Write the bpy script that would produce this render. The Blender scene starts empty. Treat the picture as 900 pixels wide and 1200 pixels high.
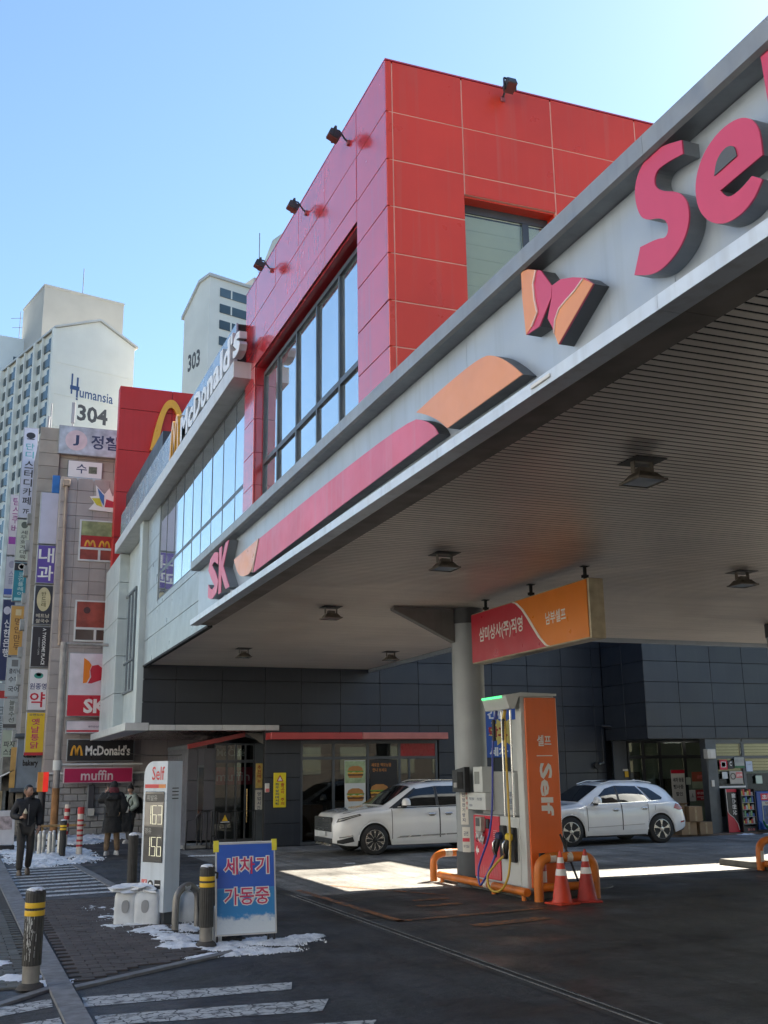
import bpy, math, random
import numpy as np
from mathutils import Vector, Matrix, noise
random.seed(7)
R = math.radians
SC = bpy.context.scene
COL = SC.collection

# ---------------------------------------------------------------- camera, sky, sun, exposure
SUN_DIR = Vector((1.00, 0.63, 1.02)).normalized()          # towards the sun
SUN_EL = math.asin(SUN_DIR.z)
SUN_AZ = math.atan2(SUN_DIR.x, SUN_DIR.y)                   # from +Y towards +X

def make_camera():
    cam = bpy.data.cameras.new('camera')
    o = bpy.data.objects.new('camera', cam)
    COL.objects.link(o)
    cam.sensor_fit = 'VERTICAL'
    cam.sensor_height = 36.0
    cam.lens = 1232.11 / 1200 * 36.0
    cam.clip_start = 0.05
    cam.clip_end = 3000
    pitch, roll, yaw = R(13.872), R(-0.7935), R(21.342)
    cy, sy, cp, sp = math.cos(yaw), math.sin(yaw), math.cos(pitch), math.sin(pitch)
    F = Vector((sy * cp, cy * cp, sp)); rt = Vector((cy, -sy, 0)); up = rt.cross(F)
    rr = rt * math.cos(roll) + up * math.sin(roll); ur = rr.cross(F)
    m = Matrix((rr, ur, -F)).transposed().to_4x4()
    m.translation = (0, 0, 1.92)
    o.matrix_world = m
    SC.camera = o

def make_light():
    w = bpy.data.worlds.new('World'); SC.world = w; w.use_nodes = True
    nt = w.node_tree; nt.nodes.clear()
    out = nt.nodes.new('ShaderNodeOutputWorld'); bg = nt.nodes.new('ShaderNodeBackground')
    sky = nt.nodes.new('ShaderNodeTexSky'); sky.sky_type = 'NISHITA'; sky.sun_disc = False
    sky.sun_elevation = SUN_EL; sky.sun_rotation = SUN_AZ
    sky.altitude = 50; sky.air_density = 1.42; sky.dust_density = 0.27; sky.ozone_density = 5.0
    bg.inputs['Strength'].default_value = 0.05
    nt.links.new(sky.outputs[0], bg.inputs[0]); nt.links.new(bg.outputs[0], out.inputs[0])
    sun = bpy.data.lights.new('sun', 'SUN'); sun.energy = 5.0; sun.angle = R(0.5); sun.color = (1.0, 0.90, 0.74)
    so = bpy.data.objects.new('sun', sun); COL.objects.link(so)
    so.rotation_euler = SUN_DIR.to_track_quat('Z', 'Y').to_euler()
    vs = SC.view_settings
    SC.display_settings.display_device = 'sRGB'
    vs.view_transform = 'Standard'; vs.look = 'None'; vs.gamma = 1.0; vs.exposure = 2.18
    try: vs.use_curve_mapping = False
    except Exception: pass
make_camera(); make_light()
SC.cycles.max_bounces = 8; SC.cycles.diffuse_bounces = 4; SC.cycles.glossy_bounces = 4
SC.cycles.transparent_max_bounces = 12
SC.cycles.caustics_reflective = False; SC.cycles.caustics_refractive = False

# ---------------------------------------------------------------- materials
def lin(h):
    h = h.lstrip('#'); v = [int(h[i:i + 2], 16) / 255 for i in (0, 2, 4)]
    return tuple(c / 12.92 if c <= .04045 else ((c + .055) / 1.055) ** 2.4 for c in v)
MATS = {}
def mat(name, col, rough=.5, metal=0., var=.12, scale=3., bump=0., bscale=60., streak=0., streak_col=None,
        orand=0., emit=None, estr=1., ior=1.5, coat=0., coat_ior=1.5, dirt=0., dirt_col=(.05, .045, .04), rvar=.08):
    if name in MATS: return MATS[name]
    if isinstance(col, str): col = lin(col)
    m = bpy.data.materials.new(name); m.use_nodes = True; MATS[name] = m
    nt = m.node_tree; N = nt.nodes; L = nt.links
    b = N['Principled BSDF']
    b.inputs['Metallic'].default_value = metal; b.inputs['IOR'].default_value = ior
    b.inputs['Coat Weight'].default_value = coat; b.inputs['Coat IOR'].default_value = coat_ior; b.inputs['Coat Roughness'].default_value = .08
    geo = N.new('ShaderNodeNewGeometry')
    def nz(sc, det=5, stretch=None):
        n = N.new('ShaderNodeTexNoise'); n.inputs['Scale'].default_value = sc; n.inputs['Detail'].default_value = det
        if stretch:
            mp = N.new('ShaderNodeMapping'); mp.inputs['Scale'].default_value = stretch
            L.new(geo.outputs['Position'], mp.inputs['Vector']); L.new(mp.outputs[0], n.inputs['Vector'])
        else: L.new(geo.outputs['Position'], n.inputs['Vector'])
        return n.outputs['Fac']
    def mr(src, a, b_, c, d):
        x = N.new('ShaderNodeMapRange'); L.new(src, x.inputs[0])
        for i, v in enumerate((a, b_, c, d)): x.inputs[i + 1].default_value = v
        return x.outputs[0]
    def mixc(fac, c1, c2, mode='MIX'):
        x = N.new('ShaderNodeMix'); x.data_type = 'RGBA'; x.blend_type = mode
        if isinstance(fac, (int, float)): x.inputs[0].default_value = fac
        else: L.new(fac, x.inputs[0])
        for i, c in ((6, c1), (7, c2)):
            if isinstance(c, tuple): x.inputs[i].default_value = (*c, 1)
            else: L.new(c, x.inputs[i])
        return x.outputs[2]
    c = tuple(col)
    lo = tuple(max(0, v * (1 - var)) for v in c); hi = tuple(min(1, v * (1 + var)) for v in c)
    cur = mixc(mr(nz(scale), .3, .7, 0, 1), lo, hi)
    if orand:
        oi = N.new('ShaderNodeObjectInfo')
        cur = mixc(mr(oi.outputs['Random'], 0, 1, 0, orand), cur, tuple(v * .45 for v in c))
    if streak:
        sc = streak_col or tuple(v * .5 for v in c)
        cur = mixc(mr(nz(1., 6, (9, 9, .35)), .52, .75, 0, streak), cur, sc)
    if dirt:
        cur = mixc(mr(nz(1.7, 8), .5, .72, 0, dirt), cur, dirt_col)
    L.new(cur, b.inputs['Base Color'])
    L.new(mr(nz(scale * 2.3), .3, .7, max(0, rough - rvar), min(1, rough + rvar)), b.inputs['Roughness'])
    if bump:
        bp = N.new('ShaderNodeBump'); bp.inputs['Strength'].default_value = bump; bp.inputs['Distance'].default_value = .01
        L.new(nz(bscale, 6), bp.inputs['Height']); L.new(bp.outputs[0], b.inputs['Normal'])
    if emit:
        if isinstance(emit, str): emit = lin(emit)
        b.inputs['Emission Color'].default_value = (*emit, 1); b.inputs['Emission Strength'].default_value = estr
    return m

def glass(name, tint=(.75, .8, .8), ior=1.5, rough=.0, refl=1.0):
    """clear pane: tinted transparency with a Fresnel reflection"""
    if name in MATS: return MATS[name]
    m = bpy.data.materials.new(name); m.use_nodes = True; MATS[name] = m
    nt = m.node_tree; N = nt.nodes; L = nt.links; N.clear()
    out = N.new('ShaderNodeOutputMaterial'); mx = N.new('ShaderNodeMixShader')
    tr = N.new('ShaderNodeBsdfTransparent'); tr.inputs[0].default_value = (*tint, 1)
    gl = N.new('ShaderNodeBsdfGlossy'); gl.inputs['Roughness'].default_value = rough
    gl.inputs[0].default_value = (refl, refl, refl, 1)
    fr = N.new('ShaderNodeFresnel'); fr.inputs[0].default_value = ior
    L.new(fr.outputs[0], mx.inputs[0]); L.new(tr.outputs[0], mx.inputs[1]); L.new(gl.outputs[0], mx.inputs[2])
    L.new(mx.outputs[0], out.inputs[0])
    return m

def asphalt(name, base, wet=.3, fine=1.0, stain=0.):
    m = bpy.data.materials.new(name); m.use_nodes = True; MATS[name] = m
    nt = m.node_tree; N = nt.nodes; L = nt.links; b = N['Principled BSDF']
    geo = N.new('ShaderNodeNewGeometry')
    def nz(sc, det, st=None):
        n = N.new('ShaderNodeTexNoise'); n.inputs['Scale'].default_value = sc; n.inputs['Detail'].default_value = det
        if st:
            mp = N.new('ShaderNodeMapping'); mp.inputs['Scale'].default_value = st
            L.new(geo.outputs['Position'], mp.inputs[0]); L.new(mp.outputs[0], n.inputs['Vector'])
        else: L.new(geo.outputs['Position'], n.inputs['Vector'])
        return n.outputs['Fac']
    def mr(s, a, b_, c, d):
        x = N.new('ShaderNodeMapRange'); L.new(s, x.inputs[0])
        for i, v in enumerate((a, b_, c, d)): x.inputs[i + 1].default_value = v
        return x.outputs[0]
    def mul(p, q):
        x = N.new('ShaderNodeMath'); x.operation = 'MULTIPLY'; L.new(p, x.inputs[0]); L.new(q, x.inputs[1]); return x.outputs[0]
    agg = mul(mr(nz(110 * fine, 3), .32, .7, .40, 1.75), mr(nz(14, 6), .3, .7, .72, 1.3))
    big = mr(nz(.55, 7), .3, .7, .6, 1.35)
    strk = mr(nz(1, 6, (2.6, .28, 1)), .35, .7, .72, 1.25)
    vor = N.new('ShaderNodeTexVoronoi'); vor.feature = 'DISTANCE_TO_EDGE'; vor.inputs['Scale'].default_value = .55
    wv = N.new('ShaderNodeTexNoise'); wv.inputs['Scale'].default_value = 1.2; wv.inputs['Detail'].default_value = 6
    L.new(geo.outputs['Position'], wv.inputs['Vector'])
    ad = N.new('ShaderNodeVectorMath'); ad.operation = 'ADD'
    L.new(geo.outputs['Position'], ad.inputs[0]); L.new(wv.outputs['Color'], ad.inputs[1]); L.new(ad.outputs[0], vor.inputs['Vector'])
    crack = mr(vor.outputs['Distance'], 0.0, .006, .45, 1)
    v = mul(mul(mul(agg, big), strk), crack)
    if stain:
        v = mul(v, mr(nz(.9, 9), .50, .68, 1, 1 - stain)); v = mul(v, mr(nz(1, 5, (4.5, .16, 1)), .54, .66, 1, 1 - stain * .75)); v = mul(v, mr(nz(1, 5, (.35, 3.2, 1)), .56, .68, 1, 1 - stain * .6))
        v = mul(v, mr(nz(6, 6), .60, .68, 1, 1 - stain * .8))
    mx = N.new('ShaderNodeVectorMath'); mx.operation = 'SCALE'; mx.inputs[0].default_value = base; L.new(v, mx.inputs['Scale'])
    L.new(mx.outputs[0], b.inputs['Base Color'])
    L.new(mr(nz(.8, 6), .35, .65, .62 - wet, .88), b.inputs['Roughness'])
    bp = N.new('ShaderNodeBump'); bp.inputs['Strength'].default_value = .45; bp.inputs['Distance'].default_value = .008
    L.new(nz(140 * fine, 4), bp.inputs['Height'])
    b2 = N.new('ShaderNodeBump'); b2.inputs['Strength'].default_value = .5; b2.inputs['Distance'].default_value = .035
    L.new(nz(5.5, 8), b2.inputs['Height']); L.new(b2.outputs[0], bp.inputs['Normal']); L.new(bp.outputs[0], b.inputs['Normal'])
    return m

def paint_mat(name, col, base, wear=.5, sc=7.):
    """road paint: worn through to the asphalt along cracks and in patches"""
    m = bpy.data.materials.new(name); m.use_nodes = True; MATS[name] = m
    nt = m.node_tree; N = nt.nodes; L = nt.links; b = N['Principled BSDF']
    geo = N.new('ShaderNodeNewGeometry')
    n = N.new('ShaderNodeTexNoise'); n.inputs['Scale'].default_value = sc; n.inputs['Detail'].default_value = 9; n.inputs['Roughness'].default_value = .75
    L.new(geo.outputs['Position'], n.inputs['Vector'])
    ad = N.new('ShaderNodeVectorMath'); ad.operation = 'MULTIPLY_ADD'; ad.inputs[1].default_value = (.12, .12, .12)
    n2 = N.new('ShaderNodeTexNoise'); n2.inputs['Scale'].default_value = 9; n2.inputs['Detail'].default_value = 5
    L.new(geo.outputs['Position'], n2.inputs['Vector']); L.new(n2.outputs['Color'], ad.inputs[0]); L.new(geo.outputs['Position'], ad.inputs[2])
    v = N.new('ShaderNodeTexVoronoi'); v.feature = 'DISTANCE_TO_EDGE'; v.inputs['Scale'].default_value = 7
    L.new(ad.outputs[0], v.inputs['Vector'])
    r1 = N.new('ShaderNodeMapRange'); L.new(v.outputs['Distance'], r1.inputs[0]); r1.inputs[1].default_value = .02; r1.inputs[2].default_value = .05
    r2 = N.new('ShaderNodeMapRange'); L.new(n.outputs['Fac'], r2.inputs[0]); r2.inputs[1].default_value = wear - .06; r2.inputs[2].default_value = wear + .06
    r2.inputs[3].default_value = 1; r2.inputs[4].default_value = .12
    mu = N.new('ShaderNodeMath'); mu.operation = 'MULTIPLY'; L.new(r1.outputs[0], mu.inputs[0]); L.new(r2.outputs[0], mu.inputs[1])
    mx = N.new('ShaderNodeMix'); mx.data_type = 'RGBA'; L.new(mu.outputs[0], mx.inputs[0])
    mx.inputs[6].default_value = (*base, 1); mx.inputs[7].default_value = (*col, 1)
    L.new(mx.outputs[2], b.inputs['Base Color']); b.inputs['Roughness'].default_value = .75
    return m

# ---------------------------------------------------------------- mesh builder
class MB:
    def __init__(s): s.v = []; s.f = []
    def add(s, vs, fs):
        o = len(s.v); s.v += [tuple(map(float, p)) for p in vs]; s.f += [tuple(i + o for i in f) for f in fs]; return s
    def box(s, x0, x1, y0, y1, z0, z1):
        if x0 > x1: x0, x1 = x1, x0
        if y0 > y1: y0, y1 = y1, y0
        if z0 > z1: z0, z1 = z1, z0
        return s.add([(x0, y0, z0), (x1, y0, z0), (x1, y1, z0), (x0, y1, z0), (x0, y0, z1), (x1, y0, z1), (x1, y1, z1), (x0, y1, z1)],
                     [(3, 2, 1, 0), (4, 5, 6, 7), (0, 1, 5, 4), (1, 2, 6, 5), (2, 3, 7, 6), (3, 0, 4, 7)])
    def bbox(s, x0, x1, y0, y1, z0, z1, b=.01):
        """box with bevelled (chamfered) edges"""
        if x0 > x1: x0, x1 = x1, x0
        if y0 > y1: y0, y1 = y1, y0
        if z0 > z1: z0, z1 = z1, z0
        vs = []; idx = {}
        for ix, x in ((0, x0), (1, x1)):
            for iy, y in ((0, y0), (1, y1)):
                for iz, z in ((0, z0), (1, z1)):
                    sx, sy, sz = (b, -b)[ix], (b, -b)[iy], (b, -b)[iz]
                    idx[ix, iy, iz] = len(vs)
                    vs += [(x, y + sy, z + sz), (x + sx, y, z + sz), (x + sx, y + sy, z)]
        fs = []
        g = lambda ix, iy, iz, a: idx[ix, iy, iz] + a
        for a in range(3):
            for e in (0, 1):
                def c(p, q):
                    k = [0, 0, 0]; k[a] = e; k[(a + 1) % 3] = p; k[(a + 2) % 3] = q; return g(*k, a)
                q = [c(0, 0), c(1, 0), c(1, 1), c(0, 1)]
                fs.append(tuple(q if e else q[::-1]))
        for a in range(3):       # edges along axis a
            b1, c1 = (a + 1) % 3, (a + 2) % 3
            for p in (0, 1):
                for q in (0, 1):
                    k0 = [0, 0, 0]; k1 = [0, 0, 0]
                    k0[b1] = k1[b1] = p; k0[c1] = k1[c1] = q; k1[a] = 1
                    f = [g(*k0, b1), g(*k1, b1), g(*k1, c1), g(*k0, c1)]
                    if p == q: f = f[::-1]
                    fs.append(tuple(f))
        for k in idx:
            f = [idx[k], idx[k] + 1, idx[k] + 2]
            if sum(k) % 2 == 0: f = f[::-1]
            fs.append(tuple(f))
        return s.add(vs, fs)
    def prism(s, poly, o, u, v, d):
        """polygon (list of (a,b)) in plane origin o, axes u,v; extruded by vector d (front at +d)"""
        o, u, v, d = map(Vector, (o, u, v, d)); n = len(poly)
        ar = sum(poly[i][0] * poly[(i + 1) % n][1] - poly[(i + 1) % n][0] * poly[i][1] for i in range(n))
        if ar < 0: poly = poly[::-1]
        if u.cross(v).dot(d) < 0: poly = poly[::-1]
        vs = [o + u * a + v * b for a, b in poly]; vs += [p + d for p in vs]
        fs = [tuple(range(n - 1, -1, -1)), tuple(range(n, 2 * n))] + [(i, (i + 1) % n, n + (i + 1) % n, n + i) for i in range(n)]
        return s.add(vs, fs)
    def face(s, pts): return s.add(pts, [tuple(range(len(pts)))])
    def tube(s, pts, r, n=8, cap=True):
        P = [Vector(p) for p in pts]; rr = r if isinstance(r, (list, tuple)) else [r] * len(P)
        vs = []; pn = None
        for i, p in enumerate(P):
            t = (P[min(i + 1, len(P) - 1)] - P[max(i - 1, 0)]).normalized()
            if pn is None:
                a = Vector((0, 0, 1)) if abs(t.z) < .9 else Vector((1, 0, 0)); pn = (a - t * a.dot(t)).normalized()
            else: pn = (pn - t * pn.dot(t)).normalized()
            bn = t.cross(pn)
            for k in range(n):
                an = 2 * math.pi * k / n; vs.append(p + (pn * math.cos(an) + bn * math.sin(an)) * rr[i])
        fs = []
        for i in range(len(P) - 1):
            for k in range(n):
                a, b = i * n + k, i * n + (k + 1) % n; fs.append((a, b, b + n, a + n))
        if cap:
            fs.append(tuple(range(n - 1, -1, -1))); e = (len(P) - 1) * n; fs.append(tuple(range(e, e + n)))
        return s.add(vs, fs)
    def lathe(s, prof, c, n=20, axis='z', a0=0., flute=0., ):
        """profile [(r, h)] turned about an axis through c"""
        vs = []; c = Vector(c)
        for j, (r, h) in enumerate(prof):
            for k in range(n):
                an = a0 + 2 * math.pi * k / n; q = r * (1 - (flute if k % 2 else 0))
                x, y = q * math.cos(an), q * math.sin(an)
                p = {'z': (x, y, h), 'y': (x, h, -y), 'x': (h, x, y)}[axis]
                vs.append(c + Vector(p))
        fs = []
        for j in range(len(prof) - 1):
            for k in range(n):
                a, b = j * n + k, j * n + (k + 1) % n; fs.append((a, b, b + n, a + n))
        fs.append(tuple(range(n - 1, -1, -1))); e = (len(prof) - 1) * n; fs.append(tuple(range(e, e + n)))
        return s.add(vs, fs)
    def grid(s, fn, nu, nv):
        vs = [fn(i / nu, j / nv) for j in range(nv + 1) for i in range(nu + 1)]
        fs = [(j * (nu + 1) + i, j * (nu + 1) + i + 1, (j + 1) * (nu + 1) + i + 1, (j + 1) * (nu + 1) + i) for j in range(nv) for i in range(nu)]
        return s.add(vs, fs)
    def xf(s, m):
        s.v = [tuple(m @ Vector(p)) for p in s.v]; return s

ORG = {}
def origin(o):
    while o is not None:
        if o.name in ORG: return ORG[o.name]
        o = o.parent
    return Vector((0, 0, 0))
def link(name, me, parent=None, label=None, cat=None, group=None, kind=None, loc=None):
    o = bpy.data.objects.new(name, me); COL.objects.link(o)
    if parent is not None: o.parent = parent
    if loc is not None: o.location = loc
    for k, v in (('label', label), ('category', cat), ('group', group), ('kind', kind)):
        if v: o[k] = v
    return o
def mesh(name, mb, m, smooth=0, off=None):
    me = bpy.data.meshes.new(name)
    vs = mb.v
    if off is not None and off.length > 0: vs = [(p[0] - off.x, p[1] - off.y, p[2] - off.z) for p in vs]
    me.from_pydata(vs, [], mb.f); me.update()
    if m is not None: me.materials.append(m)
    if smooth:
        me.polygons.foreach_set('use_smooth', [True] * len(me.polygons)); me.set_sharp_from_angle(angle=R(smooth))
    return me
def part(name, mb, m, parent=None, smooth=0, local=False, **kw):
    off = None if (parent is None or local) else origin(parent)
    return link(name, mesh(name, mb, m, smooth, off), parent, **kw)
def thing(name, label, cat, loc=(0, 0, 0), rz=0., group=None):
    o = link(name, None, None, label, cat, group); o.empty_display_size = .2
    o.location = loc; o.rotation_euler = (0, 0, rz); ORG[o.name] = Vector(loc); return o
def solo(name, mb, m, label, cat, group=None, smooth=0, kind=None):
    """a thing that is one mesh, its origin at its own base"""
    a = np.array(mb.v); c = Vector(((a[:, 0].min() + a[:, 0].max()) / 2, (a[:, 1].min() + a[:, 1].max()) / 2, a[:, 2].min()))
    o = link(name, mesh(name, mb, m, smooth, c), None, label, cat, group, kind); o.location = c; ORG[o.name] = c; return o
def copy_thing(o, loc=None, rz=None, label=None, parent=None):
    c = o.copy(); COL.objects.link(c)
    if parent is not None: c.parent = parent
    if loc is not None: c.location = loc
    if rz is not None: c.rotation_euler = (0, 0, rz)
    if label: c['label'] = label
    for ch in list(o.children): copy_thing(ch, parent=c)
    return c

# ---------------------------------------------------------------- lettering
_TC = {}
def text_poly(s, bold=0., ext=0., res=2, shear=0., font_space=1.0):
    key = (s, bold, ext, res, shear, font_space)
    if key in _TC: return _TC[key]
    cu = bpy.data.curves.new('lettering', 'FONT'); cu.body = s; cu.offset = bold; cu.extrude = ext
    cu.resolution_u = res; cu.shear = shear; cu.space_character = font_space; cu.align_x = 'LEFT'
    cu.space_line = .95
    o = bpy.data.objects.new('lettering', cu); COL.objects.link(o)
    me = bpy.data.meshes.new_from_object(o)
    v = np.array([p.co[:] for p in me.vertices]) if len(me.vertices) else np.zeros((0, 3))
    f = [tuple(p.vertices) for p in me.polygons]
    bpy.data.meshes.remove(me); bpy.data.objects.remove(o); bpy.data.curves.remove(cu)
    _TC[key] = (v, f); return v, f
def letters(s, o, u, v, w, h, m, parent, ext=0., bold=.012, name='lettering', back=True, shear=0., mb=None, rot=0, **kw):
    """text fitted into w x h with its lower left corner at o; u, v are the reading and up directions, front along u x v"""
    V, f = text_poly(s, bold, .5 if ext else 0., shear=shear)
    if len(V) == 0: return None
    V = V.copy()
    if rot:
        c, sn = math.cos(R(rot)), math.sin(R(rot)); V[:, :2] = np.stack([V[:, 0] * c - V[:, 1] * sn, V[:, 0] * sn + V[:, 1] * c], 1)
    mn, mx = V.min(0), V.max(0)
    o, u, v = Vector(o), Vector(u).normalized(), Vector(v).normalized(); n = u.cross(v)
    sx = (w / (mx[0] - mn[0])) if w else None; sy = (h / (mx[1] - mn[1])) if h else None
    if sx is None: sx = sy
    if sy is None: sy = sx
    own = mb is None
    if own: mb = MB()
    pts = [o + u * ((p[0] - mn[0]) * sx) + v * ((p[1] - mn[1]) * sy) + n * ((p[2] - mn[2]) * (ext if ext else 1)) for p in V]
    mb.add(pts, f)
    if own: return part(name, mb, m, parent, **kw)
XP, XM, YP, YM, ZP = (1, 0, 0), (-1, 0, 0), (0, 1, 0), (0, -1, 0), (0, 0, 1)
# ---------------------------------------------------------------- the ground
ASPH = asphalt('asphalt', (.037, .037, .039), wet=.18, fine=.6, stain=.5)
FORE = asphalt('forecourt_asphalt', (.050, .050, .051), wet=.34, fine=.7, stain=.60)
FORE_BRIGHT = asphalt('apron_brightened', (.185, .182, .176), wet=.2, fine=.8, stain=.35)  # paler copy of the ground, lightened so the sun patch reads bright
part('ground', MB().add([(-400, -400, 0), (400, -400, 0), (400, 900, 0), (-400, 900, 0)], [(0, 1, 2, 3)]), ASPH, kind='structure')
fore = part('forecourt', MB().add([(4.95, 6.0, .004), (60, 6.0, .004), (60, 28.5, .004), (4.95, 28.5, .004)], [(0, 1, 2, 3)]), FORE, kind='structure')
part('forecourt_brightened', MB().add([(5.2, 17.0, .008), (60, 17.0, .008), (60, 28.5, .008), (5.2, 28.5, .008)], [(0, 1, 2, 3)]), FORE_BRIGHT, kind='structure')
CONC = mat('concrete', (.26, .26, .25), .85, var=.25, scale=5, bump=.4, dirt=.5)
DKMET = mat('grating_metal', (.10, .10, .10), .55, .6, var=.4, scale=12, dirt=.4)
for k in range(13):
    y = 6.2 + k * .85
    part('drain_grate', MB().box(5.035, 5.053, y, y + .84, .004, .011).box(5.128, 5.148, y, y + .84, .004, .010), mat('drain_concrete', (.13, .13, .128), .85, var=.4, scale=8, dirt=.6), fore)
part('drain_slot', MB().box(5.054, 5.127, 6.2, 16.9, .004, .006), mat('slot_black', (.008, .008, .008), .9), fore)
# pavement: paving bricks, 300 of them on their own, the rest joined
pav = part('pavement', MB().add([(1.08, 10.9, .006), (2.75, 12.25, .006), (2.75, 18.5, .006), (1.0, 18.5, .006)], [(0, 1, 2, 3)]),
           mat('paving_joint', (.03, .028, .027), .95), kind='structure')
def brick_mesh(nm, w, d, m): return mesh(nm, MB().bbox(-w / 2, w / 2, -d / 2, d / 2, 0, .03, .006), m)
BR = mat('paving_brick', (.075, .062, .058), .85, var=.35, scale=2.2, bump=.5, bscale=90, orand=.5, dirt=.4)
bm_ = brick_mesh('brick', .232, .116, BR)
spots = []
row = 0; y = 11.0
while y < 18.4:
    x0 = 1.09 + (.12 if row % 2 else 0)
    x = x0 + .12
    while x + .12 < 2.75:
        if y > 10.98 + (x - 1.08) * .79 + .1: spots.append((x, y))
        x += .24
    y += .124; row += 1
spots.sort(key=lambda p: p[1])
for (x, y) in spots[:295]:
    o = link('brick', bm_, pav, loc=(x, y, random.uniform(-.012, -.006))); o.rotation_euler = (random.uniform(-.01, .01), random.uniform(-.01, .01), random.uniform(-.012, .012))
rest = MB()
for (x, y) in spots[295:]: rest.bbox(x - .116, x + .116, y - .058, y + .058, 0, .021 + random.uniform(-.003, .003), .005)
part('brick', rest, BR, pav, kind='stuff')
strip = part('side_strip', MB().add([(-1.2, 11.05, .005), (.88, 11.05, .005), (.72, 21, .005), (-1.2, 21, .005)], [(0, 1, 2, 3)]), MATS['paving_joint'], kind='structure')
PV = mat('paver_grey', (.10, .105, .10), .88, var=.3, scale=2.5, bump=.5, bscale=80, orand=.45, dirt=.45, dirt_col=(.06, .05, .03))
pm_ = brick_mesh('paver', .212, .106, PV)
n = 0; y = 11.15; row = 0
while y < 17.4 and n < 290:
    xr = .875 - (y - 9.4) * .013
    x = xr - .115 - (.11 if row % 2 else 0)
    while x > max(.12, xr - .62) and n < 290:
        o = link('paver', pm_, strip, loc=(x, y, random.uniform(-.013, -.006))); n += 1
        x -= .22
    y += .114; row += 1
kerb = part('kerb', MB().add([(.90, 8.0, .003), (1.10, 8.0, .003), (.94, 30, .003), (.62, 30, .003)], [(0, 1, 2, 3)]), MATS['paving_joint'], kind='structure')
KS = mat('kerb_granite', (.20, .20, .205), .8, var=.3, scale=9, bump=.4, bscale=120, orand=.35, dirt=.4)
for k in range(20):
    y0 = 8.0 + k * 1.0; xl = .905 - (y0 - 8) * .013; xr_ = 1.10 - (y0 - 8) * .0075
    part('kerb_stone', MB().prism([(xl, y0), (xr_, y0), (xr_ - .0075, y0 + .985), (xl - .013, y0 + .985)], (0, 0, 0), XP, YP, (0, 0, .034 + random.uniform(-.003, .003))), KS, kerb)
# stone edging that closes the paved strip
edge = part('paving_edge', MB().prism([(1.10, 10.78), (2.9, 12.12), (2.9, 12.26), (1.10, 10.92)], (0, 0, .002), XP, YP, (0, 0, .026)), KS, kind='structure')
edge2 = part('paving_edge', MB().prism([(.2, 10.0), (.87, 10.82), (.87, 10.98), (.2, 10.14)], (0, 0, .002), XP, YP, (0, 0, .026)), KS, kind='structure')
# painted stripes of the driveway crossing
PW = paint_mat('worn_white_paint', (.48, .48, .46), (.05, .05, .052), .55)
PW2 = paint_mat('worn_white_paint_far', (.52, .53, .53), (.05, .05, .052), .62)
cross = part('driveway_crossing', MB().add([(.2, 7.6, .004), (4.2, 7.6, .004), (3.05, 12.0, .004), (1.1, 10.75, .004), (.2, 10.0, .004)], [(0, 1, 2, 3, 4)]), ASPH, kind='structure')
def quad(pts, z): return MB().add([(x, y, z) for x, y in pts], [tuple(range(len(pts)))])
for pts in ([(1.10, 9.99), (2.92, 9.95), (3.02, 10.28), (1.12, 10.42)], [(1.12, 9.23), (2.9, 8.98), (3.1, 9.42), (1.14, 9.60)], [(1.14, 8.4), (2.9, 8.0), (3.2, 8.5), (1.15, 8.8)],
            [(.2, 9.80), (.85, 10.12), (.86, 10.46), (.2, 10.2)], [(.2, 9.0), (.87, 9.3), (.87, 9.66), (.2, 9.42)]):
    part('painted_stripe', quad(pts, .008), PW, cross)
cross2 = part('driveway_crossing', MB().add([(.72, 18.55, .004), (2.8, 18.55, .004), (2.55, 25.4, .004), (.6, 25.4, .004)], [(0, 1, 2, 3)]), ASPH, kind='structure')
for k in range(10):
    y0 = 18.9 + k * .64; sh = .25
    part('painted_stripe', quad([(.82 - k * .01, y0), (2.55 - k * .015, y0 + sh), (2.55 - k * .015, y0 + sh + .27), (.82 - k * .01, y0 + .27)], .008), PW2, cross2)
part('edge_stone_row', MB().prism([(2.58, 18.6), (2.75, 18.6), (2.5, 25.3), (2.35, 25.3)], (0, 0, .002), XP, YP, (0, 0, .02)), KS, cross2)
# orange paint of the pump lane
PO = paint_mat('worn_orange_paint', (.36, .13, .035), (.06, .058, .056), .50, 5)
for pts in ([(5.30, 17.9), (5.42, 17.9), (5.55, 13.6), (5.42, 13.6)], [(5.42, 13.6), (7.8, 13.9), (7.8, 14.02), (5.42, 13.74)],
            [(6.0, 18.4), (6.12, 18.4), (7.3, 16.1), (7.2, 16.1)], [(6.5, 15.6), (7.1, 15.6), (7.1, 15.75), (6.5, 15.75)], [(6.3, 14.9), (7.0, 14.9), (7.0, 15.1), (6.3, 15.1)],
            [(6.2, 12.7), (7.4, 12.95), (7.35, 13.2), (6.15, 12.95)]):
    part('painted_line', quad(pts, .012), PO, fore)
# pump islands: low concrete kerbs under the pumps
for x0, x1, y0, y1 in ((8.12, 9.0, 14.9, 18.2), (14.35, 15.9, 14.9, 18.4)):
    part('pump_island', MB().bbox(x0, x1, y0, y1, 0, .12, .02), mat('island_concrete', (.13, .13, .125), .85, var=.3, dirt=.6), kind='structure')

for x, y, r in ((9.9, 16.2, .40),):
    part('filler_cover', MB().lathe([(r, 0), (r, .012), (r * .93, .014)], (x, y, .002), 32), DKMET, fore, smooth=30)
    part('cover_ring', MB().tube([(x + (r + .03) * math.cos(k * math.pi / 16), y + (r + .03) * math.sin(k * math.pi / 16), .004) for k in range(33)], .014, 5), CONC, fore)
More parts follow.
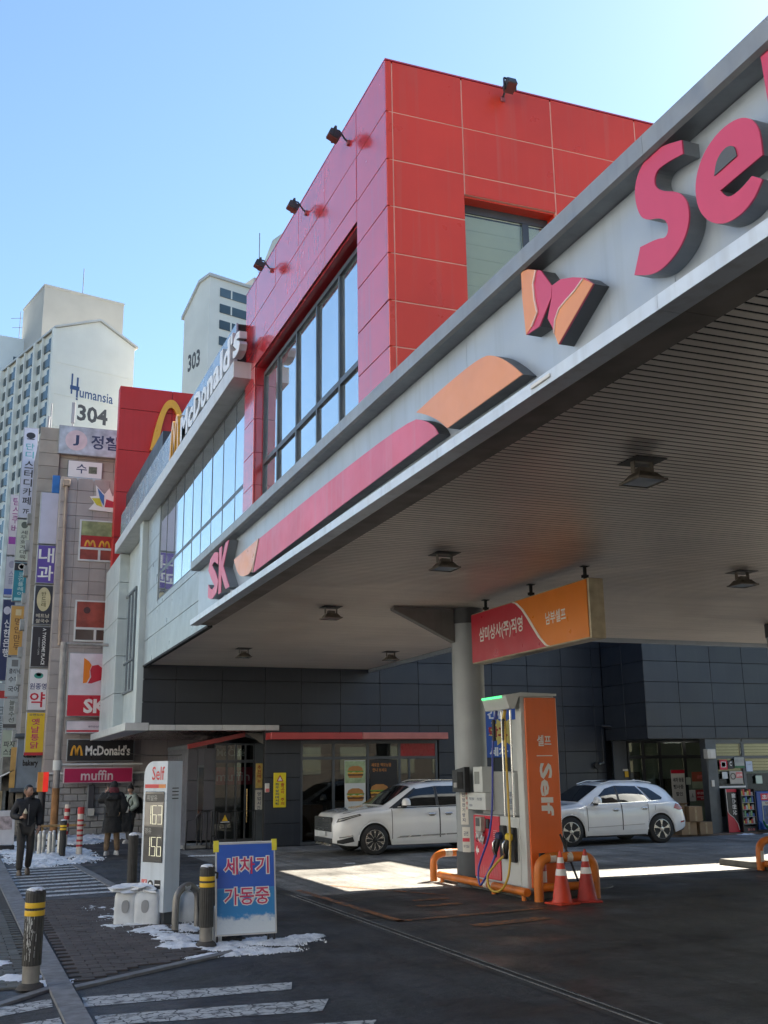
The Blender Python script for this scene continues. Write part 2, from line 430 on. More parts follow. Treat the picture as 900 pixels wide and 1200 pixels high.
# ---------------------------------------------------------------- filling station canopy
FASC = mat('fascia_metal', (.40, .46, .53), .38, .25, var=.06, scale=1.2, streak=.35, streak_col=(.26, .29, .32), orand=.12)
FLSH = mat('flashing_metal', (.27, .29, .31), .42, .4, var=.12, streak=.3)
BAND = mat('band_metal', (.62, .69, .78), .4, .2, var=.08, streak=.4, streak_col=(.34, .36, .38), orand=.1)
UNDER = mat('edge_board', (.20, .17, .15), .6, .1, var=.3, scale=2, dirt=.3)
SLAT = mat('soffit_slat', (.84, .77, .70), .40, .30, var=.08, scale=.6, orand=.16)
DARK = mat('dark_void', (.02, .02, .02), .9)
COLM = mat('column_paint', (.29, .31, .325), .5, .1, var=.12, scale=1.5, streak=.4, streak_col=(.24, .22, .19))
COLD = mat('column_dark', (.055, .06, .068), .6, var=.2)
can = thing('filling_station_canopy', 'big grey canopy over the pumps with a slatted underside and a pale blue-grey edge', 'canopy', (9, 12, 0))
y = 20.0; k = 0
while y > -2:
    part('fascia_panel', MB().box(3.95, 3.99, y - 2.994, y, 4.83, 5.735), FASC, can)
    part('lower_band', MB().prism([(3.80, 4.68), (3.97, 4.68), (3.97, 4.826), (3.86, 4.826), (3.80, 4.78)], (0, y, 0), XP, ZP, (0, -2.996, 0)), BAND, can)
    part('top_flashing', MB().prism([(3.78, 5.76), (3.81, 5.74), (4.05, 5.738), (4.05, 5.92), (3.78, 5.90)], (0, y, 0), XP, ZP, (0, -2.997, 0)), FLSH, can)
    part('edge_board', MB().box(3.82, 4.27, y - 2.996, y, 4.700, 4.72), UNDER, can)
    y -= 3.0
part('end_closure', MB().box(3.96, 4.21, 20.0, 20.03, 4.70, 5.72), FASC, can)
sm = mesh('soffit_slat', MB().box(0, 19.75, -.046, .028, 0, .0035), SLAT)
for k in range(176):
    link('soffit_slat', sm, can, loc=Vector((4.27, 20.15 - k * .1, 4.772)) - origin(can))
sm2 = mesh('soffit_slat', MB().box(0, 6.28, -.046, .030, 0, .0035), SLAT)
for k in range(83):
    link('soffit_slat', sm2, can, loc=Vector((4.27, 28.45 - k * .1, 4.772)) - origin(can))
part('soffit_sheet', MB().box(4.0, 24, -3, 2.499, 4.775, 4.80), SLAT, can)
part('soffit_backing', MB().box(4.0, 24, 2.5, 20.2, 4.776, 4.80).box(4.3, 10.58, 20.201, 28.5, 4.776, 4.80), mat('slat_filler_shade', (.012, .011, .011), .9), can)  # black filler close behind the slats, standing in for the gaps' recess shade
part('roof_deck', MB().box(4.0, 24, -3, 20.2, 5.66, 5.72).box(4.3, 10.58, 20.2, 28.45, 5.66, 5.72), FLSH, can)
part('back_fascia', MB().box(10.62, 24, 20.21, 20.26, 4.68, 5.80).box(10.585, 10.64, 20.262, 28.5, 4.68, 5.8), FASC, can)
part('side_fascia', MB().box(24.0, 24.05, -3, 20.2, 4.68, 5.8), FASC, can)
def column(x, y):
    c = part('column', MB().lathe([(.285, .55), (.285, 4.5)], (x, y, 0), 36), COLM, can, smooth=40)
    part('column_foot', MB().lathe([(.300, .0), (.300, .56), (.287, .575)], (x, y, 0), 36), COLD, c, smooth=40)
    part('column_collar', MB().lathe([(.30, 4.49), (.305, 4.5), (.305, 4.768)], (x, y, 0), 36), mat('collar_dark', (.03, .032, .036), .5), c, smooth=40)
column(8.30, 17.2); column(15.45, 17.2)
part('bracket', MB().prism([(8.02, 4.15), (8.02, 4.75), (6.85, 4.75), (6.85, 4.70)], (0, 17.12, 0), XP, ZP, (0, .16, 0)), mat('bracket_steel', (.17, .165, .16), .55, .2, var=.15, streak=.3), can)
# floodlights under the canopy
HOUS = mat('lamp_housing', (.17, .15, .125), .5, .5, var=.3, scale=8)
LENS = mat('lamp_lens', (.30, .33, .34), .15, 0, ior=1.6)
def flood(loc, lab):
    t = thing('canopy_floodlight', lab, 'floodlight', loc, group='floodlights under the canopy')
    m = MB(); a, b = .155, .09
    m.add([(-a, -a, -.20), (a, -a, -.20), (a, a, -.20), (-a, a, -.20), (-b, -b, -.12), (b, -b, -.12), (b, b, -.12), (-b, b, -.12)],
          [(3, 2, 1, 0), (4, 5, 6, 7), (0, 1, 5, 4), (1, 2, 6, 5), (2, 3, 7, 6), (3, 0, 4, 7)])
    part('housing', m, HOUS, t, local=True)
    part('lens', MB().box(-.135, .135, -.135, .135, -.207, -.2015), LENS, t, local=True)
    part('rim', MB().box(-.165, .165, -.165, -.156, -.212, -.19).box(-.165, .165, .156, .165, -.212, -.19).box(-.165, -.156, -.155, .155, -.212, -.19).box(.156, .165, -.155, .155, -.212, -.19), HOUS, t, local=True)
    part('bracket', MB().box(-.11, -.10, -.03, .03, -.12, -.0).box(.10, .11, -.03, .03, -.12, 0).box(-.11, .11, -.031, .031, -.008, .0).box(-.06, .06, -.05, .05, -.121, -.07), HOUS, t, local=True)
    part('shadow_plate', MB().box(-.17, .17, -.17, .17, -.006, .001), mat('shadow_plate', (.05, .05, .05), .6), t, local=True)  # dark square on the ceiling standing in for the lamp's shadow
    return t
for loc, lab in (((5.82, 8.10, 4.768), 'biggest and nearest floodlight on the slatted canopy ceiling, above and right of the hanging sign'),
                 ((5.83, 12.7, 4.768), 'floodlight on the canopy ceiling left of the hanging red and orange sign'),
                 ((10.7, 12.6, 4.768), 'floodlight on the canopy ceiling at the right edge, right of the hanging sign'),
                 ((5.84, 17.6, 4.768), 'floodlight on the canopy ceiling left of the triangular column bracket'),
                 ((5.88, 24.2, 4.768), 'leftmost small floodlight on the far ceiling above the dark tiled wall'),
                 ((9.5, 24.0, 4.768), 'small floodlight on the far ceiling just left of the column')):
    flood(loc, lab)
# raised signs on the canopy edge (reading direction is towards -Y, up is +Z, they stand out towards -X)
PINK = mat('sign_pink', (.62, .055, .135), .36, var=.03, scale=.8, coat=.15, streak=.05, rvar=.03)
PINKL = mat('sign_pink_faded', (.62, .115, .20), .4, var=.12, scale=1.2, streak=.35, streak_col=(.55, .25, .33))
ORNG = mat('sign_orange', (.78, .30, .115), .35, var=.06, scale=2, coat=.2)
SIDE = mat('sign_side', (.085, .09, .095), .45, .3, var=.15)
SIDEL = mat('sign_side_grey', (.20, .22, .24), .45, .2, var=.1)
TRIM = mat('sign_trim', (.72, .55, .50), .4)
def raised(poly, nm, m, parent, depth=.13, x=3.82, side=SIDE, holes=None, keyed=.012):
    """sign letter standing off the canopy edge: a face sheet and the box behind it (poly in (Y, Z))"""
    body = MB().prism(poly, (3.949, 0, 0), YP, ZP, (x + keyed - 3.949, 0, 0))
    p = part(nm, body, side, parent)
    part('face', MB().prism(poly, (x + keyed, 0, 0), YP, ZP, (-keyed, 0, 0)), m, p)
    return p
def smoothpoly(p, n=2, closed=True):
    for _ in range(n):
        q = []
        for i in range(len(p)):
            a, b = p[i], p[(i + 1) % len(p)]
            q += [(a[0] * .75 + b[0] * .25, a[1] * .75 + b[1] * .25), (a[0] * .25 + b[0] * .75, a[1] * .25 + b[1] * .75)]
        p = q
    return p
def round_some(p, keep):
    """corner cutting except at the corners listed in keep"""
    for it in range(2):
        q = []; nk = set()
        for i in range(len(p)):
            a, b, c = p[i - 1], p[i], p[(i + 1) % len(p)]
            if i in keep: nk.add(len(q)); q.append(b)
            else: q += [(b[0] * .75 + a[0] * .25, b[1] * .75 + a[1] * .25), (b[0] * .75 + c[0] * .25, b[1] * .75 + c[1] * .25)]
        p, keep = q, nk
    return p
# poly triangulation for concave shapes is left to Blender's n-gon tessellation
sg = thing('canopy_sign', 'raised magenta letters spelling Self on the canopy edge', 'sign', (3.7, 4.3, 4.8))
S_ = [(5.245, 5.033), (5.160, 5.191), (4.981, 5.160), (4.886, 5.117), (4.854, 5.191), (4.917, 5.276), (5.107, 5.350), (5.171, 5.487), (5.171, 5.645), (5.065, 5.751), (4.875, 5.751), (4.664, 5.666), (4.664, 5.571),
      (4.812, 5.603), (4.939, 5.613), (4.970, 5.529), (4.896, 5.445), (4.728, 5.350), (4.654, 5.233), (4.664, 5.096), (4.759, 4.991), (4.917, 4.938), (5.065, 4.949)]
E_ = [(4.369, 5.154), (4.010, 5.170), (4.010, 5.328), (4.063, 5.434), (4.179, 5.508), (4.348, 5.518), (4.495, 5.455), (4.580, 5.328), (4.580, 5.170), (4.516, 5.044), (4.400, 4.949), (4.253, 4.917), (4.115, 4.949), (4.031, 5.033),
      (4.105, 5.096), (4.221, 5.065), (4.316, 5.075)]
raised(round_some(S_, {0, 1, 11, 12}), 'letter', PINK, sg, side=SIDEL)
e_outer = round_some(E_, {0, 1, 13, 14})
def letter_e(x=3.82):
    p = raised(e_outer, 'letter', PINK, sg, side=SIDEL)
    hole = round_some([(4.400, 5.265), (4.369, 5.350), (4.284, 5.386), (4.210, 5.350), (4.200, 5.276)], {0, 4})
    part('eye_of_letter', MB().prism(hole, (3.817, 0, 0), YP, ZP, (-.004, 0, 0)), SIDE, p)
letter_e()
raised([(3.952, 5.909), (3.799, 5.909), (3.757, 4.991), (3.904, 4.991)], 'letter', PINK, sg, side=SIDEL)
raised([(3.588, 5.698), (3.271, 5.898), (3.229, 5.761), (3.377, 5.698), (3.219, 5.571), (3.398, 5.550), (3.419, 4.980), (3.567, 4.980), (3.567, 5.540)], 'letter', PINK, sg, side=SIDEL)
bf = thing('canopy_emblem', 'raised two-winged pink and orange emblem on the canopy edge left of the letters', 'emblem', (3.7, 5.9, 4.8))
WL = [(6.711, 5.751), (6.595, 5.719), (6.416, 5.624), (6.268, 5.429), (6.289, 5.339), (6.479, 5.191), (6.680, 5.202), (6.711, 5.540)]
WLo = [(6.711, 5.751), (6.595, 5.719), (6.479, 5.656), (6.532, 5.561), (6.521, 5.423), (6.490, 5.307), (6.585, 5.233), (6.680, 5.202), (6.711, 5.540)]
WR = [(6.264, 5.429), (6.142, 5.423), (5.973, 5.360), (5.825, 5.286), (5.719, 5.191), (6.215, 4.938), (6.300, 5.117), (6.353, 5.202), (6.279, 5.339)]
WRo = [(5.836, 5.281), (5.719, 5.191), (6.215, 4.938), (6.263, 5.044), (6.237, 5.139), (6.173, 5.202), (6.078, 5.223), (5.952, 5.244)]
def wing(full, orange):
    p = raised(full, 'wing', PINK, bf)
    part('orange_field', MB().prism(orange, (3.8195, 0, 0), YP, ZP, (-.004, 0, 0)), ORNG, p)
    cv = orange[2:7] if full is WL else orange[3:] + orange[:1]
    part('white_line', MB().tube([(3.816, a, b) for a, b in cv], .010, 5), TRIM, p)
wing(WL, WLo); wing(WR, WRo)
br = thing('canopy_stripe', 'long raised pink stripe with orange ends along the canopy edge', 'sign', (3.7, 11, 4.7))
raised(round_some([(14.879, 5.307), (11.439, 5.318), (9.022, 5.276), (8.674, 5.149), (8.463, 5.022), (8.389, 4.927), (11.122, 4.906), (15.217, 4.854)], {0, 5, 6, 7}), 'pink_bar', PINKL, br)
raised(round_some([(8.885, 5.297), (8.231, 5.328), (7.450, 5.328), (7.197, 5.233), (6.965, 5.075), (6.775, 4.912), (8.189, 4.917), (8.358, 5.044), (8.632, 5.191)], {0, 5, 6}), 'orange_bar', ORNG, br)
raised(round_some([(16.525, 5.297), (14.953, 5.318), (15.322, 4.875), (15.829, 4.896), (16.198, 4.991)], {0, 1}), 'orange_end', ORNG, br)
part('white_line', MB().tube([(3.816, 14.911, 5.307), (3.816, 15.259, 4.864)], .012, 5), TRIM, br)
sk = thing('canopy_sign', 'raised pink letters SK at the far left end of the canopy edge', 'sign', (3.7, 16.6, 4.75))
for ch, y0, wd in (('S', 18.35, .85), ('K', 17.48, .82)):
    lt = letters(ch, (3.948, y0, 4.88), YM, ZP, wd, .80, SIDEL, sk, ext=.15, bold=.035, name='letter')
    letters(ch, (3.798, y0, 4.88), YM, ZP, wd, .80, PINKL, lt, ext=.012, bold=.035, name='face')
# small lit-looking plate at the edge (a nameplate below the emblem)
part('edge_fixture', MB().bbox(3.785, 3.80, 6.32, 6.6, 4.72, 4.75, .004), mat('fixture_white', (.7, .7, .68), .4), can)
# hanging two-colour sign
hs = thing('hanging_sign', 'red and orange box sign hanging from the canopy next to the column', 'sign', (8.1, 14.5, 3.69))
GOLD = mat('sign_frame', (.42, .36, .25), .45, .4, var=.2, scale=6, streak=.3)
SRED = mat('sign_red', (.50, .012, .035), .35, var=.05, scale=2)
SORG = mat('sign_orange_flat', (.78, .21, .006), .35, var=.05, scale=2)
WHT = mat('white_print', (.78, .76, .72), .5, var=.03)
part('frame', MB().bbox(8.02, 8.27, 12.633, 16.422, 3.695, 4.552, .008), GOLD, hs)
cur = [(14.87, 4.533), (14.756, 4.5), (14.566, 4.376), (14.394, 4.214), (14.232, 4.043), (14.071, 3.881), (13.88, 3.738), (13.804, 3.715)]
part('red_face', MB().prism([(16.403, 3.715), (16.403, 4.533)] + cur, (8.021, 0, 0), YP, ZP, (-.014, 0, 0)), SRED, hs)
part('orange_face', MB().prism([(12.671, 3.715), (12.671, 4.533)] + cur, (8.021, 0, 0), YP, ZP, (-.012, 0, 0)), SORG, hs)
part('dividing_line', MB().prism([(a + .035, b) for a, b in cur] + [(a - .035, b) for a, b in cur[::-1]], (8.021, 0, 0), YP, ZP, (-.017, 0, 0)), WHT, hs)
letters('삼미상사(주)직영', (8.005, 16.108, 3.995), YM, ZP, 1.54, .285, WHT, hs, bold=.02)
letters('남부셀프', (8.007, 13.852, 4.033), YM, ZP, .59, .19, WHT, hs, bold=.02)
for yy in (16.1, 14.5, 12.9):
    part('hanger', MB().box(8.125, 8.165, yy - .018, yy + .018, 4.555, 4.76).box(8.09, 8.20, yy - .05, yy + .05, 4.7605, 4.7715).box(8.10, 8.19, yy - .03, yy + .03, 4.60, 4.64), DARK, hs)
# ---------------------------------------------------------------- the restaurant and its wings
def panels(nm, ax, pos, us, zs, m, parent, skip=(), gap=.010, t=.03, inward=1):
    """cladding panels on a wall at ax=pos between the seams us (along) and zs (up)"""
    us = sorted(us); zs = sorted(zs)
    for i in range(len(us) - 1):
        for j in range(len(zs) - 1):
            cu, cz = (us[i] + us[i + 1]) / 2, (zs[j] + zs[j + 1]) / 2
            if any(a < cu < b and c < cz < d for a, b, c, d in skip): continue
            a, b, c, d = us[i] + gap / 2, us[i + 1] - gap / 2, zs[j] + gap / 2, zs[j + 1] - gap / 2
            q = pos + t * inward
            j_ = random.uniform(-.0015, .0015)
            pm = MB().bbox(pos + j_, q, a, b, c, d, .004) if ax == 'x' else MB().bbox(a, b, pos + j_, q, c, d, .004)
            ta, tb = random.uniform(-.0035, .0035), random.uniform(-.0035, .0035); ai = 0 if ax == 'x' else 1      # sheets are never hung quite flat
            pm.v = [tuple(v[i] + (ta * (v[1 - ai] - cu) + tb * (v[2] - cz) if i == ai and abs(v[ai] - pos) < .012 else 0) for i in range(3)) for v in pm.v]
            part(nm, pm, m, parent)
def fr(a, b, n): return [a + (b - a) * i / n for i in range(n + 1)]
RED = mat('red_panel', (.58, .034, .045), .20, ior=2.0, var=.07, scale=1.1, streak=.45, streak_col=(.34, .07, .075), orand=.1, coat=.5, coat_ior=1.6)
RED_LIT = mat('red_panel_front', (.74, .058, .026), .34, var=.07, scale=1.1, streak=.5, streak_col=(.60, .13, .085), orand=.1)  # front copy of the red, brightened and warmed for that face's bounced light
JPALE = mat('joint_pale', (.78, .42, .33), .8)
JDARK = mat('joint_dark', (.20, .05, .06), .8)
GREYP = mat('grey_panel', (.36, .41, .44), .35, .25, var=.08, scale=1.3, streak=.25, orand=.14)
TEAL = mat('pale_panel', (.50, .56, .56), .4, .1, var=.08, scale=1.2, streak=.4, streak_col=(.36, .41, .38), orand=.08)
DKP = mat('dark_panel', (.033, .040, .051), .42, .1, var=.12, scale=.9, orand=.35, streak=.15, streak_col=(.07, .075, .08))
BLK = mat('joint_black', (.010, .010, .011), .8)
LEDGE = mat('silver_ledge', (.55, .56, .56), .4, .2, var=.08, streak=.2)
FRM = mat('window_frame', (.085, .095, .105), .4, .4, var=.1)
FRG = mat('window_frame_grey', (.14, .16, .175), .4, .4, var=.1)
SKYG = mat('coated_glass', (.70, .78, .82), .03, .88, var=.05, scale=.8, rvar=.012)
CLR = glass('clear_glass', (.72, .78, .77), 1.45)
res = thing('restaurant_building', 'fast-food restaurant with a red upper storey, grey window wing and dark tiled wall', 'building', (8, 20, 0))
ZR = [6.1, 6.71, 7.29, 7.9, 8.52, 9.15, 9.81, 10.53]
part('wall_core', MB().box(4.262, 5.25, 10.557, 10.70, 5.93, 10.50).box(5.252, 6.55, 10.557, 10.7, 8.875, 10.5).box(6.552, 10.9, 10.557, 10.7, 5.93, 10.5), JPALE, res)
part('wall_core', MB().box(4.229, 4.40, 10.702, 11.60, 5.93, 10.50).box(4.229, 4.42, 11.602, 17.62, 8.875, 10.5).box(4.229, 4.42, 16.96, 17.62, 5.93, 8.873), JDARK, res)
part('wall_core', MB().box(4.5, 10.9, 10.91, 17.6, 5.93, 10.45), DARK, res)
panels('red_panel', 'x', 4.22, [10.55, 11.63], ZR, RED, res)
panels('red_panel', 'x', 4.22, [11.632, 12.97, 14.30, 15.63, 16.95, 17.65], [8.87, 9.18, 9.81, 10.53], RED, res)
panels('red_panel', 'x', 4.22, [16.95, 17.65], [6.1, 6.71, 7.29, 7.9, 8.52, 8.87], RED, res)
for a, b in zip([6.1, 6.71, 7.29, 7.9, 8.52], [6.71, 7.29, 7.9, 8.52, 8.87]):
    part('reveal_panel', MB().box(4.255, 4.46, 16.93, 16.955, a + .004, b - .004), RED, res)
for k in range(4):
    part('reveal_panel', MB().box(4.255, 4.46, 11.64 + k * 1.322, 11.64 + (k + 1) * 1.322 - .008, 8.845, 8.872), RED, res)
panels('red_panel_front', 'y', 10.55, [4.22, 4.305], ZR, RED_LIT, res)
panels('red_panel_front', 'y', 10.55, [4.307, 5.26], ZR, RED_LIT, res, gap=.016)
panels('red_panel_front', 'y', 10.55, [5.262, 6.56], [8.87, 9.15, 9.81, 10.53], RED_LIT, res, gap=.016)
panels('red_panel_front', 'y', 10.55, [6.562, 7.87, 9.18, 10.5, 10.9], ZR, RED_LIT, res, gap=.016)
part('coping', MB().box(4.215, 10.92, 10.545, 10.75, 10.532, 10.55).box(4.215, 4.42, 10.752, 17.66, 10.532, 10.55), RED, res)
# the two red lintel strips over the front opening
part('reveal_panel', MB().box(5.27, 6.55, 10.585, 10.80, 8.85, 8.868), RED_LIT, res)
part('reveal_panel', MB().box(6.535, 6.556, 10.585, 10.80, 7.2, 8.848), RED_LIT, res)
part('wall_core', MB().box(5.20, 6.60, 10.86, 10.9, 7.1, 8.9), DARK, res)
BCLR = glass('light_glass', (.94, .97, .93), 1.45)
w = part('window', MB().box(5.27, 6.53, 10.74, 10.79, 8.74, 8.847).box(5.27, 5.33, 10.74, 10.79, 7.2, 8.738).box(6.16, 6.25, 10.74, 10.79, 7.2, 8.738).box(6.47, 6.53, 10.74, 10.79, 7.2, 8.738), FRM, res)
part('pane', MB().box(5.332, 6.158, 10.76, 10.775, 7.2, 8.737), BCLR, w); part('pane', MB().box(6.252, 6.468, 10.76, 10.775, 7.2, 8.737), BCLR, w)
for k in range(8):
    part('reflection_strip', MB().box(5.30, 6.5, 10.80, 10.812, 7.21 + k * .19, 7.21 + k * .19 + .186), mat('pale_green_reflection', (.88, .90, .70), .7, var=.05), w)  # pale strips behind the glass, coloured as the reflection of a building opposite
def window_wall(x, ys, z0, zt, z1, m=FRG, fw=.05, pj=.05):
    """ribbon of tall panes over short panes on a wall facing -X; every bay a window with two panes"""
    for k in range(len(ys) - 1):
        a, b = ys[k], ys[k + 1]
        f = MB()
        f.box(x - pj, x + .03, a, a + fw, z0, z1)
        if k == len(ys) - 2: f.box(x - pj, x + .03, b - fw, b, z0, z1)
        e = b - (fw if k == len(ys) - 2 else 0)
        q_ = pj - .002; f.box(x - q_, x + .03, a + fw, e, z0, z0 + .05).box(x - q_, x + .03, a + fw, e, zt - .04, zt + .04).box(x - q_, x + .03, a + fw, e, z1 - .07, z1)
        w = part('window', f, m, res)
        for c, d in ((z0 + .05, zt - .04), (zt + .04, z1 - .07)):
            tl = [random.uniform(-.004, .004) for _ in range(2)]
            P = [(x - .012, a + fw, c), (x - .012, e, c), (x - .012, e, d), (x - .012, a + fw, d)]
            P = [(p[0] + tl[0] * (1 if q in (1, 2) else -1) * .5 + tl[1] * (1 if q > 1 else -1) * .5, p[1], p[2]) for q, p in enumerate(P)]
            part('pane', MB().add(P + [(x + .02, p[1], p[2]) for p in P], [(3, 2, 1, 0), (4, 5, 6, 7), (0, 1, 5, 4), (1, 2, 6, 5), (2, 3, 7, 6), (3, 0, 4, 7)]), SKYG, w)
window_wall(4.43, [11.65, 11.78, 12.80, 13.83, 14.88, 15.97, 16.92], 6.1, 7.10, 8.76, FRM, .06)
# grey wing with the long window ribbon
Yw = 28.54
YM_ = [17.66, 18.36, 19.40, 20.43, 21.45, 22.42, 23.50, 24.60, 25.70, 26.72]
part('wall_core', MB().box(4.262, 4.40, 26.74, 28.60, 4.9, 8.74).box(4.262, 4.40, 17.66, 26.738, 4.9, 6.2).box(4.34, 4.40, 17.66, 26.738, 6.202, 8.74), BLK, res)
panels('grey_panel', 'x', 4.22, [18.36, 19.40, 20.43, 21.45, 22.42, 23.50, 24.60, 25.70, 26.72, 27.65, 28.58], [4.75, 5.39, 6.04], GREYP, res)
panels('grey_panel', 'x', 4.22, [18.36, 19.40, 20.43, 21.45, 22.42, 23.50, 24.60, 25.70, 26.72], [6.04, 6.20], GREYP, res)
panels('grey_panel', 'x', 4.22, [26.722, 27.65, 28.58], [6.04, 6.68, 7.32, 7.96, 8.72], GREYP, res)
window_wall(4.26, YM_, 6.2, 6.9, 8.72, FRM, .034, .018)
part('underside_edge', MB().box(4.2, 4.3, 20.3, 28.54, 4.70, 4.748), BLK, res)
# light band with the parapet and lettering above it
for k in range(11):
    y0 = 17.2 + k * 1.5
    part('band_panel', MB().bbox(3.90, 4.60, y0 + .004, min(y0 + 1.496, 33.4), 8.722, 9.03, .006), LEDGE, res)
BLUEP = mat('parapet_panel', (.30, .36, .42), .22, .35, var=.1, scale=1, orand=.2)
for k in range(16):
    y0 = 17.66 + k * .98
    part('parapet_panel', MB().bbox(4.04, 4.08, y0 + .006, y0 + .974, 9.034, 9.97, .004), BLUEP, res)
part('parapet_core', MB().box(4.082, 4.6, 17.66, 33.35, 9.034, 9.95), BLK, res)
part('roof_deck', MB().box(4.6, 11.0, 17.66, 36.9, 8.75, 9.0), FLSH, res)
part('red_wall_side', MB().box(4.5, 10.9, 17.602, 17.655, 8.8, 10.5), RED, res)
# far bay: pale pilasters, a recess with a window, a ledge
part('pilaster', MB().bbox(4.06, 4.40, 28.60, 29.12, 3.26, 8.718, .01), TEAL, res)
for a, b in zip([3.26, 4.35, 5.5, 6.65, 7.8], [4.35, 5.5, 6.65, 7.8, 8.718]):
    part('pale_panel', MB().bbox(4.06, 4.40, 33.3, 36.8, a + .006, b - .006, .01), TEAL, res)
for a in range(4):
    part('pale_panel', MB().bbox(4.36, 4.42, 29.13 + a * 1.042, 29.13 + a * 1.042 + 1.035, 3.26, 8.716, .005), TEAL, res)
for a, b in ((31.25, 31.95), (31.95, 32.65), (32.65, 33.29)):
    w = part('window', MB().box(4.30, 4.355, a, a + .05, 4.3, 7.35).box(4.30, 4.355, a + .05, b, 4.3, 4.36).box(4.30, 4.355, a + .05, b, 5.2, 5.26).box(4.30, 4.355, a + .05, b, 7.28, 7.35), FRG, res)
    part('pane', MB().box(4.33, 4.345, a + .05, b, 4.362, 5.198), SKYG, w); part('pane', MB().box(4.33, 4.345, a + .05, b, 5.262, 7.278), SKYG, w)
part('ledge', MB().bbox(3.80, 4.42, 28.52, 36.8, 3.05, 3.255, .01), LEDGE, res)
# silver ledge on the dark wall
for a, b in zip([4.43, 5.1, 6.36, 7.55], [5.1, 6.36, 7.55, 7.95]):
    part('ledge_panel', MB().bbox(a + .004, b - .004, 28.45, 28.56, 3.055, 3.20, .006), LEDGE, res)
part('overhang_underside', MB().box(4.43, 7.7, 28.57, 36.8, 3.06, 3.10), mat('brown_soffit', (.20, .10, .085), .25, .2, var=.1), res)
# dark wall of tile panels
XS = [4.22, 5.10, 6.36, 7.56, 8.60, 9.75, 10.95, 12.15, 13.35, 14.55, 15.75, 16.95, 18.05, 18.38]
ZS = [.02, .60, 1.20, 1.80, 2.44, 3.20, 3.79, 4.39, 5.0, 5.6, 6.2]
part('wall_core', MB().box(4.26, 12.75, 28.573, 28.70, 3.2, 6.3).box(12.752, 18.4, 28.573, 28.70, 0, 6.3).box(7.57, 8.60, 28.573, 28.70, 0, 3.19).box(8.602, 12.751, 28.573, 28.7, 2.79, 3.198), BLK, res)
panels('dark_panel', 'y', Yw, XS, [3.20, 3.79, 4.39, 5.0, 5.6, 6.2], DKP, res, gap=.014)
panels('dark_panel', 'y', Yw, [7.57, 8.60], ZS[:6], DKP, res, gap=.014)
panels('dark_panel', 'y', Yw, [8.602, 9.75, 10.95, 12.15, 12.75], [2.80, 3.20], DKP, res, gap=.014)
panels('dark_panel', 'y', Yw, [12.752, 13.35, 14.55, 15.75, 16.95, 18.05, 18.38], ZS[:6], DKP, res, gap=.014)
part('upper_wall', MB().box(4.5, 18.38, 28.57, 36, 6.31, 11.35), DKP, res)
# projecting dark box over the shop
part('wall_core', MB().box(18.432, 27, 26.333, 28.2, 2.78, 6.3), BLK, res)
panels('dark_panel', 'x', 18.40, [26.30, 27.4, 28.535], [2.75, 3.10, 3.79, 4.39, 5.0, 5.6, 6.2], DKP, res, gap=.014)
panels('dark_panel', 'y', 26.30, [18.40, 19.6, 20.8, 22.0, 23.2, 24.4, 25.6, 26.8], [2.75, 3.10, 3.79, 4.39, 5.0, 5.6, 6.2], DKP, res, gap=.014)
part('upper_wall', MB().box(18.4, 23.2, 26.31, 36, 6.31, 9.8).box(23.201, 27, 26.31, 36, 6.31, 12.5), DKP, res)  # unseen upper parts, heights stepped to shape the sun patch below
part('back_wing', MB().box(7.72, 27.2, 33.2, 36.85, 0, 6.3).box(13.02, 18.7, 28.72, 33.19, 0, 6.3).box(18.71, 27.2, 28.72, 33.19, 3.05, 6.3).box(4.5, 13.01, 28.72, 33.19, 3.2, 6.3), BLK, res, kind='stuff')
# glazed restaurant front at street level
part('red_canopy_strip', MB().bbox(7.58, 10.2, 27.95, 28.53, 2.80, 2.985, .012), mat('red_strip', (.46, .05, .05), .35, var=.1, orand=.1, coat=.2), res)
part('red_canopy_strip', MB().bbox(10.205, 12.80, 27.95, 28.53, 2.80, 2.985, .012), mat('red_strip_faded', (.52, .17, .14), .4, var=.12), res)
fx = [8.62, 9.55, 10.57, 11.53, 12.68]
gl = MB()
for x in fx: gl.box(x - .035, x + .035, 28.56, 28.64, .02, 2.79)
for a, b in zip(fx, fx[1:]):
    gl.box(a + .035, b - .035, 28.562, 28.638, 2.70, 2.788).box(a + .035, b - .035, 28.562, 28.638, 2.27, 2.345).box(a + .035, b - .035, 28.562, 28.638, .022, .10)
gl.box(11.80, 11.86, 28.565, 28.635, .10, 2.268)
gf = part('shop_window', gl, FRM, res)
for i, (a, b) in enumerate(zip(fx, fx[1:])):
    if i < 3:
        part('pane', MB().box(a + .036, b - .036, 28.59, 28.60, 2.346, 2.698), CLR, gf)
    else: part('red_transom_panel', MB().box(a + .036, b - .036, 28.575, 28.60, 2.346, 2.698), mat('transom_red', (.33, .008, .014), .3), gf)
    part('pane', MB().box(a + .036, b - .036, 28.59, 28.60, .102, 2.268), CLR, gf)
BURB = mat('poster_white', (.68, .70, .66), .5, var=.04)
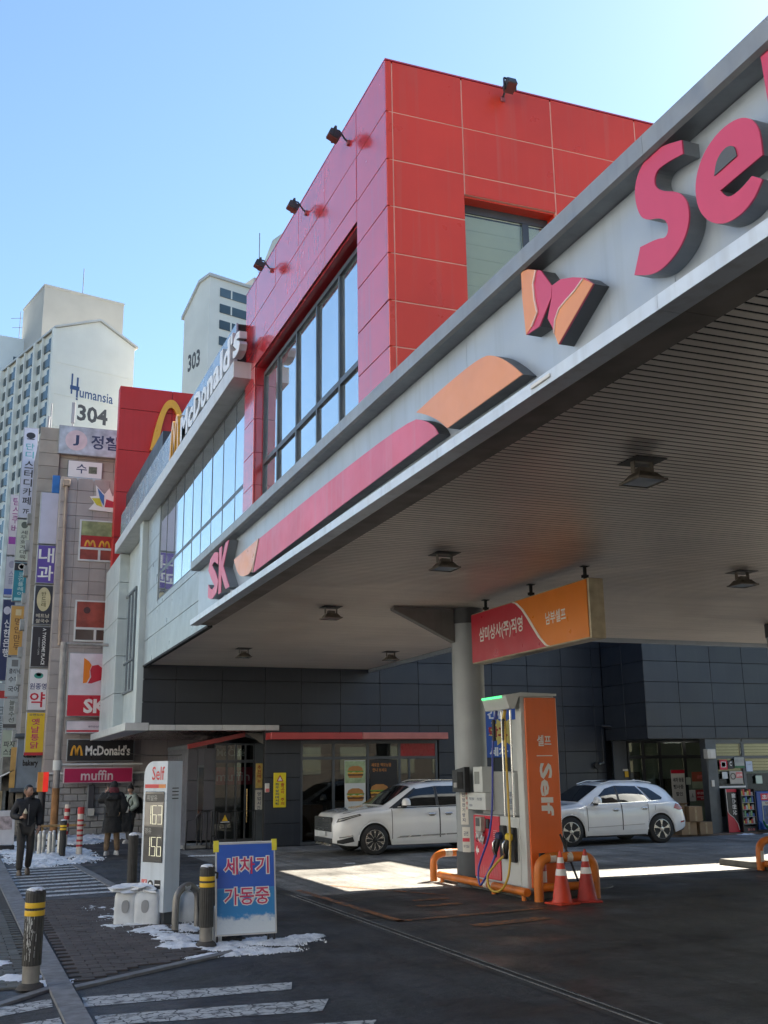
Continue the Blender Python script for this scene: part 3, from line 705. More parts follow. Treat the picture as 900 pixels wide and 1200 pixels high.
def burger(parent, cx, cz, w, y=28.583):
    for nm, m, pts in (('bun_print', mat('print_bun', (.50, .22, .06), .5), [(-.5, .12), (-.42, .30), (-.2, .40), (.2, .40), (.42, .30), (.5, .12)]),
                       ('lettuce_print', mat('print_lettuce', (.16, .30, .05), .5), [(-.53, .12), (.53, .12), (.50, .03), (.3, .07), (.1, .02), (-.1, .07), (-.3, .02), (-.5, .06)]),
                       ('cheese_print', mat('print_cheese', (.72, .38, .04), .5), [(-.5, .02), (.5, .02), (.48, -.05), (.1, -.10), (-.3, -.05), (-.48, -.08)]),
                       ('patty_print', mat('print_patty', (.12, .045, .02), .5), [(-.5, -.07), (.5, -.07), (.48, -.17), (-.48, -.17)]),
                       ('base_print', mat('print_bun', (.50, .22, .06), .5), [(-.48, -.17), (.48, -.17), (.40, -.30), (-.40, -.30)])):
        part(nm, MB().prism([(cx + a * w, cz + b * w) for a, b in pts], (0, y, 0), XP, ZP, (0, -.004, 0)), m, parent)
po = part('poster', MB().box(9.88, 10.50, 28.585, 28.589, .55, 2.24), BURB, gf)
part('poster_field', MB().box(9.89, 10.49, 28.581, 28.584, 1.62, 2.22), mat('print_field', (.36, .46, .26), .5, var=.3, scale=6), po)
burger(po, 10.2, 1.90, .46, 28.580); burger(po, 10.2, 1.28, .50, 28.584)
letters('Muffin Burger', (9.95, 28.583, .86), XP, ZP, .5, .1, mat('print_navy', (.02, .03, .12), .5), po)
po2 = part('poster', MB().box(10.64, 11.46, 28.585, 28.589, .55, 2.25), mat('poster_black', (.02, .018, .018), .5), gf)
letters('새로운 맥모닝을', (10.68, 28.583, 2.06), XP, ZP, .6, .10, mat('print_amber', (.62, .25, .05), .5), po2)
letters('만나 보세요', (10.72, 28.583, 1.92), XP, ZP, .42, .10, MATS['print_amber'], po2)
burger(po2, 10.92, 1.36, .55, 28.584)
# rooms behind the glass
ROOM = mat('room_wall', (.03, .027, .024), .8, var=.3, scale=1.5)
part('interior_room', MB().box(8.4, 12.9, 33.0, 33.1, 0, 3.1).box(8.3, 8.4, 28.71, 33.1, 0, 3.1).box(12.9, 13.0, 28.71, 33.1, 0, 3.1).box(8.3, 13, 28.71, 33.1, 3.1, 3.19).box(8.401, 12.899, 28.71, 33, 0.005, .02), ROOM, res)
for k in range(3):
    part('interior_counter', MB().bbox(8.9 + k * 1.3, 9.9 + k * 1.3, 30.6, 31.2, .02, 1.0 + .1 * k, .02), mat('counter_wood', (.16, .08, .04), .5), res)
part('menu_board', MB().box(9.0, 12.4, 32.9, 32.98, 2.0, 2.5), mat('menu_dark', (.12, .07, .03), .4), res)
lamp = part('ceiling_lamp', MB().lathe([(.12, -.03), (.12, 0)], (10.15, 29.4, 3.09), 14), mat('lamp_glow', (.8, .7, .5), .5, emit=(1, .62, .25), estr=1.1), res)
# shop under the dark box
xs_ = [18.96, 19.51, 20.12, 21.05, 22.1]
sh = MB()
for x in xs_: sh.box(x - .05, x + .05, 28.2, 28.3, .02, 2.77)
for a, b in zip(xs_, xs_[1:]): sh.box(a + .05, b - .05, 28.203, 28.297, 2.20, 2.30).box(a + .05, b - .05, 28.203, 28.297, 2.68, 2.768).box(a + .05, b - .05, 28.203, 28.297, .022, .14)
sd = part('shop_door', sh, mat('door_frame_black', (.02, .022, .025), .4, .3), res)
for a, b in zip(xs_, xs_[1:]):
    part('pane', MB().box(a + .051, b - .051, 28.24, 28.25, .141, 2.199), CLR, sd); part('pane', MB().box(a + .051, b - .051, 28.24, 28.25, 2.301, 2.679), CLR, sd)
part('recess_ceiling', MB().box(18.45, 27, 26.335, 28.2, 2.74, 2.777), DKP, res)
part('recess_side', MB().box(18.43, 18.95, 28.2, 28.26, 0, 2.738), DKP, res)
SHP = mat('shop_wall_paint', (.42, .44, .36), .8, var=.1, scale=1.2)
part('interior_room', MB().box(18.9, 27, 32, 32.1, 0, 2.9).box(18.8, 18.9, 28.31, 32.1, 0, 2.9).box(27, 27.1, 26.5, 32.1, 0, 2.9).box(18.8, 27.1, 28.31, 32.1, 2.9, 3.0).box(18.901, 26.99, 28.31, 31.99, .005, .02), SHP, res)
for k in range(5):
    part('shop_shelf', MB().box(19.2 + k * .85, 19.9 + k * .85, 31.5, 31.98, .02, 1.3 + (k % 3) * .25), mat('shelf_brown', (.14, .10, .07), .7, var=.5, scale=5), res)
part('tube_lamp', MB().tube([(21.0, 27.3, 2.72), (21.95, 27.3, 2.72)], .022, 8), mat('tube_glow', (.9, .9, .85), .5, emit=(1, .96, .85), estr=2.2), res)
# glazed corner booth to the right of the shop door
part('corner_post', MB().bbox(20.42, 20.80, 26.34, 26.62, .02, 2.738, .008), mat('post_steel', (.075, .085, .095), .4, .2, var=.2, streak=.2), res)
bx = [20.80, 21.82, 23.0, 24.2]
bw = MB()
for x in bx[1:]: bw.box(x - .05, x + .05, 26.40, 26.50, .02, 2.66)
for a, b in zip(bx, bx[1:]): bw.box(a, b - .05 if b != bx[1] else b - .05, 26.403, 26.497, 2.16, 2.24).box(a, b - .05, 26.403, 26.497, 2.60, 2.738)
bo = part('shop_window', bw, FRM, res)
for a, b in zip(bx, bx[1:]):
    part('pane', MB().box(a + .05, b - .051, 26.44, 26.45, .5, 2.159), CLR, bo); part('pane', MB().box(a + .05, b - .051, 26.44, 26.45, 2.241, 2.599), CLR, bo)
    part('lower_panel', MB().box(a + .05, b - .051, 26.42, 26.47, .02, .498), FRM, bo)
    for k in range(10):
        part('blind_slat', MB().box(a + .06, b - .06, 26.52, 26.535, 1.72 + k * .088, 1.72 + k * .088 + .074), mat('blind_cream', (.66, .68, .52), .6, var=.06), bo)
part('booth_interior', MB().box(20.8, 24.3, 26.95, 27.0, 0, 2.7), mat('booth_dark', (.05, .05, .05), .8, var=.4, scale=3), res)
part('sill_white', MB().box(20.82, 21.78, 26.36, 26.40, 1.32, 1.37), WHT, res)
part('floor_slab', MB().box(18.45, 26, 26.0, 28.19, .004, .06), mat('brown_tile', (.14, .10, .075), .7, var=.3, scale=4), res)
# arch and word on the light band
YEL = mat('arch_yellow', (.75, .36, .02), .35, var=.05, coat=.2)
LW = mat('letter_white', (.74, .76, .78), .35, var=.04)
LS = mat('letter_side', (.46, .50, .54), .4, .1)
ms = thing('restaurant_sign', 'white raised word and small golden arch on the grey band beside the red box', 'sign', (3.98, 20, 9.03))
nm_ = "McDonald's"
V, _f = text_poly(nm_, .03, .5)
yy = 22.35; wds = dict(M=.86, c=.56, D=.72, o=.56, n=.54, a=.54, l=.22, d=.56, s=.52); wds["'"] = .16
for ch in nm_:
    wd = wds[ch] * .98; up = ch in "MDld"
    if ch == "'": lt = letters(ch, (4.035, yy, 9.42), YM, ZP, .14, .20, LS, ms, ext=.125, bold=.03, name='letter'); letters(ch, (3.91, yy, 9.42), YM, ZP, .14, .20, LW, lt, ext=.01, bold=.03, name='face')
    else:
        h = .57 if up else .42
        lt = letters(ch, (4.035, yy, 9.05), YM, ZP, wd, h, LS, ms, ext=.125, bold=.035, name='letter')
        letters(ch, (3.91, yy, 9.05), YM, ZP, wd, h, LW, lt, ext=.012, bold=.035, name='face')
    yy -= wd + .05
def arch_m(parent, o, u, w, h, t, d, m, nm='golden_arch'):
    """two parabolic arches side by side, as flat bars of thickness t and depth d"""
    o, u = Vector(o), Vector(u).normalized(); n = u.cross(Vector(ZP))
    def half(x0, x1, tt):
        c, hw = (x0 + x1) / 2, (x1 - x0) / 2; outer, inner = [], []
        for i in range(25):
            s = -1 + i / 12; z = 1 - abs(s) ** 2.3
            outer.append((c + hw * s, h * z)); inner.append((c + (hw - tt) * s, (h - tt * 1.15) * z))
        return outer, inner
    for x0, x1 in ((0, w / 2 + t / 2 * .9), (w / 2 - t / 2 * .9, w)):
        ou, inn = half(x0, x1, t); mb = MB()
        k = len(ou)
        vs = [o + u * a + Vector(ZP) * b + n * d for a, b in ou + inn] + [o + u * a + Vector(ZP) * b for a, b in ou + inn]
        fs = []
        for i in range(k - 1):
            fs += [(i + k, i + k + 1, i + 1, i), (2 * k + i, 2 * k + i + 1, 3 * k + i + 1, 3 * k + i), (i, i + 1, 2 * k + i + 1, 2 * k + i), (3 * k + i, 3 * k + i + 1, k + i + 1, k + i)]
        fs += [(0, 2 * k, 3 * k, k), (k - 1, 2 * k - 1, 4 * k - 1, 3 * k - 1)]
        part(nm, mb.add(vs, fs), m, parent)
arch_m(ms, (4.035, 23.75, 9.04), YM, 1.15, .86, .17, .13, YEL)
# red slab tower with the big arch
tw = thing('red_sign_tower', 'tall red panelled slab with a big golden arch behind the grey wing', 'sign tower', (6.2, 37.4, 0))
part('slab_core', MB().box(4.26, 9.9, 36.84, 37.3, 3.2, 15.6), JDARK, tw)
SLRED = mat('slab_red', (.50, .020, .018), .5, var=.06, scale=.8, streak=.15, orand=.06)
panels('red_panel', 'y', 36.80, [4.22, 6.1, 8.0, 9.9], [3.2, 4.9, 6.6, 8.3, 10.0, 11.65, 13.2, 14.75, 15.62], SLRED, tw, gap=.02)
panels('red_panel', 'x', 4.22, [36.835, 37.3], [3.2, 6.6, 10.0, 13.2, 15.62], SLRED, tw, gap=.02)
arch_m(tw, (5.34, 36.798, 13.25), XP, 2.6, 1.98, .26, .14, YEL)
# flood lamps on arms along the roof edge
def roof_lamp(loc, rz, lab):
    t = thing('facade_lamp', lab, 'floodlight', loc, rz, 'black floodlights on the roof edge')
    part('housing', MB().bbox(-.085, .085, -.07, .07, -.055, .055, .012).xf(Matrix.Rotation(R(25), 4, 'Y')), mat('lamp_black', (.05, .05, .052), .45, .3, var=.3), t, local=True)
    part('lens', MB().box(-.075, .075, -.06, .06, -.063, -.056).xf(Matrix.Rotation(R(25), 4, 'Y')), mat('lamp_glass_red', (.16, .06, .05), .15), t, local=True)
    part('bracket', MB().box(-.015, .015, -.088, -.076, -.06, .09).box(-.015, .015, .076, .088, -.06, .09).box(-.015, .015, -.088, .088, .09, .10), MATS['lamp_black'], t, local=True)
    part('arm', MB().tube([(.0, 0, .10), (.08, 0, .09), (.16, 0, -.02), (.22, 0, -.06)], .014, 6), MATS['lamp_black'], t, local=True)
    part('base_box', MB().bbox(.185, .225, -.03, .03, -.10, -.03, .006), mat('lamp_base_red', (.34, .09, .10), .6), t, local=True)
roof_lamp((4.0, 11.9, 10.25), 0, 'black floodlight nearest the corner on the left roof edge of the red box')
roof_lamp((4.0, 13.85, 10.25), 0, 'black floodlight in the middle of the three along the left edge of the red box')
roof_lamp((4.0, 15.85, 10.25), 0, 'farthest black floodlight on the left edge of the red box, beside the tower block')
roof_lamp((5.85, 10.34, 10.42), R(90), 'black floodlight alone above the front face of the red box')
# ---------------------------------------------------------------- the other side of the street (behind the camera's left shoulder)
def plain_block(x0, x1, y0, y1, h, m, lab, floors, bays, face):
    b = thing('street_building', lab, 'building', ((x0 + x1) / 2, (y0 + y1) / 2, 0), group=None)
    part('wall', MB().box(x0, x1, y0, y1, 0, h), m, b)
    part('parapet', MB().box(x0 - .1, x1 + .1, y0 - .1, y1 + .1, h + .002, h + .5), m, b)
    wm = MB(); fh = h / floors; 
    for k in range(floors):
        for i in range(bays):
            if face == '+x':
                w_ = (y1 - y0) / bays; c = y0 + (i + .5) * w_; wm.box(x1 + .003, x1 + .03, c - w_ * .3, c + w_ * .3, k * fh + fh * .35, k * fh + fh * .8)
            else:
                w_ = (x1 - x0) / bays; c = x0 + (i + .5) * w_; wm.box(c - w_ * .3, c + w_ * .3, y1 + .003, y1 + .03, k * fh + fh * .35, k * fh + fh * .8)
    part('windows', wm, SKYG, b, kind='stuff')
PL = [mat('plaster_cream', (.62, .62, .60), .8, var=.08), mat('plaster_white', (.70, .71, .72), .8, var=.08), mat('stone_beige', (.56, .55, .53), .8, var=.1)]
plain_block(-42, -24, -30, -6, 19, PL[1], 'white five-storey building across the street behind the camera', 5, 7, '+x')
plain_block(-44, -25, -4, 20, 24, PL[0], 'cream six-storey building across the street', 6, 7, '+x')
plain_block(-42, -24, 22, 44, 17, PL[2], 'beige five-storey building across the street, farther along', 5, 6, '+x')
plain_block(-14, 14, -46, -28, 19, mat('brick_brown', (.26, .21, .18), .85, var=.1), 'brown five-storey building down the street behind the camera', 5, 7, '+y')
plain_block(16, 46, -46, -30, 20, mat('brick_dark', (.20, .17, .15), .85, var=.1), 'dark brick building across the side street behind the camera', 4, 7, '+y')
# ---------------------------------------------------------------- shops on the left, their signs, and the apartment towers
TILE = mat('beige_tile', (.40, .35, .325), .55, var=.1, scale=1.5, orand=.22, streak=.25)
GROUT = mat('tile_grout', (.24, .22, .21), .9)
ROCK = mat('rough_block', (.36, .355, .35), .9, var=.16, scale=4, bump=.6, bscale=18, orand=.3)
WFR = mat('white_frame', (.62, .62, .60), .5, var=.06)
tb = thing('tiled_shop_building', 'beige tiled shop building behind the red slab with a rough grey block base', 'building', (6, 40, 0))
part('wall_core', MB().box(2.48, 10.4, 37.94, 46, 0, 12.25), GROUT, tb)
tiles = [(2.45 + .56 * i, 2.0 + .47 * k) for i in range(4) for k in range(22)]
tm = mesh('tile', MB().bbox(.006, .554, 0, .04, .006, .464, .004), TILE)
for x, z in tiles:
    link('tile', tm, tb, loc=Vector((x, 37.90 + random.uniform(-.003, .003), z)) - origin(tb))
tm2 = mesh('tile', MB().bbox(.006, .914, 0, .04, .006, .544, .004), TILE)
for i in range(7):
    for k in range(2):
        link('tile', tm2, tb, loc=Vector((4.70 + .92 * i, 37.90, 2.0 + .55 * k)) - origin(tb))
tm3 = mesh('tile', MB().bbox(0, .04, .006, .914, .006, .464, .004), TILE)
for i in range(5):
    for k in range(22):
        link('tile', tm3, tb, loc=Vector((2.44, 37.95 + .92 * i, 2.0 + .47 * k)) - origin(tb))
bk = [mesh('block', MB().bbox(.008, .452, 0, .07, .008, .212, .02), ROCK) for _ in range(1)]
for k in range(9):
    for i in range(17):
        link('block', bk[0], tb, loc=Vector((2.45 + .46 * i - (.23 if k % 2 else 0), 37.87 + random.uniform(-.01, .012), .0 + .22 * k)) - origin(tb))
part('ledge', MB().bbox(2.35, 10.3, 37.80, 37.95, 1.975, 2.04, .01), WFR, tb)
def shop_window(z0, z1, img, lo):
    x0, x1 = 3.16, 4.36
    f = part('window', MB().box(x0, x1, 37.84, 37.93, z1 - .05, z1).box(x0, x1, 37.84, 37.93, z0, z0 + .06).box(x0, x0 + .06, 37.841, 37.93, z0 + .06, z1 - .05).box(x1 - .06, x1, 37.841, 37.93, z0 + .06, z1 - .05).box(x0 + .06, x1 - .06, 37.842, 37.93, z0 + .42, z0 + .50).box((x0 + x1) / 2 + .08, (x0 + x1) / 2 + .16, 37.843, 37.93, z0 + .06, z0 + .42), WFR, tb)
    img(f, x0 + .06, x1 - .06, z0 + .50, z1 - .05)
    part('lower_pane', MB().box(x0 + .06, (x0 + x1) / 2 + .08, 37.87, 37.88, z0 + .06, z0 + .42).box((x0 + x1) / 2 + .16, x1 - .06, 37.87, 37.88, z0 + .06, z0 + .42), lo, f)
def img1(f, a, b, c, d):
    part('window_print', MB().box(a, b, 37.86, 37.88, c, c + (d - c) * .45), mat('print_red', (.42, .02, .015), .5, var=.2, scale=4), f)
    part('window_print', MB().box(a, b, 37.86, 37.88, c + (d - c) * .45 + .003, d), mat('print_green', (.30, .33, .15), .5, var=.35, scale=3), f)
    arch_m(f, (a + .12, 37.859, c + .03), XP, .42, .24, .07, .004, YEL, 'arch_print'); arch_m(f, (a + .62, 37.859, c + .03), XP, .42, .24, .07, .004, YEL, 'arch_print')
def img2(f, a, b, c, d):
    part('window_print', MB().box(a, b, 37.86, 37.88, c, d), mat('print_brick', (.30, .055, .035), .5, var=.3, scale=3), f)
    part('emblem_print', MB().lathe([(.12, 0), (.12, .004)], (a + .35, 37.856, (c + d) / 2 + .15), 10, 'y'), mat('print_dark', (.06, .02, .02), .5), f)
shop_window(9.30, 10.80, img1, mat('print_brick', (.30, .055, .035), .5, var=.3, scale=3)); shop_window(6.45, 7.90, img2, mat('dim_glass', (.10, .07, .06), .1))
part('drainpipe', MB().tube([(2.62, 37.8, 12.0), (2.66, 37.8, 9.0), (2.7, 37.8, 6.3)], .055, 8), mat('pipe_beige', (.36, .27, .20), .6, var=.2), tb, smooth=40)
part('drainpipe_head', MB().bbox(2.5, 2.74, 37.7, 37.9, 11.95, 12.2, .02), MATS['pipe_beige'], tb)
st = thing('stone_office_building', 'grey stone office block rising behind the tiled building', 'building', (5, 43, 0))
STN = mat('grey_stone', (.36, .33, .28), .75, var=.15, scale=1.5, orand=.3)
part('wall_core', MB().box(1.72, 9.5, 39.56, 46, 0, 14.55), GROUT, st)
sm3 = mesh('stone_slab', MB().bbox(.006, .734, 0, .05, .006, .494, .006), STN)
for k in range(29):
    link('stone_slab', sm3, st, loc=Vector((1.68, 39.38 + random.uniform(-.004, .004), .1 + .5 * k)) - origin(st))
part('pilaster_core', MB().box(1.70, 2.40, 39.42, 39.56, 0, 14.55), GROUT, st)
sm4 = mesh('stone_slab', MB().bbox(.006, .654, 0, .04, .006, .394, .005), STN)
for i in range(4):
    for k in range(5):
        link('stone_slab', sm4, st, loc=Vector((2.44 + .66 * i, 39.52, 11.9 + .4 * k)) - origin(st))
wn = part('window', MB().box(2.74, 4.0, 39.44, 39.52, 12.35, 13.42), FRG, st)
part('window_sign', MB().box(2.76, 3.98, 39.425, 39.438, 12.78, 13.40), mat('sign_white', (.72, .73, .72), .45, var=.03), wn)
letters('수', (3.05, 39.423, 12.93), XP, ZP, .38, .36, mat('ink_navy', (.03, .05, .12), .5), wn)
part('sign_patch', MB().box(3.5, 3.8, 39.42, 39.424, 12.95, 13.22), mat('patch_olive', (.12, .14, .10), .6, var=.5, scale=12), wn)
part('pane', MB().box(2.78, 3.96, 39.428, 39.438, 12.38, 12.76), SKYG, wn)
part('roof_plant', MB().bbox(3.05, 3.55, 40.2, 40.6, 14.55, 15.0, .03), mat('plant_grey', (.22, .23, .24), .6, var=.3), st)
part('aerial_mast', MB().tube([(2.86, 40, 14.5), (2.86, 40, 15.3)], .03, 6).bbox(2.79, 2.93, 39.95, 40.05, 15.05, 15.9, .02), mat('mast_grey', (.34, .35, .37), .5), st)
part('aerial_mast', MB().tube([(2.05, 39.8, 14.5), (2.05, 39.8, 15.7)], .025, 6).tube([(1.95, 39.9, 14.5), (1.98, 39.9, 15.2)], .05, 6), MATS['mast_grey'], st)
# boards on the fronts
def board(nm, lab, x0, x1, z0, z1, y, m, t=.12, cat='sign', group=None, frame=None):
    s = thing(nm, lab, cat, ((x0 + x1) / 2, y + t / 2, z0), group=group)
    part('case', MB().bbox(x0, x1, y, y + t, z0, z1, .012), frame or m, s)
    if frame: part('face', MB().box(x0 + .03, x1 - .03, y - .006, y + .002, z0 + .03, z1 - .03), m, s)
    return s
SBLK = mat('sign_black', (.012, .012, .014), .35); SMAG = mat('sign_magenta', (.46, .012, .085), .4, var=.05)
GRYF = mat('sign_case_grey', (.30, .31, .32), .5, .2, var=.15)
b1 = board('restaurant_board', 'black board with a golden arch and white restaurant name on the tiled wall', 3.13, 5.36, 2.38, 3.13, 37.55, SBLK, frame=GRYF)
letters("McDonald's", (3.74, 37.54, 2.58), XP, ZP, 1.48, .34, WHT, b1, bold=.03)
arch_m(b1, (3.24, 37.54, 2.58), XP, .42, .34, .075, .012, YEL, 'arch_print')
b2 = board('muffin_board', 'magenta board reading muffin below the black restaurant board', 3.07, 5.34, 1.68, 2.19, 37.50, SMAG, frame=mat('sign_rim_pale', (.55, .45, .48), .5))
letters('muffin', (3.63, 37.49, 1.77), XP, ZP, 1.05, .33, mat('print_pale_pink', (.72, .58, .60), .5), b2, bold=.015)
b3 = board('station_totem_sign', 'white and red board with a winged emblem, half hidden by the red slab', 3.02, 4.2, 3.86, 6.02, 37.42, mat('sign_white_lilac', (.66, .61, .66), .4), frame=GRYF)
part('red_field', MB().box(3.05, 4.19, 37.408, 37.413, 3.89, 4.58), SRED, b3)
part('emblem_wing', MB().prism([(3.52, 4.98), (3.52, 5.84), (3.68, 5.74), (3.78, 5.60), (3.72, 5.40), (3.74, 5.2), (3.64, 5.0)], (0, 37.413, 0), XP, ZP, (0, -.006, 0)), SORG, b3)
part('emblem_wing', MB().prism([(3.80, 5.58), (4.0, 5.62), (4.15, 5.5), (4.12, 5.1), (3.80, 4.98), (3.68, 4.98), (3.78, 5.2), (3.74, 5.42)], (0, 37.413, 0), XP, ZP, (0, -.006, 0)), SRED, b3)
letters('SK', (3.58, 37.402, 3.98), XP, ZP, .78, .48, WHT, b3, bold=.04)
b4 = board('small_board', 'narrow white board with a red line just above the black restaurant board', 3.05, 4.25, 3.30, 3.74, 37.46, mat('sign_white_lilac', (0, 0, 0)), frame=GRYF)
part('red_line', MB().box(3.08, 4.22, 37.448, 37.453, 3.36, 3.42), SRED, b4)
letters('삼미상사(주)', (3.78, 37.447, 3.50), XP, ZP, .42, .07, MATS['ink_navy'], b4)
b5 = board('rooftop_board', 'faded blue-grey roof board with a round emblem on the stone office block', 2.34, 4.6, 13.6, 14.72, 39.30, mat('sign_faded_blue', (.40, .46, .52), .5, var=.3, scale=3), frame=GRYF)
part('round_emblem', MB().lathe([(.40, 0), (.40, -.006)], (2.98, 39.292, 14.16), 24, 'y'), mat('emblem_pink', (.62, .52, .54), .5), b5)
letters('J', (2.86, 39.284, 13.95), XP, ZP, .22, .42, MATS['ink_navy'], b5, bold=.03); letters('정철', (3.52, 39.292, 13.88), XP, ZP, 1.0, .56, MATS['ink_navy'], b5, bold=.02)
b6 = thing('leaf_emblem_sign', 'white star-shaped emblem with coloured leaves on the beige tiles', 'sign', (3.9, 37.86, 11.2))
part('star', MB().prism([(3.42, 11.18), (4.45, 11.12), (4.45, 11.95), (4.24, 11.72), (4.12, 12.02), (3.95, 11.78), (3.64, 12.1), (3.68, 11.7), (3.45, 11.66), (3.62, 11.44)], (0, 37.88, 0), XP, ZP, (0, -.05, 0)), WHT, b6)
for c, p in (((.55, .50, .03), [(3.52, 11.6), (3.8, 11.62), (3.9, 11.3), (3.7, 11.36)]), ((.05, .16, .42), [(3.70, 12.0), (3.95, 11.72), (3.95, 11.35), (3.8, 11.6)]), ((.5, .03, .06), [(3.98, 11.3), (4.02, 11.6), (4.3, 11.52), (4.4, 11.3)])):
    part('leaf', MB().prism(p, (0, 37.83, 0), XP, ZP, (0, -.012, 0)), mat('leaf%.2f' % c[0], c, .5), b6)
b7 = board('blue_side_board', 'small blue board edge beside the stone column', 2.18, 2.44, 11.6, 12.55, 38.6, mat('sign_blue', (.02, .14, .42), .4), t=.1)
# projecting vertical signs: (label, x0, x1, z0, z1, y, face, texts)
def vsign(lab, x0, x1, z0, z1, y, col, items, rot=0):
    m = col if not isinstance(col, (tuple, str)) else mat('vsign_' + ('%02d' % len(MATS)), col, .45, var=.05)
    s = board('projecting_sign', lab, x0, x1, z0, z1, y, m, t=.22, frame=GRYF, group='vertical signs projecting over the pavement')
    H = z1 - z0; W = x1 - x0
    for it in items:
        if it[0] == 't':       # stacked characters: text, top fraction, bottom fraction, colour, width fraction
            _, txt, t0, t1, c, wf = it[:6]; n = len(txt); step = (t0 - t1) * H / n
            mm = mat('ink_%02x%02x%02x' % tuple(int(255 * v) for v in c), c, .5); mb = MB()
            for q, ch in enumerate(txt):
                if ch == ' ': continue
                h = step * .84
                letters(ch, (x0 + W * (.5 - wf / 2), y - .009, z0 + t0 * H - step * (q + 1) + step * .08), XP, ZP, W * wf, h, mm, s, bold=.015, mb=mb)
            part('lettering', mb, mm, s)
        elif it[0] == 'h':     # horizontal line
            _, txt, f0, h, c, wf = it; mm = mat('ink_%02x%02x%02x' % tuple(int(255 * v) for v in c), c, .5)
            letters(txt, (x0 + W * (.5 - wf / 2), y - .009, z0 + f0 * H), XP, ZP, W * wf, h * H, mm, s, bold=.015)
        elif it[0] == 'r':
            _, a, b, c, d, c3 = it; mm = mat('ink_%02x%02x%02x' % tuple(int(255 * v) for v in c3), c3, .5)
            part('printed_field', MB().box(x0 + W * a, x0 + W * b, y - .008, y - .004, z0 + c * H, z0 + d * H), mm, s)
        elif it[0] == 'o':
            _, a, c, rx, rz, c3 = it; mm = mat('ink_%02x%02x%02x' % tuple(int(255 * v) for v in c3), c3, .5)
            P = [(x0 + W * a + W * rx * math.cos(k * math.pi / 12), z0 + c * H + H * rz * math.sin(k * math.pi / 12)) for k in range(24)]
            part('printed_oval', MB().prism(P, (0, y - .004, 0), XP, ZP, (0, -.004, 0)), mm, s)
        elif it[0] == 'v':     # rotated text running down
            _, txt, f0, f1, a, wf, c = it; mm = mat('ink_%02x%02x%02x' % tuple(int(255 * v) for v in c), c, .5)
            letters(txt, (x0 + W * a, y - .009, z0 + f1 * H), XP, ZP, W * wf, (f0 - f1) * H, mm, s, rot=-90)
    return s
K = (.02, .02, .03); NV = (.03, .035, .14); WH = (.74, .73, .70); TL = (.10, .36, .42)
A0, A1, AY = 1.22, 1.82, 44.0
vsign('lavender vertical sign with teal and black letters, top of the far stack', A0, A1, 12.12, 16.0, AY, (.52, .55, .68),
      [('o', .5, .91, .30, .035, K), ('r', .25, .75, .865, .875, K), ('t', '단디', .83, .65, TL, .55), ('t', '스터디카페', .635, .14, K, .55), ('h', '7F', .05, .05, K, .4)])
vsign('pale green vertical sign with grey letters below the lavender one', A0, A1, 10.35, 12.08, AY, (.50, .55, .48), [('o', .5, .86, .22, .08, (.1, .12, .1)), ('t', '세무회계대륙', .74, .04, (.12, .13, .12), .42)])
vsign('teal and black vertical sign in the middle of the far stack', A0, A1, 8.7, 10.31, AY, (.02, .22, .30), [('r', .05, .95, .78, .97, K), ('o', .5, .88, .22, .08, WH), ('o', .5, .88, .15, .055, K), ('t', '코인플레이', .74, .14, (.45, .6, .62), .34), ('r', .15, .85, .03, .10, (.3, .55, .6))])
vsign('orange-yellow vertical sign of the far stack', A0, A1, 6.55, 8.55, AY, (.52, .30, .08), [('r', .32, .68, .80, .92, (.6, .5, .3)), ('t', '명인만두', .76, .10, (.16, .08, .03), .4)])
vsign('pale grey sign with three lines of black letters in the far stack', A0, A1, 4.95, 6.5, AY, (.42, .47, .50), [('r', .3, .7, .76, .93, (.15, .16, .17)), ('h', '클리닉', .58, .13, K, .66), ('h', '수학', .36, .15, K, .66), ('h', '국어', .12, .15, K, .66)])
vsign('light grey sign with slanting handwritten letters in the far stack', A0, A1, 3.75, 4.9, AY, (.40, .43, .43), [('t', '늘봄수선', .95, .18, (.1, .12, .1), .36), ('r', 0.02, .98, .02, .14, (.08, .08, .08))])
vsign('lowest sage green sign of the far stack', A0, A1, 2.55, 3.7, AY, (.38, .44, .36), [('h', '파자', .42, .2, K, .7), ('h', '스쿨', .16, .2, K, .7)])
B0, B1, BY = 1.82, 2.46, 38.6
vsign('blank lavender box sign at the top of the near stack', B0, B1, 9.98, 11.9, BY, (.50, .49, .60), [])
vsign('violet sign with big white letters in the near stack', B0, B1, 8.55, 9.95, BY, (.10, .055, .30), [('t', '내과', .96, .04, WH, .82)])
vsign('black sign with a cream oval in the near stack', B0, B1, 7.08, 8.5, BY, K, [('o', .5, .64, .36, .30, (.55, .48, .28)), ('t', '반드레', .84, .44, (.1, .08, .02), .24), ('h', '베트남', .18, .10, (.5, .45, .35), .7), ('h', '쌀국수', .05, .10, (.5, .45, .35), .7)])
vsign('plain black sign with small white sideways lettering in the near stack', B0, B1, 5.6, 7.04, BY, (.018, .014, .018), [('v', 'A TWOSOME PLACE', .95, .06, .56, .18, WH), ('v', 'DESSERT CAFE', .72, .30, .36, .08, (.4, .4, .4))])
vsign('white pharmacy sign with a red character in the near stack', B0, B1, 4.12, 5.56, BY, (.68, .66, .67), [('o', .5, .83, .24, .07, (.05, .28, .22)), ('o', .5, .86, .14, .045, (.68, .66, .67)), ('h', '원종영', .50, .15, NV, .86), ('h', '약', .08, .36, (.5, .01, .03), .78)])
vsign('yellow sign with magenta characters, lowest of the near stack', B0, B1, 2.62, 4.08, BY, (.66, .45, .02), [('h', '오랜도시', .90, .06, (.1, .1, .1), .7), ('t', '옛날통닭', .86, .14, (.46, .02, .12), .42), ('r', .0, 1, .0, .07, (.42, .02, .03))])
C0, C1, CY = .98, 1.5, 48.0
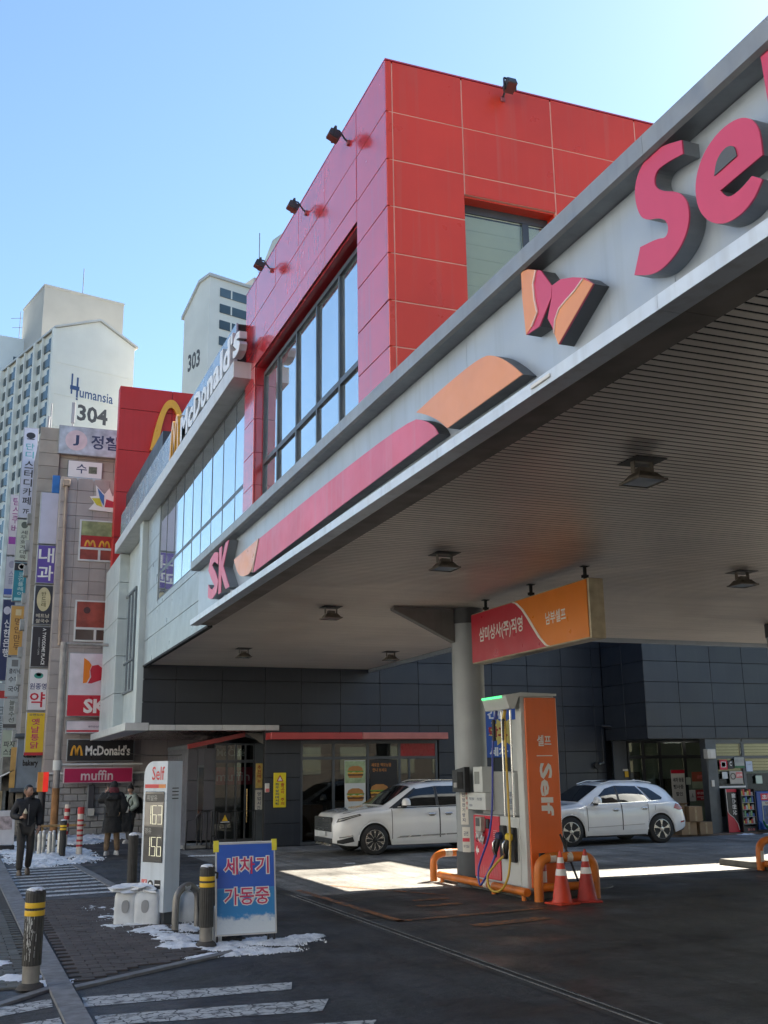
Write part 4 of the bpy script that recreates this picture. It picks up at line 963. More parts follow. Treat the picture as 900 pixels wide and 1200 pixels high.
vsign('pale lilac sign with purple letters, behind the far stack', C0, C1, 11.35, 14.1, CY, (.48, .46, .52), [('t', '팀스쿠버', .96, .36, (.22, .06, .2), .5), ('r', .1, .7, .18, .30, (.25, .05, .3))])
vsign('pale lilac sign with a blue stripe, behind the far stack', C0, C1, 9.5, 11.3, CY, (.47, .48, .56), [('o', .5, .8, .25, .09, (.3, .3, .4)), ('t', '스듬', .66, .3, (.25, .25, .36), .4), ('r', .02, .98, .06, .2, (.05, .1, .4))])
vsign('navy bank sign with white characters, at the left edge', C0, C1, 5.9, 9.4, CY, (.02, .03, .10), [('o', .4, .86, .28, .05, (.5, .5, .6)), ('t', '신한은행', .76, .28, (.7, .7, .72), .5)])
vsign('pale blue sign at the left edge below the navy one', C0, C1, 2.6, 5.8, CY, (.36, .42, .46), [('r', .1, .9, .80, .9, (.42, .03, .03)), ('t', '크린토피아', .7, .1, (.12, .14, .16), .4)])
# the far street front the signs hang from
ff = thing('far_street_building', 'grey shop block behind the stacks of vertical signs', 'building', (4, 52, 0))
part('wall', MB().box(1.86, 8, 43.0, 75, 0, 12.4), mat('grey_render', (.24, .24, .23), .85, var=.3, scale=1, streak=.5), ff)
for k in range(8):
    part('sign_bracket', MB().box(1.4, 2.0, 44.05, 44.1, 3 + k * 1.6, 3.05 + k * 1.6), GRYF, ff)
for k in range(9):
    z = 3.0 + k * 1.05
    part('service_pipe', MB().tube([(1.78 + .06 * (k % 2), 42.9, z), (1.76, 42.9, z + 1.0)], .03 + .02 * (k % 3), 6), mat('pipe_%d' % (k % 3), [(.32, .35, .35), (.40, .26, .18), (.15, .15, .15)][k % 3], .6), ff)
    part('outdoor_unit', MB().bbox(1.55, 1.85, 42.6 + .2 * (k % 2), 42.99, z + .2, z + .62, .02), mat('unit_grey', (.34, .36, .36), .6, var=.2, orand=.4), ff)
ks = thing('corner_shop', 'blue-grey shop front with dark script lettering under the yellow sign', 'shop', (2.1, 39, 0))
part('front', MB().box(1.62, 2.62, 38.95, 39.36, 1.55, 3.2), mat('shop_bluegrey', (.19, .23, .27), .6, var=.15), ks)
part('cornice', MB().bbox(1.5, 2.7, 38.8, 39.37, 3.205, 3.36, .03), mat('shop_cornice', (.07, .085, .10), .6), ks)
part('canopy_board', MB().bbox(1.45, 2.5, 38.75, 39.37, 1.40, 1.545, .03), MATS['shop_cornice'], ks)
letters('cafe', (1.82, 38.94, 2.55), XP, ZP, .42, .22, SBLK, ks, bold=.04); letters('bakery', (1.82, 38.94, 2.22), XP, ZP, .5, .26, SBLK, ks, bold=.04)
part('yellow_panel', MB().box(1.42, 1.60, 38.9, 38.98, 1.56, 2.9), mat('panel_ochre', (.5, .30, .09), .6, var=.2), ks)
part('door', MB().box(1.9, 2.6, 39.1, 39.15, 0, 1.39), mat('shop_dark', (.02, .02, .02), .5), ks)
part('side_wall', MB().box(1.2, 1.62, 39.7, 42.9, 0, 2.6), mat('shop_stuff', (.15, .14, .12), .8, var=.6, scale=3), ks)
aw = thing('shop_awning', 'striped black and white slanting awning at the left edge', 'awning', (1.3, 39.4, 1.9))
for k in range(4):
    part('stripe', MB().prism([(.75, 1.72 + .0 * k), (1.55, 2.12), (1.55, 2.16), (.75, 1.77)], (0, 38.9 + k * .24, 0), XP, ZP, (0, .236, 0)), WHT if k % 2 == 0 else SBLK, aw)
part('rail', MB().tube([(.78, 38.88, 1.71), (.78, 39.9, 1.71)], .02, 6), GRYF, aw)
for k in range(5):
    pl = mat('sheet_%d' % k, [(.5, .52, .5), (.42, .36, .22), (.2, .22, .22), (.30, .45, .30), (.55, .5, .42)][k], .7, var=.3, scale=6)
    part('hanging_sheet', MB().box(1.05 + .11 * k, 1.14 + .11 * k, 39.55 + .05 * k, 39.57 + .05 * k, .5 + .1 * (k % 3), 1.45), pl, aw)
# street pole with its arm, and the warning post
sp = thing('street_pole', 'grey and rusty brown pole standing in front of the tiled building', 'pole', (2.68, 35.24, 0))
part('shaft', MB().tube([(2.68, 35.24, 1.55), (2.66, 35.24, 6.1)], .10, 12), mat('pole_grey', (.34, .31, .29), .6, .2, var=.25, streak=.4), sp, smooth=40)
part('lower_sleeve', MB().tube([(2.68, 35.24, 0), (2.68, 35.24, 1.56)], .115, 12), mat('pole_brown', (.33, .16, .06), .8, var=.3, scale=5, streak=.5), sp, smooth=40)
part('arm', MB().tube([(2.66, 35.24, 6.05), (4.1, 35.24, 6.05)], .05, 8), mat('pole_grey', 0), sp, smooth=40)
part('collar', MB().lathe([(.135, 2.1), (.135, 2.4)], (2.68, 35.24, 0), 12), WFR, sp, smooth=40)
part('sign_rail', MB().tube([(2.75, 35.2, 2.27), (5.3, 35.2, 2.27)], .03, 6), WFR, sp)
wp = thing('warning_post', 'black post with a red and amber top standing left of the street pole', 'post', (2.3, 35.6, 0))
part('shaft', MB().tube([(2.3, 35.6, 0), (2.3, 35.6, 1.45)], .11, 10), mat('post_black', (.03, .03, .032), .5, var=.3), wp, smooth=40)
part('red_top', MB().box(2.30, 2.46, 35.49, 35.7, 1.452, 2.05), mat('top_red', (.6, .02, .015), .35, emit=(.8, .03, .02), estr=.12), wp)
part('amber_side', MB().box(2.14, 2.298, 35.49, 35.7, 1.452, 2.05), mat('top_amber', (.72, .30, .05), .35), wp)
# apartment towers
APT = mat('apartment_wall', (.86, .85, .79), .85, var=.05, scale=.25, streak=.15, streak_col=(.70, .68, .60))
APD = mat('apartment_greybrown', (.55, .52, .47), .85, var=.05, scale=.3)  # grey-brown of the plain block and the roof units
GLZ = mat('apartment_glass', (.10, .14, .16), .12, .2, var=.3, scale=.2, orand=.5)
LOG = mat('logo_blue', (.05, .10, .25), .6); INK = mat('numeral_grey', (.09, .09, .10), .6)
tw304 = thing('apartment_tower', 'cream gabled apartment slab numbered 304 rising behind the shops', 'apartment block', (8.92, 173, 0), R(18), group='apartment towers')
W_, H_, LN = 14.2, 75.2, 60
def P(parent, nm, mb, m, **k): return part(nm, mb, m, parent, local=True, **k)
P(tw304, 'wall', MB().prism([(0, 0), (W_, 0), (W_, H_), (W_ * .53, H_ + 3.2), (0, H_)], (0, 0, 0), XP, ZP, (0, LN, 0)), APT)
P(tw304, 'roof', MB().prism([(-.5, H_ - .1), (W_ * .53, H_ + 3.25), (W_ + .5, H_ - .1), (W_ + .5, H_ + .25), (W_ * .53, H_ + 3.65), (-.5, H_ + .25)], (0, -.4, 0), XP, ZP, (0, LN + .8, 0)), WFR)
for k in range(9):
    P(tw304, 'floor_line', MB().box(.1, W_ - .1, -.06, -.002, H_ - 6.0 - k * 5.6, H_ - 5.9 - k * 5.6), APT)
wmesh = mesh('window', MB().box(-.12, .0, 0, 2.3, 0, 1.5), GLZ); lm = mesh('balcony', MB().bbox(-.5, 0, 0, 1.2, 0, 2.3, .05), GLZ)
cm = mesh('window_sill', MB().box(-.2, 0, -.1, 2.4, -.15, -.003), APT)
for f in range(17):
    z = H_ - 3.2 - f * 2.85
    for b in range(7):
        y0 = 1.4 + b * 8.2
        o = link('window', wmesh, tw304, loc=(0, y0 + 1.2, z)); 
        link('window', wmesh, tw304, loc=(0, y0 + 5.2, z))
        if b < 5: link('balcony', lm, tw304, loc=(0, y0 - .6, z - .5))
for b in range(8):
    P(tw304, 'wall_rib', MB().box(-.75, -.002, b * 8.2 - .35, b * 8.2 + .25, 0, H_ - .2), APT)
    P(tw304, 'wall_rib', MB().box(-.5, -.002, b * 8.2 + 4.9, b * 8.2 + 5.3, 0, H_ - .25), APT)
letters('umansia', (4.6, -.01, H_ - 11.3), XP, ZP, 6.0, 1.7, LOG, None, name='lettering').parent = tw304
for p in (MB().box(3.05, 3.3, -.05, -.003, H_ - 11.0, H_ - 7.4), MB().box(4.0, 4.3, -.05, -.003, H_ - 11.9, H_ - 7.9), MB().box(2.9, 4.5, -.06, -.003, H_ - 10.2, H_ - 9.5)):
    P(tw304, 'logo_stroke', p, LOG)
letters('304', (4.4, -.01, H_ - 15.4), XP, ZP, 5.4, 2.9, INK, None, bold=.03).parent = tw304
P(tw304, 'roof_unit', MB().bbox(3.0, 5.0, 6, 8, H_, H_ + 3.6, .1).bbox(8.5, 9.5, 3, 4, H_ + 2, H_ + 4.4, .1).bbox(10, 11, 3, 4, H_ + 1, H_ + 4.2, .1), APD)
rb = thing('tower_block', 'plain grey-brown block with an aerial standing behind the gabled tower', 'apartment block', (7.7, 205, 0), R(14), group='apartment towers')
P(rb, 'wall', MB().box(0, 16.6, 0, 14, 0, 97.4), APD)
P(rb, 'window', MB().box(6.8, 7.9, -.1, -.003, 86, 87.2), GLZ); P(rb, 'aerial', MB().tube([(9.4, 5, 97), (9.4, 5, 106)], .08, 5), INK)
P(rb, 'parapet', MB().box(-.1, 16.7, -.1, 14.1, 97.401, 97.9), APD)
lb = thing('apartment_tower', 'pale bluish tower cut by the left edge of the picture', 'apartment block', (-6, 215, 0), R(8), group='apartment towers')
P(lb, 'wall', MB().box(0, 12.6, 0, 14, 0, 90.2), mat('apartment_pale', (.72, .78, .80), .8, var=.05, scale=.3))
for k in range(8):
    P(lb, 'window', MB().box(9.0, 10.8, -.1, -.003, 84.5 - k * 8.5, 86.0 - k * 8.5), GLZ)
P(lb, 'aerial', MB().tube([(10.5, 4, 90), (10.5, 4, 98)], .07, 5).tube([(8.6, 4, 96), (12.6, 4, 97)], .05, 4).tube([(9, 4, 94), (12.2, 4, 94.7)], .05, 4), INK)
t303 = thing('apartment_tower', 'cream tower numbered 303 between the red slab and the red box', 'apartment block', (31.4, 157, 0), R(18), group='apartment towers')
P(t303, 'wall', MB().prism([(0, 0), (0, 81), (3.2, 81), (8.4, 76.8), (8.4, 0)], (0, 0, 0), YP, ZP, (22, 0, 0)), APT)
P(t303, 'roof', MB().prism([(-.3, 81.002), (-.3, 81.5), (3.3, 81.5), (8.9, 77.0), (8.9, 76.4), (3.2, 81.002)], (-.3, 0, 0), YP, ZP, (22.6, 0, 0)), WFR)
for f in range(14):
    z = 78.0 - f * 2.85
    P(t303, 'window_band', MB().box(1.9, 7.0, -.12, -.003, z, z + 1.5), GLZ); P(t303, 'window_band', MB().box(8.3, 12.5, -.3, -.003, z - .4, z + 1.6), GLZ)
    P(t303, 'window_bar', MB().box(3.9, 4.15, -.16, -.122, z, z + 1.5).box(9.6, 9.8, -.34, -.302, z - .4, z + 1.6), APT)
    P(t303, 'floor_band', MB().box(7.2, 8.2, -.2, -.003, z - .6, z + .1), APT)
letters('303', (-.01, 6.6, 66.2), YM, ZP, 4.0, 3.1, INK, None, bold=.03).parent = t303
P(t303, 'roof_unit', MB().lathe([(.4, 81.4), (.4, 82.6), (.1, 82.9)], (1.5, 3, 0), 8).lathe([(.4, 81.4), (.4, 82.6), (.1, 82.9)], (3.8, 3, 0), 8).bbox(9, 12, 1, 4, 81.5, 84, .1), APD)
t302 = thing('tower_block', 'pale rooftop with a thin aerial just showing over the left edge of the red box', 'apartment block', (43.5, 157, 0), R(18), group='apartment towers')
P(t302, 'wall', MB().prism([(0, 0), (0, 91), (3, 91), (9, 84), (9, 0)], (0, 0, 0), YP, ZP, (22, 0, 0)), mat('apartment_greenish', (.50, .55, .53), .8, var=.05, scale=.3))
P(t302, 'aerial', MB().tube([(-.1, 7.0, 85), (-.1, 7.0, 94)], .08, 5), INK)
# ---------------------------------------------------------------- pump, pipe guards, cones
PWHT = mat('pump_white', (.56, .58, .57), .4, var=.05, streak=.25, streak_col=(.40, .41, .40))
PORG = mat('pump_orange', (.72, .13, .018), .38, var=.1, scale=1.2, streak=.15, coat=.15)
PRED = mat('pump_red', (.58, .02, .045), .35, var=.07, coat=.2)
PGRY = mat('pump_grey', (.30, .31, .31), .5, .2, var=.1)
RUB = mat('rubber_black', (.016, .016, .018), .55, var=.3)
CHR = mat('chrome', (.6, .6, .58), .22, .9, var=.1)
pu = thing('fuel_pump', 'tall white and orange self-service fuel pump with blue and yellow hoses beside the column', 'fuel pump', (8.4, 15.7, .12))
part('tower', MB().bbox(8.14, 8.76, 15.02, 15.20, .12, 3.06, .01).bbox(8.30, 8.72, 15.202, 15.72, 1.9, 2.72, .01), PWHT, pu)
op = part('orange_front', MB().bbox(8.205, 8.775, 14.985, 15.022, .16, 3.035, .008), PORG, pu)
letters('셀프', (8.40, 14.983, 2.28), XP, ZP, .25, .17, WHT, op, bold=.02)
part('printed_line', MB().box(8.38, 8.66, 14.981, 14.984, 2.125, 2.137), WHT, op)
letters('Self', (8.42, 14.983, 1.22), XP, ZP, .22, .80, WHT, op, bold=.03, rot=-90)
hd = part('top_hood', MB().prism([(8.02, 2.86), (8.10, 3.05), (8.78, 3.065), (8.78, 3.10), (8.14, 3.115), (7.86, 3.07), (7.93, 2.86)], (0, 14.97, 0), XP, ZP, (0, .85, 0)), PWHT, pu)
part('green_lamp', MB().bbox(7.852, 7.93, 15.1, 15.80, 3.035, 3.068, .006), mat('lamp_green', (.05, .5, .12), .3, emit=(.05, .85, .2), estr=.55), hd)
part('lower_cabinet', MB().bbox(8.13, 8.72, 15.202, 16.80, .16, 1.20, .012), PWHT, pu)
part('plinth', MB().box(8.16, 8.70, 15.06, 16.76, .12, .159), RUB, pu)
part('upper_cabinet', MB().bbox(8.20, 8.70, 15.205, 16.60, 1.205, 1.90, .012), PGRY, pu)
rp = part('red_panel', MB().bbox(8.108, 8.131, 15.84, 16.78, .20, 1.19, .006), PRED, pu)
for k in range(5):
    part('printed_line', MB().box(8.105, 8.107, 16.55, 16.68, .96 - k * .03, .965 - k * .03), WHT, rp); part('printed_line', MB().box(8.105, 8.107, 15.92, 16.05, .96 - k * .03, .965 - k * .03), WHT, rp)
for k in range(9):
    part('printed_line', MB().box(8.105, 8.107, 15.95 + k * .08, 15.98 + k * .08, .26, .40 - .02 * (k % 3)), mat('print_rose', (.62, .12, .14), .5), rp)
part('arrow_print', MB().prism([(16.72, .62), (16.66, .70), (16.66, .65), (16.60, .65), (16.60, .59), (16.66, .59), (16.66, .55)], (8.107, 0, 0), YP, ZP, (-.003, 0, 0)), WHT, rp)
kp = part('card_reader', MB().bbox(8.02, 8.108, 16.34, 16.54, .93, 1.17, .01), mat('reader_grey', (.42, .40, .36), .45, .2), pu)
part('keypad', MB().box(8.014, 8.019, 16.37, 16.51, 1.02, 1.15), mat('keypad_dark', (.08, .08, .08), .5), kp)
part('card_slot', MB().bbox(8.07, 8.108, 16.16, 16.26, .99, 1.14, .006), RUB, pu)
m = MB()
for k in range(26):
    a, r = random.uniform(0, 6.28), random.uniform(0, .13); c = (8.05 + random.uniform(-.03, .03), 16.42 + r * math.cos(a), .84 + r * math.sin(a) * .9)
    m.add([(c[0] + random.uniform(-.04, .04), c[1] + random.uniform(-.06, .06), c[2] + random.uniform(-.06, .06)) for _ in range(4)], [(0, 1, 2), (0, 2, 3), (0, 3, 1), (1, 3, 2)])
part('tissue_bag', m, mat('plastic_clear', (.62, .62, .62), .3, var=.15), pu, kind='stuff')
ib = part('info_plate', MB().bbox(8.03, 8.198, 16.15, 16.82, 1.28, 1.56, .008), PWHT, pu)
part('screen_box', MB().bbox(8.0, 8.198, 16.18, 16.52, 1.562, 1.98, .01), PWHT, pu)
part('screen', MB().box(7.994, 7.999, 16.28, 16.46, 1.70, 1.90), mat('screen_grey', (.20, .22, .22), .2), pu)
for k, (a, b) in enumerate(((16.55, 16.75), (16.22, 16.45))):
    letters('주유 안내' if k == 0 else '카드 전용', (8.027, b, 1.43), YM, ZP, .18, .05, MATS['ink_navy'], ib)
letters('휘발유', (8.027, 16.75, 1.33), YM, ZP, .12, .04, MATS['ink_navy'], ib)
np_ = part('price_plate', MB().bbox(8.09, 8.199, 15.24, 15.46, 1.22, 1.88, .008), PWHT, pu)
mb = MB()
for q, ch in enumerate('휘발유'):
    letters(ch, (8.087, 15.41, 1.50 - q * .1), YM, ZP, .10, .085, MATS['ink_navy'], pu, mb=mb)
part('lettering', mb, MATS['ink_navy'], np_)
part('holster', MB().bbox(8.05, 8.129, 15.60, 15.74, .55, 1.06, .012), RUB, pu)
part('holster', MB().bbox(8.05, 8.129, 15.27, 15.41, .52, 1.04, .012), RUB, pu)
def nozzle(y, cap):
    n_ = part('nozzle', MB().tube([(8.03, y, .92), (7.99, y, .86), (7.96, y, .76), (7.95, y + .03, .66), (7.96, y + .06, .58)], [.035, .045, .045, .035, .025], 8), RUB, pu, smooth=50)
    part('nozzle_grip', MB().tube([(7.95, y - .005, .86), (7.90, y, .80), (7.90, y + .01, .68), (7.94, y + .03, .62)], [.015, .018, .018, .015], 6), CHR, n_, smooth=50)
    part('nozzle_cover', MB().bbox(7.95, 8.06, y - .06, y + .06, .84, .96, .03), cap, n_)
nozzle(15.66, mat('cover_navy', (.02, .03, .10), .4)); nozzle(15.32, mat('cover_yellow', (.72, .50, .02), .4, coat=.2))
def smooth_path(P, n=4):
    P = [Vector(p) for p in P]; out = []
    for i in range(len(P) - 1):
        p0, p1, p2, p3 = P[max(i - 1, 0)], P[i], P[i + 1], P[min(i + 2, len(P) - 1)]
        for k in range(n):
            t = k / n; out.append(.5 * ((2 * p1) + (p2 - p0) * t + (2 * p0 - 5 * p1 + 4 * p2 - p3) * t * t + (3 * p1 - p0 - 3 * p2 + p3) * t ** 3))
    return out + [P[-1]]
HBL = mat('hose_blue', (.035, .05, .30), .4, var=.1); HYE = mat('hose_yellow', (.52, .33, .035), .45, var=.15, scale=6)
part('hose', MB().tube(smooth_path([(8.0, 15.66, 2.74), (7.97, 15.70, 2.2), (7.95, 15.74, 1.4), (7.90, 15.80, .9), (7.80, 16.0, .42), (7.78, 15.95, .16), (7.80, 15.84, .22), (7.88, 15.72, .45), (7.95, 15.69, .62)]), .017, 8), HBL, pu, smooth=60)
part('hose', MB().tube(smooth_path([(8.04, 15.36, 2.74), (8.02, 15.33, 2.2), (8.0, 15.28, 1.5), (7.96, 15.20, .8), (7.88, 15.14, .36), (7.80, 15.26, .13), (7.76, 15.52, .12), (7.78, 15.66, .30), (7.87, 15.52, .50), (7.94, 15.38, .62)]), .019, 8), HYE, pu, smooth=60)
for y, mm in ((15.66, HBL), (15.36, HYE)):
    part('hose_sleeve', MB().lathe([(.032, 2.38), (.036, 2.42)] + [(.036 if k % 2 else .029, 2.43 + .02 * k) for k in range(14)] + [(.03, 2.72)], (7.995 if y > 15.5 else 8.02, y + .015, 0), 10), RUB, pu, smooth=40)
    part('hose_joint', MB().tube([(8.02, y, 2.72), (8.05, y, 2.86)], .028, 8), mm, pu)
    part('mast_tube', MB().tube([(8.10, y - .07, 1.2), (8.10, y - .07, 2.86)], .018, 8), CHR, pu, smooth=60)
# orange pipe guards
OPIPE = mat('guard_orange', (.62, .17, .02), .45, var=.18, scale=5, streak=.3, dirt=.25)
OTAPE = mat('guard_tape', (.6, .56, .5), .5, var=.2, scale=20)
def hoop(pts, r=.065): return MB().tube(smooth_path(pts, 5), r, 12)
g1 = thing('pipe_guard', 'long low orange pipe rail along the pump island with taped white bands', 'pipe guard', (8.0, 16.3, 0))
part('rail', MB().tube([(8.0, 18.0, .13), (8.0, 14.78, .13)], .062, 12), OPIPE, g1, smooth=60)
for y in (16.18, 16.0): part('tape', MB().tube([(8.0, y, .13), (8.0, y - .12, .13)], .064, 12), OTAPE, g1, smooth=60)
for y in (17.9, 15.9, 14.9): part('foot', MB().tube([(8.0, y, 0), (8.0, y, .12)], .035, 8), OPIPE, g1)
g2 = thing('pipe_guard', 'orange hoop at the foot of the column, behind the long rail', 'pipe guard', (8.3, 18.2, 0))
part('hoop', hoop([(7.98, 18.22, 0), (7.98, 18.22, .22), (8.0, 18.22, .38), (8.14, 18.22, .47), (8.4, 18.22, .48), (8.62, 18.22, .47), (8.76, 18.22, .38), (8.78, 18.22, .22), (8.78, 18.22, 0)]), OPIPE, g2, smooth=60)
part('tape', MB().tube([(8.20, 18.22, .478), (8.34, 18.22, .48)], .067, 12), OTAPE, g2, smooth=60)
g3 = thing('pipe_guard', 'orange hoop standing in front of the fuel pump behind the cones', 'pipe guard', (8.6, 14.68, 0))
part('hoop', hoop([(8.14, 14.68, 0), (8.14, 14.68, .34), (8.17, 14.68, .52), (8.30, 14.68, .615), (8.62, 14.68, .62), (8.96, 14.68, .615), (9.09, 14.68, .52), (9.12, 14.68, .34), (9.12, 14.68, 0)], .072), OPIPE, g3, smooth=60)
for x in (8.33, 8.62): part('tape', MB().tube([(x, 14.68, .617), (x + .10, 14.68, .62)], .074, 12), OTAPE, g3, smooth=60)
part('crossbar', MB().tube([(8.16, 14.68, .20), (9.10, 14.68, .20)], .06, 12), OPIPE, g3, smooth=60)
g4 = thing('pipe_guard', 'orange hoop with a torn pale sticker at the right edge of the forecourt', 'pipe guard', (14.6, 17.0, 0))
part('hoop', hoop([(14.26, 17.05, 0), (14.26, 17.05, .30), (14.30, 17.05, .46), (14.46, 17.05, .55), (14.8, 17.05, .56), (15.1, 17.05, .55), (15.22, 17.05, .46), (15.24, 17.05, .3), (15.24, 17.05, 0)], .07), OPIPE, g4, smooth=60)
part('sticker', MB().tube([(14.26, 17.05, .16), (14.27, 17.05, .36)], .072, 12), OTAPE, g4, smooth=60)
part('rail', MB().tube([(14.34, 17.05, .12), (14.34, 14.9, .12)], .062, 12), OPIPE, g4, smooth=60)
CON = mat('cone_red', (.56, .045, .014), .5, var=.12, scale=4, streak=.3, dirt=.2); CONW = mat('cone_white', (.66, .65, .64), .5, var=.08, streak=.2)
def cone(loc, lab, rz, dk):
    t = thing('traffic_cone', lab, 'traffic cone', loc, rz, 'traffic cones by the pump')
    m = mat('cone_red_faded', (.36, .03, .022), .6, var=.2, scale=5, streak=.4) if dk else CON
    part('base', MB().bbox(-.19, .19, -.19, .19, 0, .028, .01), m, t, local=True)
    R_ = lambda z: .148 - .122 * (z - .028) / .69
    def seg(a, b, o=0): return MB().lathe([(R_(a) + o, a), (R_(b) + o, b)], (0, 0, 0), 24)
    part('body', MB().lathe([(.160, .028), (R_(.05), .055), (R_(.70), .70), (.018, .735), (.012, .75)], (0, 0, 0), 24), m, t, smooth=40, local=True)
    part('white_band', seg(.40, .49, .003), CONW, t, smooth=40, local=True); part('white_band', seg(.575, .655, .003), CONW, t, smooth=40, local=True)
cone((8.30, 14.28, .004), 'left red traffic cone with two white bands in front of the pump', .2, False)
cone((8.77, 14.36, .004), 'right dull red traffic cone with two white bands beside the pump guard', -.3, True)
fs = thing('extinguisher', 'small black stand and red extinguisher behind the cones', 'extinguisher', (8.42, 14.82, .12))
part('cylinder', MB().lathe([(.06, .12), (.065, .16), (.065, .5), (.03, .56), (.02, .60)], (8.30, 14.84, 0), 14), mat('bottle_red', (.5, .02, .02), .35), fs, smooth=40)
part('label', MB().lathe([(.067, .26), (.067, .42)], (8.30, 14.84, 0), 14), WHT, fs, smooth=40)
part('valve', MB().bbox(8.26, 8.36, 14.82, 14.86, .60, .68, .01), RUB, fs)
part('stand_leg', MB().tube([(8.62, 14.80, .95), (8.95, 14.75, .05)], .018, 6).tube([(8.74, 14.80, .85), (8.60, 14.75, .35)], .015, 6), RUB, fs)
# notices on the column
def notice(lab, x0, x1, z0, z1, y, m, lines, ink, vert=False):
    s = thing('notice', lab, 'notice', ((x0 + x1) / 2, y, z0), group='notices taped to the column')
    part('sheet', MB().grid(lambda u, v: (8.30 + .291 * math.sin(-1.15 + (x0 - 8.0 + (x1 - x0) * u) * 1.0 / .291), 17.2 - .291 * math.cos(-1.15 + (x0 - 8.0 + (x1 - x0) * u) / .291), z0 + (z1 - z0) * v), 8, 1), m, s, smooth=60)
    return s
def on_col(mb_text, s, m, a0, w, z, h, mb):
    V, f = text_poly(mb_text, .015); mn, mx = V.min(0), V.max(0)
    pts = []
    for p in V:
        an = a0 + (p[0] - mn[0]) / (mx[0] - mn[0]) * w
        pts.append((8.30 + .293 * math.sin(an), 17.2 - .293 * math.cos(an), z + (p[1] - mn[1]) / (mx[1] - mn[1]) * h))
    mb.add(pts, f)
NOTW = mat('notice_paper', (.62, .60, .54), .6, var=.06); NOTB = mat('notice_blue', (.42, .58, .64), .6, var=.08)
n1 = notice('long vertical notice with black characters on the column', 7.98, 8.13, 1.02, 1.72, 17.0, NOTW, 0, 0)
mb = MB()
for q, ch in enumerate('주유전정전기방지'): on_col(ch, n1, None, -1.10, .20, 1.645 - q * .083, .062, mb)
part('lettering', mb, MATS['ink_navy'], n1)
mb = MB()
for q, ch in enumerate('휘발유경유'): on_col(ch, n1, None, -.84, .12, 1.60 - q * .083, .05, mb)
part('lettering', mb, mat('ink_red', (.4, .02, .02), .5), n1)
n2 = notice('pale blue notice above the long one on the column', 7.94, 8.17, 1.74, 1.90, 17.0, NOTB, 0, 0)
mb = MB(); on_col('셀프주유소', n2, None, -1.2, .62, 1.83, .045, mb); on_col('현금결제', n2, None, -1.1, .5, 1.765, .045, mb); part('lettering', mb, MATS['ink_navy'], n2)
n3 = notice('white notice with a red band low on the column', 8.0, 8.15, .50, .98, 17.0, NOTW, 0, 0)
part('red_band', MB().grid(lambda u, v: (8.30 + .293 * math.sin(-1.13 + .46 * u), 17.2 - .293 * math.cos(-1.13 + .46 * u), .74 + .06 * v), 6, 1), SRED, n3)
mb = MB(); on_col('금연', n3, None, -1.05, .3, .84, .07, mb); on_col('화기엄금', n3, None, -1.08, .38, .64, .05, mb); part('lettering', mb, MATS['ink_navy'], n3)
bxo = thing('terminal_box', 'black open box fixed to the column above the card reader', 'box', (8.1, 16.85, 1.58))
part('shell', MB().prism([(16.62, 1.56), (17.12, 1.56), (17.12, 1.92), (16.62, 1.98)], (7.90, 0, 0), YP, ZP, (.10, 0, 0)).xf(Matrix.Translation((0, .02, 0))), RUB, bxo)
part('hollow', MB().box(7.893, 7.899, 16.70, 16.92, 1.62, 1.90), mat('hollow_black', (.004, .004, .004), .9), bxo)
part('receipt_slot', MB().box(7.885, 7.898, 16.94, 17.06, 1.64, 1.72), mat('slot_grey', (.3, .3, .3), .5), bxo)
# ---------------------------------------------------------------- price sign, white barrier, hoop, bollards, A-board
PSW = mat('price_cabinet', (.50, .56, .62), .4, .1, var=.06, streak=.25)
ps = thing('price_sign', 'tall slim white fuel price sign with lit digits and red lettering', 'price sign', (2.56, 14.73, 0), R(-60))
w_, d_ = .49, .26        # local: front face looks to -Y, from x=-w to 0; rotated so that it turns to the street
prof = [(-w_, .16), (0, .16), (0, 2.10), (-w_ * .62, 2.10)] + [(-w_ + .19 - .19 * math.sin(a), 1.91 + .19 * math.cos(a)) for a in [k * math.pi / 16 for k in range(1, 9)]]
P(ps, 'cabinet', MB().prism(prof, (0, d_, 0), XP, ZP, (0, -d_, 0)), PSW)
P(ps, 'plinth', MB().bbox(-w_ + .04, -.03, .03, d_ - .03, 0, .16, .01), COLD)
dsp = P(ps, 'display', MB().bbox(-w_ + .045, -.045, -.012, .0, .78, 1.70, .006), mat('display_dark', (.055, .055, .052), .06, ior=1.8))
PIN = mat('price_red', (.55, .05, .05), .45)
letters('Self', (-w_ + .17, -.003, 1.85), XP, ZP, .26, .18, PIN, None, bold=.01).parent = ps
P(ps, 'stripe', MB().box(-w_ + .03, -.17, -.005, 0, 1.745, 1.795), PIN); P(ps, 'stripe', MB().box(-.168, -.03, -.005, 0, 1.745, 1.795), mat('stripe_orange', (.62, .22, .05), .45))
DIG = mat('digit_glow', (.6, .6, .45), .4, emit=(1, .95, .66), estr=.26); DIM = mat('label_print', (.34, .34, .32), .5)
def seg_digit(ch, x, z, w, h, mb):
    t = .13 * w; S7 = {'1': 'bc', '6': 'acdefg', '3': 'abcdg', '5': 'acdfg', '8': 'abcdefg', '9': 'abcdfg'}[ch]
    for s in S7:
        a = {'a': (x, x + w, z + h - t, z + h), 'd': (x, x + w, z, z + t), 'g': (x, x + w, z + h / 2 - t / 2, z + h / 2 + t / 2), 'b': (x + w - t, x + w, z + h / 2, z + h), 'c': (x + w - t, x + w, z, z + h / 2),
             'f': (x, x + t, z + h / 2, z + h), 'e': (x, x + t, z, z + h / 2)}[s]
        mb.box(a[0] + .004, a[1] - .004, -.016, -.0125, a[2] + .004, a[3] - .004)
